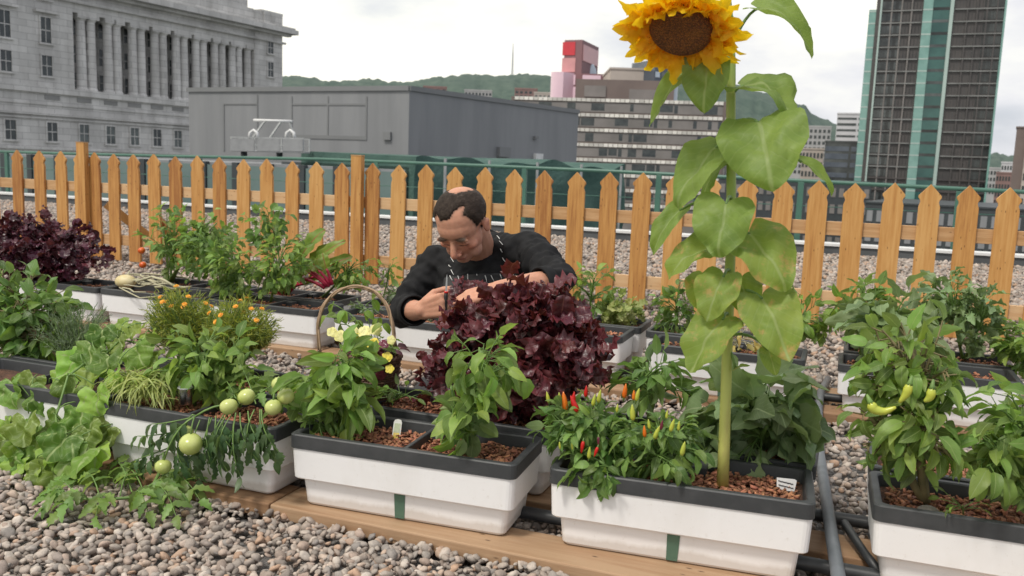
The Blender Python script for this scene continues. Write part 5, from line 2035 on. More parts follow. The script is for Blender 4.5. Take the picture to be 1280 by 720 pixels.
plant('seedling', 'small sprawling seedling between the basket and the purple basil', sd, [dict(rect=(470, 545, 485, 512), Y=2.2, ry=.04, nb=8, mper=3)], M['pepper_leaf'], M['stemg'], 'ovate', .045, .45, stem_r=.003)
plant('seedling', 'tiny sprout at the left end of the label planter', soil_pt(398, 535, 'A'), [dict(rect=(385, 410, 525, 540), Y=1.95, ry=.02, nb=4, mper=3)], M['pepper_leaf'], M['stemg'], 'ovate_s', .03, .5, stem_r=.002)

# --- chili plant in planter B
ct, _ = plant('chili_plant', 'bushy chili plant full of small red, orange and yellow peppers', soil_pt(790, 600, 'B'), [
    dict(rect=(672, 800, 497, 570), Y=2.03, ry=.10, nb=56, mper=8),
    dict(rect=(760, 888, 515, 598), Y=2.03, ry=.09, nb=38, mper=7),
    dict(rect=(690, 800, 555, 606), Y=1.98, ry=.07, nb=26, mper=6)],
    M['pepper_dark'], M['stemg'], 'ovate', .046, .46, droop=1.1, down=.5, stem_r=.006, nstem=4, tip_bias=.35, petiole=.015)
chl = [(707, 500, 'chili_orange', -8, 26), (716, 497, 'chili_red', 5, 20), (722, 503, 'chili_red', -25, 24), (732, 488, 'chili_red', 3, 16), (700, 495, 'chili_yellow', -6, 18), (741, 497, 'chili_yellow', 10, 20), (748, 492, 'chili_yellow', 8, 22), (686, 494, 'chili_yellow', -12, 18),
       (780, 487, 'chili_orange', 6, 20), (795, 490, 'chili_yellow', 12, 22), (791, 512, 'chili_yellow', -4, 26), (771, 508, 'chili_yellow', 5, 14), (806, 538, 'chili_orange', -5, 16), (729, 560, 'chili_red', -5, 17), (747, 566, 'chili_red', -15, 14), (748, 552, 'chili_dark', 5, 12), (736, 563, 'chili_yellow', 4, 20),
       (818, 536, 'chili_yellow', 20, 24), (838, 528, 'chili_yellow', 14, 22), (826, 530, 'chili_dark', 8, 14), (848, 530, 'chili_yellow', 3, 16), (852, 557, 'chili_yellow', 10, 24), (812, 528, 'chili_yellow', -10, 16), (716, 556, 'chili_yellow', -8, 14), (700, 555, 'chili_yellow', -5, 12), (792, 493, 'chili_orange', 0, 14), (833, 516, 'chili_yellow', 4, 14)]
for (px, py, mt, tilt, ln) in chl:
    Y = 1.955 + random.uniform(-.015, .02) - (.03 if py > 540 else 0) + (.05 if py < 505 else 0)
    p = gY(px, py + ln * .5, Y)
    L_ = ln * mpp(p) * (.8 if mt == 'chili_yellow' else .95)
    up_ = Vector((math.sin(R(tilt)), -.1, math.cos(R(tilt))))
    if py > 545 and mt != 'chili_yellow':
        p = gY(px, py - ln * .5, Y)
        up_ = Vector((math.sin(R(tilt)), -.1, -math.cos(R(tilt))))
    chili(ct, 'chili', p, up_, L_, L_ * .165, M[mt])

# --- eggplant and pepper in the back planter of B
plant('eggplant', 'grey green eggplant with broad wavy leaves behind the sunflower', soil_pt(945, 560, 'Bb'), [
    dict(rect=(868, 1015, 490, 585), Y=2.26, ry=.09, nb=20, mper=4),
    dict(rect=(900, 1000, 468, 530), Y=2.32, ry=.08, nb=11, mper=3)],
    M['egg_leaf'], M['stemg'], 'egg', .125, .66, droop=1.0, down=.45, petiole=.04, stem_r=.008, fold=.2, wave=.15, nstem=3, tip_bias=.3)
plant('pepper_plant', 'dark pepper plant between the chili and the purple basil', soil_pt(815, 515, 'Bb'), [
    dict(rect=(772, 862, 432, 505), Y=2.36, ry=.09, nb=17, mper=5)],
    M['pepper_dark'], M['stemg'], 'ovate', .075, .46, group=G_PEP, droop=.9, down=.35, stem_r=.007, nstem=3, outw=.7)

# --- right front planters
pt_, _ = plant('pepper_plant', 'tall pepper plant with curved yellow green peppers at right', soil_pt(1158, 632, 'C'), [
    dict(rect=(1072, 1200, 400, 505), Y=2.1, ry=.13, nb=42, mper=6),
    dict(rect=(1085, 1200, 480, 590), Y=2.07, ry=.10, nb=26, mper=6),
    dict(rect=(1062, 1110, 490, 570), Y=2.05, ry=.05, nb=6, mper=4)],
    M['pepper_leaf'], M['stemb'], 'ovate', .064, .46, group=G_PEP, droop=1.2, down=.55, stem_r=.009, tip_bias=.5, fold=.4)
for pts, r_ in (([(1137, 480), (1133, 493), (1124, 503)], 5.5), ([(1088, 503), (1092, 512), (1105, 515), (1120, 509)], 6), ([(1165, 485), (1163, 497), (1155, 502)], 5.5)):
    P = [gY(x, y, 1.925) for x, y in pts]
    q = []
    for i in range(len(P) - 1):
        for k in range(4): q.append(P[i].lerp(P[i + 1], k / 4))
    q.append(P[-1])
    for _ in range(2):
        q = [q[0]] + [(q[i - 1] + q[i] * 2 + q[i + 1]) / 4 for i in range(1, len(q) - 1)] + [q[-1]]
    rr = r_ * mpp(P[0]) * 1.1
    m = MB()
    nq = len(q)
    m.tube(q, [rr * (.6 + .4 * min(1, i / 2)) * (1 - .75 * (i / (nq - 1)) ** 2.2) for i in range(nq)], 10)
    o = m.build('long_pepper', M['chili_yellow'], pt_, smooth=True)
    m = MB()
    d0 = (q[0] - q[1]).normalized()
    m.tube([q[0] - d0 * .002, q[0] + d0 * .004, q[0] + d0 * .018], [rr * .72, rr * .5, rr * .22], 7)
    m.build('calyx', M['stemg'], o, smooth=True)
plant('pepper_plant', 'leafy pepper plant leaning in from the right edge', soil_pt(1300, 640, 'C'), [
    dict(rect=(1205, 1340, 480, 620), Y=2.12, ry=.12, nb=40, mper=6),
    dict(rect=(1200, 1260, 520, 625), Y=2.05, ry=.05, nb=8, mper=4)],
    M['pepper_leaf'], M['stemg'], 'ovate', .072, .48, group=G_PEP, droop=1.2, down=.6, stem_r=.008, fold=.35)
plant('seedling', 'two leaf seedling in the right front planter', soil_pt(1205, 648, 'C'), [dict(rect=(1190, 1218, 625, 645), Y=2.05, ry=.02, nb=5, mper=2)], M['pepper_leaf'], M['stemg'], 'ovate_s', .03, .4, stem_r=.002)
c = soil_pt(1158, 640, 'C')
m = MB()
m.ell(c + Vector((.0, -.03, .012)), (.024, .018, .014), None, 14, 8)
tag(m.build('stone', M['pebble'], None, c, smooth=True), 'grey stone at the foot of the tall pepper plant', 'stone')

# --- middle row, left of the chef
rt, Bt = plant('tomato_plant', 'bushy pale tomato plant with two ripe fruit by the fence', soil_pt(215, 352, 'M0b'), [
    dict(rect=(172, 262, 262, 340), Y=3.9, ry=.12, nb=34, mper=6),
    dict(rect=(235, 305, 255, 320), Y=3.92, ry=.10, nb=22, mper=6)],
    M['tomato_leaf'], M['stemg'], 'jag', .062, .5, droop=.9, down=.3, stem_r=.006, nstem=3)
for (px, py) in ((177, 313), (178.5, 331)):
    c = gY(px, py, 3.84)
    fruit_ball(rt, 'tomato', c, 4.6 * mpp(c), M['tom_red'])
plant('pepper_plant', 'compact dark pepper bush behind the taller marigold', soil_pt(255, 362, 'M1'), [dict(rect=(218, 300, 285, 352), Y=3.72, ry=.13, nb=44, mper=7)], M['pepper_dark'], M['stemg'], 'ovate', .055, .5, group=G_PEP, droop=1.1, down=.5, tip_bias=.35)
plant('pepper_plant', 'round pepper bush behind the right marigold', soil_pt(292, 372, 'M1'), [dict(rect=(265, 322, 298, 372), Y=3.62, ry=.10, nb=34, mper=7)], M['pepper_leaf'], M['stemg'], 'ovate', .055, .5, group=G_PEP, droop=1.1, down=.5, tip_bias=.35)
plant('pepper_plant', 'upright pepper bush left of the red chard', soil_pt(348, 378, 'M1'), [dict(rect=(318, 384, 285, 378), Y=3.63, ry=.10, nb=40, mper=7)], M['pepper_leaf'], M['stemg'], 'ovate', .055, .5, group=G_PEP, droop=1.1, down=.5, tip_bias=.35)
plant('bean_vine', 'dark leafy vine climbing above the pepper bushes at the fence', soil_pt(330, 350, 'M1b'), [dict(rect=(292, 368, 250, 305), Y=3.95, ry=.06, nb=18, mper=5)], M['pepper_dark'], M['stemg'], 'ovate', .06, .62, droop=.9, down=.4, stem_r=.005)
ch = thing('chard', 'chard with crimson stalks and yellow green leaves by the fence', 'plant', soil_pt(398, 360, 'M1b'))
lb = LB()
b0 = ORG[ch.name]
for k, (px, py, wl) in enumerate(((372, 322, 26), (383, 310, 26), (396, 325, 24), (408, 338, 20), (388, 335, 20), (370, 345, 24), (402, 320, 18), (392, 350, 16))):
    tip = gY(px, py, 3.88 + random.uniform(-.05, .03))
    mid = b0.lerp(tip, .78)
    m = MB()
    m.tube(curve(b0 + Vector((random.uniform(-.02, .02), random.uniform(-.02, .02), 0)), mid, (-.02, 0, .01), 5), [.013, .012, .011, .009, .006], 7)
    m.build('stalk', M['chard_red'], ch, smooth=True)
    dv = (tip - b0).normalized()
    lb.add('ruffle', np.array(mid[:]), np.array((dv + Vector((0, 0, .25)))[:]), np.array([random.uniform(-.4, .4), -1, .5]), (tip - mid).length * 2.4, wl * mpp(tip) * .8, .9, .3, .3)
for (x0_, y0_, x1_, y1_) in ((412, 358, 381, 334), (409, 358, 386, 341), (406, 360, 377, 348), (413, 356, 398, 338), (415, 356, 408, 336)):
    m = MB()
    pa, pb3 = gY(x0_, y0_, 3.80), gY(x1_, y1_, 3.78)
    m.tube(curve(pa, pb3, (0, 0, .008), 6), [.010, .0095, .009, .008, .007, .005], 7)
    m.build('stalk', M['chard_red'], ch, smooth=True)
    d_ = (pb3 - pa).normalized()
    lb.add('ruffle', np.array(pb3[:]), np.array(d_[:]), np.array([.2, -1, .5]), .085, .06, .8, .3, .35)
lb.build('foliage', M['chard_leaf'], ch)
plant('pepper_plant', 'small pale pepper plant behind the basket handle', soil_pt(440, 365, 'M1b'), [dict(rect=(408, 474, 312, 360), Y=3.9, ry=.09, nb=20, mper=6)], M['pepper_leaf'], M['stemg'], 'ovate', .055, .5, group=G_PEP, droop=1.0, down=.4)
plant('seedling', 'lime green seedling left of the chef\'s shoulder', soil_pt(495, 372, 'M2b'), [dict(rect=(470, 506, 322, 345), Y=3.9, ry=.03, nb=6, mper=3)], M['lime_leaf'], M['stemg'], 'ovate', .05, .6, stem_r=.004)
for (px, py, key, lab) in ((455, 392, 'M2', 'low seedlings in the planter behind the basket'), (500, 372, 'M2b', 'low grey green seedlings in the planter beside the sleeve'), (540, 398, 'M2', 'low seedlings in the planter by the chef\'s hand')):
    p = soil_pt(px, py, key)
    plant('seedling', lab, p, [dict(rect=(px - 20, px + 20, py - 14, py + 2), Y=p.y, ry=.06, nb=14, mper=3)], M['lav_leaf'], M['stemg'], 'ovate_s', .032, .55, stem_r=.003)
# melon with dry vine
c = gz(157, 352, .262)
ml = thing('melon', 'pale yellow melon resting on the planter rim', 'melon', c)
m = MB()
m.ell(c, (.058, .044, .038), Matrix.Rotation(.2, 3, 'Z'), 20, 12)
m.build('melon_body', M['melon'], ml, smooth=True)
m = MB()
m.tube([c + Vector((.06, 0, .01)), c + Vector((.08, .0, .016)), c + Vector((.095, .02, .012))], [.009, .006, .005], 7)
m.build('stalk', M['vine'], ml, smooth=True)
dv = thing('melon_vine', 'dry pale melon vine tangled over the dark planter', 'plant', soil_pt(190, 355, 'M0'))
m = MB()
for k in range(16):
    x0_, y0_ = random.uniform(128, 205), random.uniform(338, 360)
    p = gz(x0_, y0_, .25)
    pts = [p]
    for j in range(5):
        p = p + Vector((random.uniform(.02, .09), random.uniform(-.06, .05), random.uniform(-.012, .012)))
        p.z = max(.2, p.z)
        pts.append(p)
    m.tube(pts, random.uniform(.003, .006), 5)
m.tube([gz(170, 352, .27), gz(190, 346, .29), gz(205, 350, .3), gz(218, 358, .27), gz(228, 362, .25)], .007, 6)
m.build('stem', M['vine'], dv, smooth=True)

# --- middle row, right of the chef
plant('pepper_plant', 'small airy pepper plant right of the chef\'s elbow', soil_pt(735, 405, 'M3b'), [dict(rect=(700, 778, 325, 400), Y=3.95, ry=.10, nb=22, mper=6)], M['pepper_leaf'], M['stemg'], 'ovate', .052, .5, group=G_PEP, droop=1.0, down=.4)
plant('lettuce', 'pale frilly lettuce in the rear planter right of the chef', soil_pt(778, 396, 'M3b'), [dict(rect=(752, 810, 375, 402), Y=4.04, ry=.08, nb=40, mper=3)], M['lettuce'], M['stemg'], 'ruffle', .045, .9, wave=.5, droop=1.0, stem_r=.003, tip_bias=.3)
plant('pepper_plant', 'pepper plant half hidden left of the sunflower leaves', soil_pt(845, 415, 'M4b'), [dict(rect=(816, 872, 352, 420), Y=3.98, ry=.09, nb=20, mper=6)], M['pepper_dark'], M['stemg'], 'ovate', .055, .5, group=G_PEP, droop=1.0, down=.4)
plant('dry_plant', 'yellowed dying plant in the planter behind the sunflower stem', soil_pt(925, 432, 'M4'), [dict(rect=(893, 960, 410, 436), Y=3.72, ry=.07, nb=16, mper=4)], leafmat('yellowed_leaf', (.45, .33, .08), (.5, .4, .14), None, .3), M['vine'], 'lance', .06, .3, droop=1.3, down=.5, stem_r=.004)
plant('pepper_plant', 'pale pepper plant right of the sunflower leaves by the path', soil_pt(1003, 440, 'M4b'), [dict(rect=(972, 1042, 360, 425), Y=3.95, ry=.09, nb=22, mper=5)], M['lime_leaf'], M['stemg'], 'ovate', .065, .5, group=G_PEP, droop=1.2, down=.6)
plant('pepper_plant', 'bright green pepper plant behind the eggplant on the right', soil_pt(1070, 440, 'M5b'), [dict(rect=(1036, 1115, 350, 412), Y=4.0, ry=.10, nb=30, mper=6)], M['pepper_leaf'], M['stemg'], 'ovate', .075, .5, group=G_PEP, droop=1.0, down=.4)
plant('eggplant', 'broad leaved eggplant by the path in the middle row', soil_pt(1105, 455, 'M5'), [dict(rect=(1062, 1172, 362, 450), Y=3.7, ry=.13, nb=30, mper=4)], M['egg_leaf'], M['stemg'], 'egg', .125, .6, droop=1.1, down=.5, petiole=.03, stem_r=.008, wave=.15)
plant('tomato_plant', 'tall curly leaved tomato plant before the fence at right', soil_pt(1200, 445, 'M5b'), [
    dict(rect=(1150, 1225, 340, 400), Y=3.98, ry=.09, nb=26, mper=5),
    dict(rect=(1190, 1262, 362, 440), Y=3.92, ry=.09, nb=26, mper=5)], M['egg_leaf'], M['stemg'], 'jag', .07, .5, droop=1.5, down=.4, wave=.4, fold=.6)
plant('tomato_plant', 'bushy bright tomato plant cut by the right edge', soil_pt(1275, 440, 'M6'), [dict(rect=(1252, 1330, 405, 462), Y=3.85, ry=.10, nb=34, mper=6)], M['pepper_leaf'], M['stemg'], 'jag', .06, .5, droop=1.1, down=.4)

# --- wicker basket with pansies
bc_ = gY(468, 488, 2.30)
bc_.z = RIMZ + .002
bk = thing('wicker_basket', 'dark wicker basket of yellow pansies with a tall twig handle', 'basket', bc_)
rb = 30 * mpp(bc_)
hb = .125
m = MB()
nw = 26
for k in range(nw):
    a = 2 * PI * k / nw
    m.tube([bc_ + Vector((math.cos(a) * rb * .82, math.sin(a) * rb * .82, 0)), bc_ + Vector((math.cos(a) * rb * 1.05, math.sin(a) * rb * 1.05, hb))], .0025, 5)
for j in range(17):
    z = hb * (j + .5) / 17
    rr = rb * (.82 + .23 * z / hb)
    pts = []
    for k in range(nw * 2 + 1):
        a = 2 * PI * k / (nw * 2)
        q = rr + (.0032 if (k + j * 1) % 2 else -.0032) * (1 if k % 2 == 0 else 0.2)
        pts.append(bc_ + Vector((math.cos(a) * q, math.sin(a) * q, z)))
    m.tube(pts, .0036, 5)
m.build('basket_wall', M['wicker'], bk, smooth=True)
m = MB()
for j in range(2):
    pts = []
    for k in range(61):
        a = 2 * PI * k / 60
        q = rb * 1.06 + .004 * math.cos(a * 14 + j * PI)
        pts.append(bc_ + Vector((math.cos(a) * q, math.sin(a) * q, hb + .004 * math.sin(a * 14 + j * PI))))
    m.tube(pts, .0045, 6)
m.build('basket_rim', M['wicker'], bk, smooth=True)
m = MB()
m.lathe(bc_, [(1e-5, .0), (rb * .81, .001), (rb * .83, .006), (1e-5, .007)], 24)
m.lathe(bc_, [(1e-5, hb - .022), (rb * .98, hb - .022), (rb * .98, hb - .018), (1e-5, hb - .018)], 24)
m.build('basket_soil', M['soil'], bk)
hpx = [(494, 432), (492, 412), (487, 388), (478, 372), (462, 360), (440, 357), (420, 364), (406, 378), (398, 396), (397, 418), (400, 440)]
for j in range(3):
    pts = []
    for i, (x, y) in enumerate(hpx):
        f = i / (len(hpx) - 1)
        p = gY(x, y, bc_.y + .02 * math.sin(f * 9 + j * 2.1) - .02 + .0 * f)
        p += Vector((.0042 * math.sin(i * 1.3 + j * 2.1), 0, .0042 * math.cos(i * 1.3 + j * 2.1)))
        pts.append(p)
    sm = []
    for i in range(len(pts) - 1):
        for k in range(3): sm.append(pts[i].lerp(pts[i + 1], k / 3))
    sm.append(pts[-1])
    for _ in range(2): sm = [sm[0]] + [(sm[i - 1] + sm[i] + sm[i + 1]) / 3 for i in range(1, len(sm) - 1)] + [sm[-1]]
    m2 = MB()
    m2.tube(sm, .0034, 6)
    m2.build('handle', M['wicker_handle'], bk, smooth=True)
pn = thing('pansies', 'yellow and dark purple pansies growing in the wicker basket', 'flowers', bc_ + Vector((0, 0, hb - .02)))
st, lb, lp = MB(), LB(), LB()
for k in range(60):
    a = random.uniform(0, 6.28)
    rr = rb * random.random() ** .5
    p = bc_ + Vector((math.cos(a) * rr, math.sin(a) * rr, hb + random.uniform(0, .05)))
    st.tube([bc_ + Vector((math.cos(a) * rr * .6, math.sin(a) * rr * .6, hb - .018)), p], .0013, 4, cap=False)
    (lp if k % 2 else lb).add('ovate', p, (math.cos(a), math.sin(a), .2), (random.gauss(0, .4), -.3, 1), random.uniform(.025, .045), random.uniform(.018, .026), 1.0, .2)
for (x, y) in ((450, 418), (425, 405), (472, 398), (455, 390), (430, 388), (408, 395), (445, 400), (478, 405), (417, 380), (465, 375)):
    p = gY(x, y, bc_.y + random.uniform(-.04, .02))
    st.tube(curve(bc_ + Vector((0, 0, hb - .01)), p, (0, 0, .03), 6), .0015, 4, cap=False)
    lb.add('ovate', np.tile(np.array(p[:]), (2, 1)), RNG.normal(0, 1, (2, 3)) + [0, 0, -.5], np.tile([0, -.6, .8], (2, 1)), .045, .026, 1.0, .3)
st.build('stem', M['stemg'], pn, smooth=True)
lb.build('foliage', M['lime_leaf'], pn)
lp.build('dark_foliage', M['purple'], pn)
for (x, y, r_, mt) in ((467, 432, 10, 'yellow_petal'), (484, 446, 7, 'yellow_petal'), (487, 461, 6, 'yellow_petal'), (441, 416, 9, 'pale_petal'), (456, 415, 9, 'pale_petal'), (425, 420, 8, 'pale_petal'), (470, 412, 8, 'pale_petal'), (447, 424, 8, 'yellow_petal'), (480, 430, 7, 'chili_dark'), (455, 428, 8, 'chili_dark'), (473, 445, 8, 'chili_dark'), (415, 415, 7, 'pale_petal'), (489, 425, 6, 'pale_petal'), (476, 470, 7, 'chili_dark')):
    p = gY(x, y, bc_.y - rb * .9 + (.03 if y < 425 else 0))
    f = LB()
    nv = (CAM - p).normalized() + Vector((random.gauss(0, .3), 0, random.gauss(.1, .3)))
    nv.normalize()
    s1 = nv.orthogonal().normalized()
    s2 = nv.cross(s1)
    rr = r_ * mpp(p)
    D = np.array([(s1 * math.cos(x_) + s2 * math.sin(x_) + nv * .15)[:] for x_ in np.arange(5) * 2 * PI / 5])
    f.add('petal', np.tile(np.array(p[:]), (5, 1)), D, np.tile(np.array(nv[:]), (5, 1)), rr, rr * 1.15, .4, .05, .2)
    f.build('flower', M[mt], pn)

# --- picture label and name tag
c = gz(494, 553, .20)
tgp = thing('plant_label', 'clear plastic plant label with a yellow pepper picture', 'label', c)
wl, hl = 10.5 * mpp(c), 29 * mpp(c)
rt_ = Vector((.97, .2, 0)).normalized()
upv = Vector((.0, .25, 1)).normalized()
fw_ = rt_.cross(upv)


def card(mb, x0, x1, y0, y1, off, th=.0012):
    q = [c + rt_ * x + upv * y - fw_ * 0 + fw_.normalized() * off for x, y in ((x0, y0), (x1, y0), (x1, y1), (x0, y1))]
    mb.prism(q, fw_ * th)


m = MB()
q = []
for x, y in ((-.5, -.3), (.5, -.3), (.5, .86), (.38, .97), (0, 1.0), (-.38, .97), (-.5, .86)):
    q.append(c + rt_ * x * wl + upv * y * hl)
m.prism(q, -fw_ * .0012)
m.build('label_card', pmat('label_white', (.78, .78, .74), (.74, .74, .70), 5, .3), tgp)
m = MB()
card(m, -wl * .36, wl * .36, hl * .42, hl * .82, .0004, .0006)
m.build('picture_green', pmat('label_green_print', (.48, .55, .36), (.58, .62, .45), 160, .3), tgp)
m = MB()
card(m, -wl * .36, wl * .36, hl * -.05, hl * .415, .0004, .0006)
m.build('picture_yellow', pmat('label_yellow_print', (.82, .60, .10), (.85, .70, .25), 160, .3), tgp)
c = gz(981, 615, .208)
tn = thing('name_tag', 'small white name tag with two lines of black handwriting', 'label', c)
wl, hl = 24 * mpp(c), 17 * mpp(c)
rt_ = Vector((.99, -.02, -.07)).normalized()
upv = Vector((.06, .12, 1)).normalized()
fw_ = rt_.cross(upv)
m = MB()
q = [c + rt_ * x * wl + upv * y * hl for x, y in ((-.07, -.55), (.07, -.55), (.09, .12), (.46, .2), (.5, 1.0), (.4, 1.08), (-.5, .92), (-.42, .1), (-.09, .12))]
m.prism(q, -fw_ * .0014)
m.build('tag_card', pmat('tag_white', (.80, .80, .80), (.77, .77, .78), 5, .4), tn)
for ln_, (ya, yb, xa, xb) in enumerate(((.80, .62, -.4, .36), (.50, .33, -.36, .40))):
    m = MB()
    n_ = 46
    pts = [c + rt_ * (xa + (xb - xa) * k / n_) * wl + upv * ((ya + yb) / 2 + .07 * math.sin(k * 1.9) * (1 if (k * 7) % 5 else .3) - .02 * k / n_) * hl + fw_ * .0006 for k in range(n_ + 1)]
    m.tube(pts, .0006, 4)
    m.build('handwriting', pmat('black_ink', (.02, .02, .025), (.03, .03, .03), 5, .6), tn)

# --- the sunflower
SY = 2.035
sb = gz(903, 612, SOILZ)
sf = thing('sunflower', 'tall sunflower with drooping heart shaped leaves and a nodding yellow head', 'sunflower', sb)
spx = [(903, 607), (905, 560), (907, 500), (909, 440), (911, 380), (913, 320), (914, 260), (914, 200), (913.5, 140), (914, 80), (912, 30), (909, 0), (905, -28), (896, -46), (880, -52), (866, -40), (858, -10)]
sp = []
for i, (x, y) in enumerate(spx):
    f = i / (len(spx) - 1)
    Y = SY + .01 * math.sin(f * 5) - (.0 if i < 12 else (i - 11) * .016)
    sp.append(gY(x, y, Y) if i else sb)
m = MB()
m.tube(sp, [.0145, .0135, .0125, .012, .012, .0115, .011, .0105, .0105, .010, .0095, .009, .009, .009, .009, .010, .014], 12)
m_, nt, b, out = new_mat('sunflower_stem')
geo = nt.nodes.new('ShaderNodeTexCoord')
nz = noise_tex(nt, 60, 4, stretch=(1, 1, .15))
sx = nt.nodes.new('ShaderNodeSeparateXYZ')
nt.links.new(geo.outputs['Object'], sx.inputs[0])
mr = N(nt, 'ShaderNodeMapRange')
mr.inputs[1].default_value, mr.inputs[2].default_value = 0.05, .55
nt.links.new(sx.outputs[2], mr.inputs[0])
cc = mixc(nt, mr.outputs[0], (.56, .55, .15), (.32, .42, .10))
cc = mixc(nt, ramp(nt, nz.outputs['Fac'], [(.45, (0, 0, 0)), (.75, (.7, .7, .7))]), cc, (.40, .34, .12))
nt.links.new(cc, b.inputs['Base Color'])
b.inputs['Roughness'].default_value = .5
m.build('stem', m_, sf, smooth=True)


def stem_at(py):
    best = min(range(12), key=lambda i: abs(spx[i][1] - py))
    i = best if spx[best][1] >= py else max(0, best - 1)
    i = min(i, 10)
    y0_, y1_ = spx[i][1], spx[i + 1][1]
    f = min(1, max(0, (y0_ - py) / (y0_ - y1_)))
    return sp[i].lerp(sp[i + 1], f)


def sleaf(attach_py, bpx, tpx, wpx, Yb, Yt, nrm_hint, k=.9, spot=False, fold=.22, wave=.16, tpl='heart', tw=0.0):
    k = k * 1.35
    B_, T_ = gY(*bpx, SY + Yb), gY(*tpx, SY + Yt)
    ch_ = T_ - B_
    n0 = Vector(nrm_hint)
    n0 = (n0 - ch_.normalized() * n0.dot(ch_.normalized())).normalized()
    d0 = (ch_.normalized() * math.cos(k / 2) + n0 * math.sin(k / 2)).normalized()
    La = ch_.length * (k / 2) / math.sin(k / 2)
    lb = LB()
    nl = n0 * math.cos(k / 2) - ch_.normalized() * math.sin(k / 2)
    lb.add(tpl, np.array(B_[:]), np.array(d0[:]), np.array(nl[:]), La, wpx * mpp(B_) * .98, k, fold, wave, 1.6, tw + random.uniform(-.35, .35), .075)
    o = lb.build('leaf', M['sun_leaf_spot'] if spot or bpx[1] > 280 else M['sun_leaf'], sf)
    m = MB()
    s0 = stem_at(attach_py)
    m.tube(curve(s0, B_ + d0 * .004, (0, 0, (B_ - s0).length * .18), 7), [.0048, .0042, .0038, .0035, .0033, .0031, .003], 7)
    m.build('petiole', M['stemg'], o, smooth=True)
    return o


CD = (.1, -1, .55)
sleaf(60, (947, 10), (1012, 74), 44, .0, .02, (.5, -.7, .5), 1.2, fold=.5)
sleaf(110, (868, 82), (813, 160), 34, .0, -.02, (-.5, -.8, .2), .7, fold=.45)
sleaf(95, (884, 74), (880, 142), 62, -.06, -.08, CD, .6)
sleaf(120, (928, 108), (990, 152), 74, .0, -.01, (.3, -.55, 1), 1.3, fold=.25)
sleaf(165, (948, 152), (966, 240), 112, -.06, -.13, (.05, -1, .7), .7, fold=.12, wave=.12)
sleaf(175, (896, 184), (846, 262), 64, -.02, -.06, (-.35, -1, .5), .7)
sleaf(185, (908, 190), (882, 250), 42, .03, .05, (-.4, -.8, .4), .8)
sleaf(190, (1000, 202), (1040, 246), 22, .03, .06, (.5, -.6, .7), .8, fold=.5)
sleaf(260, (851, 262), (816, 320), 34, .0, -.02, (-.4, -1, .3), .8, fold=.45)
sleaf(250, (908, 254), (898, 324), 80, -.06, -.10, (0, -1, .7), .7)
sleaf(300, (888, 310), (834, 350), 54, .0, -.04, (-.2, -.8, .9), .9, spot=True, fold=.35)
sleaf(290, (936, 292), (984, 366), 78, -.02, -.07, (.3, -1, .55), .8)
sleaf(340, (905, 345), (884, 402), 58, -.05, -.08, (-.1, -1, .6), .7, spot=True)
sleaf(345, (925, 350), (938, 397), 48, .0, -.03, (.2, -1, .5), .7)
sleaf(350, (880, 345), (872, 385), 40, .03, .02, (-.2, -1, .5), .7)
sleaf(395, (905, 398), (864, 466), 68, -.05, -.09, (-.25, -1, .5), .7, spot=True)
sleaf(370, (952, 372), (986, 451), 76, -.04, -.09, (.25, -1, .5), .7, spot=True)
sleaf(420, (960, 436), (970, 470), 26, -.02, -.04, (.1, -1, .4), .6)
sleaf(435, (918, 462), (938, 458), 12, -.0, -.02, (.1, -.4, 1), .5)
# head
hc = gY(851, 37, 1.90)
hn = ((CAM - hc).normalized() * 1.0 + Vector((-.20, -.1, -1.0))).normalized()
s1 = Vector((0, 0, 1)).cross(hn).normalized()
s2 = hn.cross(s1)
kx = mpp(hc)
rd = 40 * kx
m = MB()
m.tube([sp[-1], sp[-1].lerp(hc - hn * .03, .6), hc - hn * .02], [.012, .016, .03], 10)
rot = Matrix((s1, s2, hn)).transposed()
m.lathe(hc - hn * .026, [(1e-5, -.012), (.03, -.010), (rd * .8, .004), (rd * 1.0, .018), (rd * .97, .022)], 32, hn)
m.build('receptacle', M['stemg'], sf, smooth=True)
m_, nt, b, out = new_mat('sunflower_disc')
tc = nt.nodes.new('ShaderNodeTexCoord')
vo = nt.nodes.new('ShaderNodeTexVoronoi')
vo.inputs['Scale'].default_value = 230
nt.links.new(tc.outputs['Object'], vo.inputs['Vector'])
c1 = ramp(nt, vo.outputs['Distance'], [(.1, (.32, .115, .025)), (.6, (.13, .045, .015))])
nzz = noise_tex(nt, 26, 3)
c1 = mixc(nt, ramp(nt, nzz.outputs['Fac'], [(.45, (0, 0, 0)), (.75, (.6, .6, .6))]), c1, (.32, .12, .02))
nt.links.new(c1, b.inputs['Base Color'])
b.inputs['Roughness'].default_value = .9
bp = nt.nodes.new('ShaderNodeBump')
bp.inputs['Strength'].default_value = 1.0
bp.inputs['Distance'].default_value = .004
nt.links.new(vo.outputs['Distance'], bp.inputs['Height'])
bp.invert = True
nt.links.new(bp.outputs[0], b.inputs['Normal'])
m = MB()
m.lathe(hc, [(rd, -.006), (rd * .98, .004), (rd * .88, .012), (rd * .6, .015), (rd * .3, .013), (1e-5, .010)], 40, hn)
m.build('disc', m_, sf, smooth=True)
m_, nt, b, out = new_mat('sunflower_petal')
uv = nt.nodes.new('ShaderNodeUVMap')
sx = nt.nodes.new('ShaderNodeSeparateXYZ')
nt.links.new(uv.outputs[0], sx.inputs[0])
c1 = ramp(nt, sx.outputs[1], [(0, (.93, .46, .003)), (.35, (.97, .64, .004)), (1, (.97, .74, .02))])
wv = N(nt, 'ShaderNodeTexWave')
wv.inputs['Scale'].default_value = 5
nt.links.new(uv.outputs[0], wv.inputs['Vector'])
c1 = mixc(nt, .18, c1, ramp(nt, wv.outputs['Fac'], [(.2, (.75, .3, .005)), (.8, (.9, .55, .03))]))
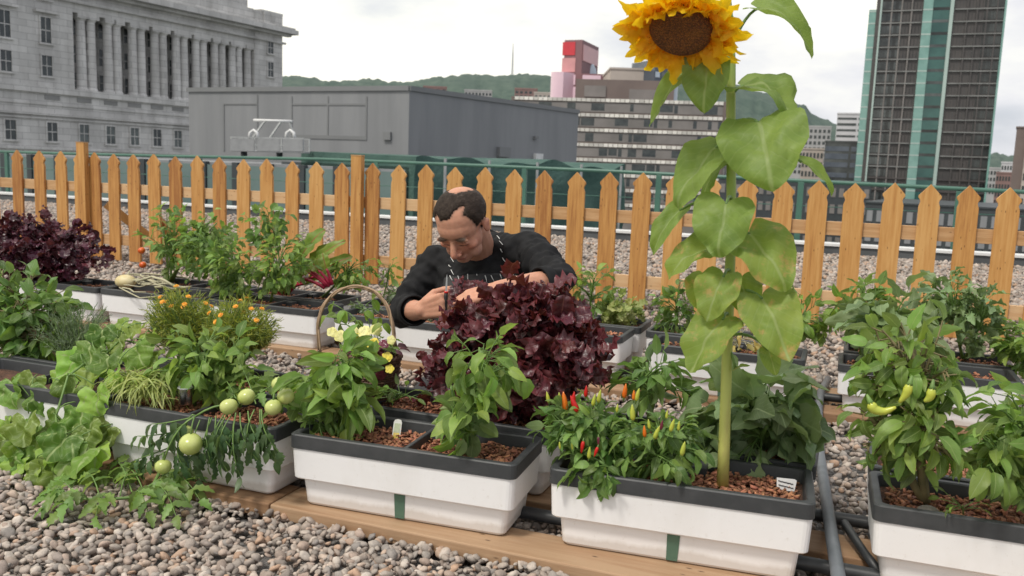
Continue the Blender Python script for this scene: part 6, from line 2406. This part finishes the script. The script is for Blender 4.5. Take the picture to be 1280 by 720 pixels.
c1 = island_hsv(nt, c1, .1, .008)
nt.links.new(c1, b.inputs['Base Color'])
b.inputs['Roughness'].default_value = .55
tr = nt.nodes.new('ShaderNodeBsdfTranslucent')
nt.links.new(c1, tr.inputs[0])
ms = nt.nodes.new('ShaderNodeMixShader')
ms.inputs[0].default_value = .5
nt.links.new(b.outputs[0], ms.inputs[1])
nt.links.new(tr.outputs[0], ms.inputs[2])
nt.links.new(ms.outputs[0], out.inputs[0])
M['petal'] = m_
for ring, (n_, lift, ln, off) in enumerate(((30, .10, 1.0, 0), (28, .38, .9, .12))):
    for k in range(n_):
        a = 2 * PI * (k + off + random.uniform(-.25, .25)) / n_
        rad = s1 * math.cos(a) + s2 * math.sin(a)
        upn = math.sin(a)  # +1 is the upper edge, where the petals fall forward over the disc
        lf = lift + (.95 * max(0, upn) ** 1.5 if ring else .45 * max(0, upn)) - .25 * max(0, -upn) + random.gauss(0, .16)
        d = rad * math.cos(lf) + hn * math.sin(lf)
        Lp = 49 * kx * ln * random.uniform(.8, 1.2) * (1 - (.35 * max(0, upn) ** 3 if ring else 0))
        lb = LB()
        nh = hn * math.cos(lf) - rad * math.sin(lf)
        dr = random.uniform(-.2, .6) + (-.7 * max(0, upn) if ring else 0)
        lb.add('ray', np.array((hc + rad * rd * .92 - hn * .004)[:]), np.array(d[:]), np.array((nh + Vector((random.gauss(0, .25), random.gauss(0, .25), random.gauss(0, .25))))[:]), Lp, 26 * kx * random.uniform(.7, 1.25), dr, random.uniform(-.1, .5), .5, 2.2, random.gauss(0, .6))
        lb.build('petal', M['petal'], sf)
# green bracts behind the head
lb = LB()
n_ = 16
a = np.arange(n_) * 2 * PI / n_
D = np.array([(s1 * math.cos(x) + s2 * math.sin(x) - hn * .3)[:] for x in a])
lb.add('ovate', np.tile(np.array((hc - hn * .02)[:]), (n_, 1)) + D * rd * .7, D, np.tile(np.array(hn[:]), (n_, 1)), 34 * kx, 15 * kx, -.4, .2)
lb.build('bracts', M['sun_leaf'], sf)
# ------------------------------------------------------------------ the chef
def fused(mb, voxel, smooth_it=4, fac=.5):
    """union of overlapping closed shapes as one continuous surface"""
    me = bpy.data.meshes.new('tmp')
    me.from_pydata(mb.v, [], mb.f)
    o = bpy.data.objects.new('tmp', me)
    COL.objects.link(o)
    md = o.modifiers.new('r', 'REMESH')
    md.mode = 'VOXEL'
    md.voxel_size = voxel
    md2 = o.modifiers.new('s', 'SMOOTH')
    md2.factor = fac
    md2.iterations = smooth_it
    bpy.context.view_layer.update()
    dg = bpy.context.evaluated_depsgraph_get()
    out = bpy.data.meshes.new_from_object(o.evaluated_get(dg))
    bpy.data.objects.remove(o)
    bpy.data.meshes.remove(me)
    out.materials.clear()
    return out


def verts_np(me):
    a = np.zeros(len(me.vertices) * 3)
    me.vertices.foreach_get('co', a)
    return a.reshape(-1, 3)


S = 1.0
SV = Vector((1.10, 1.0, .90))
HC = gY(579, 281, 2.70)
psi, pit = R(-3), R(42)
f0 = Vector((math.sin(psi), -math.cos(psi), 0))
zz = Vector((0, 0, 1))
hf = f0 * math.cos(pit) - zz * math.sin(pit)
hu = f0 * math.sin(pit) + zz * math.cos(pit)
roll_h = R(-3)
hr0 = hf.cross(hu)
hr = hr0 * math.cos(roll_h) + hu * math.sin(roll_h)
hu = hr.cross(hf)
MH = Matrix((hr, hf, hu)).transposed()   # columns: right, forward, up


def hl(x, y, z): return HC + MH @ Vector((x * SV.x, y * SV.y, z * SV.z))


shR, shL = gY(545, 329, 2.90), gY(662, 314, 2.88)
mid = (shR + shL) / 2
hipz = .25
pel = Vector((mid.x + .02, 3.12, hipz))
elR = gY(506, 388, 2.80)
wrR = gY(527, 388, 2.60)
elL = gY(700, 352, 2.66)
wrL = gY(622, 362, 2.44)
print('shoulders', shR, shL, (shR - shL).length, 'upper arms', (shR - elR).length, (shL - elL).length, 'fore', (elR - wrR).length, (elL - wrL).length, 'torso', (mid - pel).length, 'head', HC)
body = MB()
rotH = MH


def bell(c, r): body.ell(hl(*c), [q * k_ for q, k_ in zip(r, SV)], rotH, 20, 14)


bell((0, -.012, .050), (.075, .096, .086))
bell((0, .022, .030), (.066, .072, .066))
bell((0, .030, -.026), (.063, .062, .076))
bell((0, .052, -.080), (.044, .036, .030))
bell((0, .074, -.094), (.025, .018, .016))
for s_ in (-1, 1):
    bell((s_ * .030, .086, .016), (.026, .010, .009))
    bell((s_ * .043, .062, -.026), (.021, .019, .018))
    bell((s_ * .036, .048, -.070), (.024, .030, .028))
    bell((s_ * .031, .080, -.004), (.015, .010, .0095))
    bell((s_ * .076, -.006, -.006), (.008, .017, .029))
    bell((s_ * .079, -.012, .006), (.007, .015, .018))
    bell((s_ * .011, .101, -.044), (.009, .010, .008))
body.cap(hl(0, .090, .008), .0085 * S, hl(0, .114, -.036), .0125 * S)
bell((0, .108, -.042), (.012, .012, .010))
bell((0, .086, -.069), (.023, .011, .0055))
bell((0, .085, -.079), (.020, .011, .006))
# neck, torso, limbs
body.cap(hl(0, -.03, -.05), .060, mid + Vector((0, .035, -.03)), .056, 16)
nb0 = mid + Vector((0, .02, -.03))
body.cap(pel, .12, mid + Vector((0, .03, -.13)), .105, 16)
body.cap(shR + Vector((.03, .01, -.02)), .042, shL + Vector((-.03, .01, -.02)), .042, 14)
for s_, e_, w_ in ((shR, elR, wrR), (shL, elL, wrL)):
    body.cap(s_, .042, e_, .038, 14)
    body.cap(e_, .043, e_.lerp(w_, .45), .040, 14)
    body.cap(e_.lerp(w_, .45), .040, w_, .027, 14)
knees = []
for sx in (-1, 1):
    hip = pel + Vector((sx * .10, 0, -.01))
    kn = Vector((pel.x + sx * .17, 2.73, .075))
    an = Vector((pel.x + sx * .13, 3.13, .065))
    toe = Vector((pel.x + sx * .12, 3.27, .045))
    body.cap(hip, .085, kn, .055)
    body.cap(kn, .055, an, .038)
    body.cap(an, .038, toe, .032)
    knees.append((hip, kn, an, toe))


def hand(mb, wrist, d, n, s, curls, thumb, sc=1.0, spread=.12):
    """d finger direction, n palm-facing direction, s thumb side"""
    d = Vector(d).normalized()
    n = Vector(n)
    n = (n - d * n.dot(d)).normalized()
    s = Vector(s)
    s = (s - d * s.dot(d) - n * s.dot(n)).normalized()
    wl = [.030, .011, -.009, -.027]
    ln = [.072, .080, .075, .060]
    kn_ = []
    for k in range(4):
        kp = wrist + (d * (.088 - .004 * abs(k - 1)) + s * wl[k]) * sc
        kn_.append(kp)
        mb.cap(wrist + s * wl[k] * .55 * sc, .017 * sc, kp, .0125 * sc, 10)
    for k in range(3): mb.cap(kn_[k], .0115 * sc, kn_[k + 1], .0115 * sc, 10)
    mb.cap(wrist + (d * .03 + s * .018) * sc + n * .006, .02 * sc, wrist + (d * .05 - s * .014) * sc + n * .006, .018 * sc, 10)
    tips = []
    for k in range(4):
        p = kn_[k]
        a = 0
        dd_ = (d + s * spread * (1.5 - k) / 1.5 * .6).normalized()
        for j, (q, c_) in enumerate(zip((.46, .30, .24), curls[k])):
            a += c_
            v = dd_ * math.cos(a) + n * math.sin(a)
            p2 = p + v * ln[k] * q * sc
            mb.cap(p, (.0100 - .0011 * j) * sc, p2, (.0092 - .0012 * j) * sc, 10)
            p = p2
        tips.append(p)
    tb = wrist + (d * .022 + s * .026) * sc
    p = tb
    for j, (v, q, r_) in enumerate(zip(thumb, (.042, .032, .026), (.0145, .0115, .0105))):
        v = (d * v[0] + s * v[1] + n * v[2]).normalized()
        p2 = p + v * q * sc
        mb.cap(p, r_ * sc, p2, (r_ - .002) * sc, 10)
        p = p2
    return kn_, tips, p


IMR = Vector((RT.x, RT.y, 0)).normalized()      # towards image right
IMF = Vector((FW.x, FW.y, 0)).normalized()      # away from the camera
# right hand: fist round an upright blade
dR = (IMR * .75 - IMF * .45 + zz * .28)
knR, tipR, thR = hand(body, wrR, dR, IMF * .9 + IMR * .45, zz, [(1.0, 1.3, .8), (1.1, 1.35, .8), (1.15, 1.35, .8), (1.2, 1.3, .8)], [(.75, .5, .45), (.85, .1, .7), (.9, -.1, .5)], 1.02)
# left hand: reaching over the leaves, fingers closing on a sprig
dL = (-IMR * .9 - IMF * .25 - zz * .28)
knL, tipL, thL = hand(body, wrL, dL, -zz * .9 + IMF * .3, IMF + zz * .3, [(.35, .5, .3), (.45, .55, .35), (.5, .6, .4), (.55, .6, .4)], [(.8, .4, .5), (.9, 0, .4), (.95, -.1, .3)], 1.02, .22)

bme = fused(body, .0042, 3, .4)
V = verts_np(bme)
bvh = BVHTree.FromPolygons([v[:] for v in V], [p.vertices[:] for p in bme.polygons])
person = link_mesh('person', bme, None, None, (pel.x, 3.0, 0), True)
tag(person, 'balding man in a black chef jacket kneeling over the purple basil bush', 'person')
# skin tone varies over the face: lips, brows, shaved beard, flushed cheeks
loc = ((V - np.array(HC[:])) @ np.array(MH)) / np.array(SV[:])
x, y, z = loc[:, 0], loc[:, 1], loc[:, 2]


def blob(c, r): return np.exp(-(((x - c[0]) / r[0]) ** 2 + ((y - c[1]) / r[1]) ** 2 + ((z - c[2]) / r[2]) ** 2))


near = np.abs(x) < .12
skin = np.tile(np.array([.57, .30, .205]), (len(V), 1))


def tint(colr, wgt):
    global skin
    wgt = np.clip(wgt, 0, 1)[:, None]
    skin = skin * (1 - wgt) + np.array(colr) * wgt


onface = (np.abs(x) < .1) & (y > -.12) & (z > -.14) & (z < .16)
sym = lambda c, r: blob(c, r) + blob((-c[0], c[1], c[2]), r)
tint((.50, .185, .125), .75 * sym((.042, .07, -.03), (.026, .05, .024)) * onface)
tint((.50, .19, .13), .7 * blob((0, .115, -.036), (.016, .03, .018)) * onface)
tint((.50, .20, .15), .6 * sym((.08, -.01, 0), (.02, .03, .035)) * onface)
tint((.33, .19, .145), .62 * np.clip(blob((0, .08, -.085), (.05, .06, .032)) + sym((.045, .04, -.075), (.03, .05, .03)), 0, 1) * onface)
tint((.40, .15, .125), 1.0 * blob((0, .097, -.0745), (.021, .02, .0065)) * onface)
tint((.16, .06, .05), .9 * blob((0, .097, -.0745), (.019, .02, .0016)) * onface)
tint((.05, .03, .02), 1.6 * sym((.031, .093, .0225), (.021, .03, .0065)) * onface)
tint((.05, .03, .025), 1.6 * sym((.031, .088, -.0105), (.014, .015, .0032)) * onface)
tint((.33, .15, .11), .6 * sym((.031, .085, .004), (.018, .02, .006)) * onface)
nrmV = np.zeros(len(V) * 3)
bme.vertices.foreach_get('normal', nrmV)
nrmV = nrmV.reshape(-1, 3)
fz = np.array([noise.noise(Vector(p) * 60) for p in loc]) * .006
scalp = (z > -.085) & (np.abs(x) < .095) & (y < .1) & (z < .16) & onface
bald = ((x / .036) ** 2 + ((y + .070) / .046) ** 2) < 1 + fz * 60
bald &= z > .09
sides = (y < .030 + .25 * (z - .03) + fz) & (z > np.where(y > -.015, .022, np.where(y > -.04, -.03, -.075)) + fz) & ((np.abs(x) > .045) | (y < -.03))
fore = (z > .094 + .2 * np.clip(np.abs(x - .018) - .02, 0, 1) + fz) & (y > -.05)
recL = ((((x + .036) / .033) ** 2 + ((z - .072) / .044) ** 2) < 1 + fz * 40) & (y > .0)
recR = ((((x - .058) / .016) ** 2 + ((z - .070) / .022) ** 2) < 1) & (y > .01)
hm = scalp & (sides | (fore & ~recL & ~recR)) & ~bald
ear = (np.abs(x) > .071) & (y > -.035) & (y < .02) & (z < .026)
hm &= ~ear
_hv = V[hm & (np.arange(len(V)) % 3 == 0)]
_cand = np.where(onface & ~hm)[0]
if len(_hv):
    _dd = np.array([np.sqrt(((_hv - V[i]) ** 2).sum(1).min()) for i in _cand])
    wg = np.zeros(len(V))
    wg[_cand] = np.exp(-(_dd / .006) ** 2) * .75
    wg[hm] = .9
    tint((.10, .07, .055), wg)
ca = bme.color_attributes.new('skin_tone', 'FLOAT_COLOR', 'POINT')
ca.data.foreach_set('color', np.concatenate([skin, np.ones((len(V), 1))], 1).astype(np.float32).ravel())
m_, nt, b, out = new_mat('skin')
at = nt.nodes.new('ShaderNodeAttribute')
at.attribute_name = 'skin_tone'
nz = noise_tex(nt, 70, 5)
cc = mixc(nt, .35, at.outputs['Color'], ramp(nt, nz.outputs['Fac'], [(.3, (.75, .62, .58)), (.7, (1.1, 1.05, 1.02))]), 'MULTIPLY')
nt.links.new(cc, b.inputs['Base Color'])
b.inputs['Roughness'].default_value = .55
b.inputs['Specular IOR Level'].default_value = .22
b.inputs['Subsurface Weight'].default_value = .12
b.inputs['Subsurface Radius'].default_value = (.012, .005, .003)
bp = nt.nodes.new('ShaderNodeBump')
bp.inputs['Strength'].default_value = .15
bp.inputs['Distance'].default_value = .002
nt.links.new(noise_tex(nt, 350, 3).outputs['Fac'], bp.inputs['Height'])
nt.links.new(bp.outputs[0], b.inputs['Normal'])
bme.materials.append(m_)

# hair: a shell lifted off the scalp, bald at the crown, receding at the temples
keep = []
for p in bme.polygons:
    if all(hm[i] for i in p.vertices): keep.append(tuple(p.vertices))
used = sorted({i for f in keep for i in f})
ix = {v: i for i, v in enumerate(used)}
# distance to the hairline thins the shell
edge = np.zeros(len(V))
Wv = V + 0
cnt = {}
for f in keep:
    for a, b_ in zip(f, f[1:] + f[:1]):
        e = (min(a, b_), max(a, b_))
        cnt[e] = cnt.get(e, 0) + 1
bd = sorted({v for e, c_ in cnt.items() if c_ == 1 for v in e})
bdV = V[bd] + np.array(person.location) * 0
vu = V[used]
dist = np.sqrt(((vu[:, None] - bdV[None]) ** 2).sum(2)).min(1) if len(bd) else np.ones(len(used))
strand = np.array([noise.noise(Vector((p[0] * 130, p[1] * 40, p[2] * 130))) * .5 + noise.noise(Vector((p[0] * 50, p[1] * 15, p[2] * 50))) for p in loc[used]])
lift = .0012 + np.clip(dist / .014, 0, 1) ** .7 * .0042 + strand * .0018 * np.clip(dist / .01, 0, 1)
outer = vu + nrmV[used] * lift[:, None]
inner = vu - nrmV[used] * .002
mhair = MB()
n_u = len(used)
faces = [tuple(ix[i] for i in f) for f in keep]
back = [tuple(n_u + ix[i] for i in reversed(f)) for f in keep]
side = []
for f in keep:
    for a, b_ in zip(f, f[1:] + f[:1]):
        if cnt[(min(a, b_), max(a, b_))] == 1:
            side.append((ix[b_], ix[a], n_u + ix[a], n_u + ix[b_]))
mhair.add([tuple(p) for p in outer] + [tuple(p) for p in inner], faces + back + side)
m_, nt, b, out = new_mat('dark_brown_hair')
nz = noise_tex(nt, 90, 5, stretch=(1, .25, 1))
cc = ramp(nt, nz.outputs['Fac'], [(.3, (.018, .012, .009)), (.62, (.045, .032, .025)), (.8, (.11, .09, .08))])
nt.links.new(cc, b.inputs['Base Color'])
b.inputs['Roughness'].default_value = .6
b.inputs['Specular IOR Level'].default_value = .15
bp = nt.nodes.new('ShaderNodeBump')
bp.inputs['Strength'].default_value = .8
bp.inputs['Distance'].default_value = .004
nt.links.new(noise_tex(nt, 260, 3, stretch=(1, .2, 1)).outputs['Fac'], bp.inputs['Height'])
nt.links.new(bp.outputs[0], b.inputs['Normal'])
# (verts of bme were shifted to the person's origin when linked; V is world space)
mhair.build('hair', m_, person, smooth=True)

# jacket
jk = MB()
jk.cap(pel + Vector((0, 0, .02)), .165, mid + Vector((0, .01, -.15)), .155, 20)
jk.ell(mid + Vector((0, .015, -.09)), (.175, .125, .13), None, 20, 14)
jk.cap(shR + Vector((.035, .0, -.012)), .066, mid + Vector((-.02, .035, .022)), .062, 16)
jk.cap(shL + Vector((-.035, .0, -.012)), .066, mid + Vector((.02, .035, .022)), .062, 16)
cufR = elR.lerp(wrR, .42)
cufL = elL.lerp(wrL, .16)
jk.cap(shR, .066, shR.lerp(elR, .55), .064, 16)
jk.cap(shR.lerp(elR, .55), .064, elR, .056, 16)
jk.cap(elR, .057, cufR, .051, 16)
jk.cap(shL, .063, shL.lerp(elL, .55), .060, 16)
jk.cap(shL.lerp(elL, .55), .060, elL, .054, 16)
jk.cap(elL, .054, cufL, .051, 16)
jme = fused(jk, .0075, 5, .5)
jv = verts_np(jme)
jn = np.zeros(len(jv) * 3)
jme.vertices.foreach_get('normal', jn)
jn = jn.reshape(-1, 3)
axu = [(shR, elR), (shL, elL)]
disp = np.zeros(len(jv))
for i, p in enumerate(jv):
    q = Vector(p)
    # folds run across the sleeves and slant over the chest
    bst = min(axu, key=lambda a: (q - a[0].lerp(a[1], .5)).length)
    ax_ = (bst[1] - bst[0]).normalized()
    t = (q - bst[0]).dot(ax_)
    dd_ = noise.noise(Vector((t * 34, q.x * 10, q.z * 10))) * .013 + noise.noise(q * 15) * .009 + (.5 - abs(noise.noise(q * 24))) * .010 + noise.noise(q * 48) * .004
    disp[i] = dd_
jv2 = jv + jn * disp[:, None]
# open neckline: drop faces near the neck column above the collar line
ncol = Vector(hl(0, -.03, -.10))
jme.vertices.foreach_set('co', jv2.astype(np.float32).ravel())
jme.update()
m_cloth = pmat('black_chef_cloth', (.010, .010, .011), (.017, .017, .0185), 18, .8, .35, 420, spec=.2, bdist=.002)
jbvh = BVHTree.FromPolygons([tuple(v) for v in jv2], [tuple(p.vertices) for p in jme.polygons])
jacket = link_mesh('chef_jacket', jme, m_cloth, person, None, True)
# collar band round the neck
m = MB()
nk = mid + Vector((-.005, .015, .03))
ndir = (hl(0, -.03, -.05) - (mid + Vector((0, .03, -.02)))).normalized()
cl_ = []
for k in range(4):
    r_, h_ = ((.086, -.025), (.079, .012), (.073, .012), (.075, -.025))[k]
    cl_.append((r_, h_))
m.lathe(nk, cl_, 28, ndir)
m.build('collar', m_cloth, jacket, smooth=True)
# turned cuffs
for e_, c_, w_, r_ in ((elR, cufR, wrR, .052), (elL, cufL, wrL, .053)):
    ax_ = (w_ - e_).normalized()
    m = MB()
    m.lathe(c_ + ax_ * .034, [(r_ * .96, -.028), (r_ * 1.06, -.022), (r_ * 1.05, .012), (r_ * .97, .016), (r_ * .90, .010), (r_ * .88, -.03)], 26, ax_)
    m.build('cuff', m_cloth, jacket, smooth=True)
# apron bib with white stitching
ap_pts = [(560, 316), (628, 300), (648, 350), (640, 400), (556, 400), (552, 352)]


def on_jacket(px, py, lift_=.004):
    d = ray(px, py).normalized()
    h, n_, _, _ = jbvh.ray_cast(CAM, d)
    if h is None: return None, None
    return h + n_ * lift_, n_


gridp = []
nx_, ny_ = 26, 22
okf = []
P2 = {}
for i in range(nx_ + 1):
    for j in range(ny_ + 1):
        fx, fy = i / nx_, j / ny_
        yy = 343 + (405 - 343) * fy
        xa, xb = 556 - 4 * fy, 647 + 4 * fy
        P2[i, j] = on_jacket(xa + (xb - xa) * fx, yy - (fx - .5) * 8, .0045)[0]
m = MB()
vs, idx = [], {}
for k_, p in P2.items():
    if p is not None:
        idx[k_] = len(vs)
        vs.append(p)
fs = []
for i in range(nx_):
    for j in range(ny_):
        c4 = [(i, j), (i + 1, j), (i + 1, j + 1), (i, j + 1)]
        if all(c_ in idx for c_ in c4):
            ps = [vs[idx[c_]] for c_ in c4]
            if max((ps[a] - ps[(a + 1) % 4]).length for a in range(4)) < .03: fs.append(tuple(idx[c_] for c_ in c4))
apron = None
if fs:
    m.add(vs, fs)
    apron = m.build('apron_bib', pmat('black_apron_cloth', (.018, .018, .019), (.026, .026, .028), 25, .7, .3, 500, bdist=.002), person, smooth=True)
    sm_ = apron.modifiers.new('thickness', 'SOLIDIFY')
    sm_.thickness = .002
    sm_.offset = 1
dash = [((621, 291), (625, 296)), ((625, 303), (630, 307)), ((627, 311), (630, 315)), ((630, 322), (634, 327)), ((565, 323), (568, 329)), ((565, 338), (569, 344)), ((564, 346), (567, 351)),
        ((585, 344), (587, 355)), ((595, 344), (597, 355)), ((605, 345), (607, 354)), ((614, 344), (617, 353)), ((633, 336), (638, 343)), ((639, 343), (647, 345)), ((574, 345), (576, 355)), ((624, 342), (627, 350)), ((563, 331), (565, 335)), ((622, 297), (626, 301))]
for a, b_ in dash:
    pa, na = on_jacket(*a, .0075)
    pb2, nb2 = on_jacket(*b_, .0075)
    if pa is None or pb2 is None or (pa - pb2).length > .06: continue
    m = MB()
    m.tube([pa, pa.lerp(pb2, .5) + na * .0015, pb2], .0014, 5)
    m.build('stitch', pmat('white_thread', (.72, .72, .70), (.65, .65, .64), 60, .7), jacket, smooth=True)
# trousers and shoes
tr_ = MB()
for hip, kn, an, toe in knees:
    tr_.cap(hip, .108, kn, .075)
    tr_.cap(kn, .075, an, .058)
tr_.cap(pel + Vector((-.05, .0, -.02)), .145, pel + Vector((.05, 0, -.02)), .145)
link_mesh('trousers', fused(tr_, .011, 4), pmat('dark_trousers', (.03, .03, .034), (.04, .04, .045), 20, .8), person, None, True)
for hip, kn, an, toe in knees:
    sh = MB()
    sh.cap(an + Vector((0, .0, -.01)), .05, toe, .042)
    sh.cap(an + Vector((0, -.03, .0)), .045, an, .046)
    link_mesh('shoe', fused(sh, .008, 3), M['mullion'], person, None, True)

# the blade he holds upright
fist = (knR[1] * .35 + tipR[1] * .65) - Vector((FW.x, FW.y, 0)) * .034 + IMR * .008
kn0 = gY(546, 397, fist.y)
kn1 = gY(549, 331, fist.y + .01)
axk = (kn1 - kn0).normalized()
ctr = fist
kn0 = ctr - axk * (kn1 - kn0).length * .28
kn1 = kn0 + axk * .145
kt = thing('knife', 'slim dark knife held upright in the chef\'s fist', 'knife', kn0)
m = MB()
m.tube([kn0, kn0 + axk * .004, kn0.lerp(kn1, .5), kn0.lerp(kn1, .60), kn0.lerp(kn1, .605)], [.004, .0062, .0066, .0056, .003], 10)
m.build('handle', pmat('dark_handle', (.02, .018, .018), (.03, .03, .03), 30, .4), kt, smooth=True)
m = MB()
a = kn0.lerp(kn1, .60)
sdv = axk.cross(FW).normalized()
q = [a - sdv * .0035, a + sdv * .0035, kn1 + sdv * .0022 - axk * .012, kn1]
m.prism(q + [kn1 - sdv * .002 - axk * .01], FW * .0016)
m.build('blade', M['galv'], kt)
m = MB()
m.lathe(kn0.lerp(kn1, .585), [(.0068, -.003), (.0072, 0), (.0068, .003)], 12, axk)
m.build('collar_ring', M['chili_red'], kt, smooth=True)
# a cut sprig pinched in the left hand
sg = thing('basil_sprig', 'cut sprig of purple basil pinched between the chef\'s hands', 'sprig', tipL[1])
st, lb = MB(), LB()
p0 = tipL[1] + Vector((0, 0, -.01))
for k in range(5):
    p1 = gY(572 + k * 7, 350 + (k % 3) * 9, 2.45 + .015 * (k % 2))
    st.tube(curve(p0, p1, (0, 0, .01), 5), .0018, 4)
    nn = 5
    lb.add('ruffle', np.array([p0.lerp(p1, .4 + .6 * random.random())[:] for _ in range(nn)]), RNG.normal(0, .6, (nn, 3)) + np.array((p1 - p0).normalized()[:]), RNG.normal(0, .5, (nn, 3)) + [0, -.8, .6], RNG.uniform(.03, .05, nn), RNG.uniform(.025, .04, nn), 1.0, .3, .5)
st.build('stem', M['stemp'], sg, smooth=True)
lb.build('foliage', M['purple'], sg)
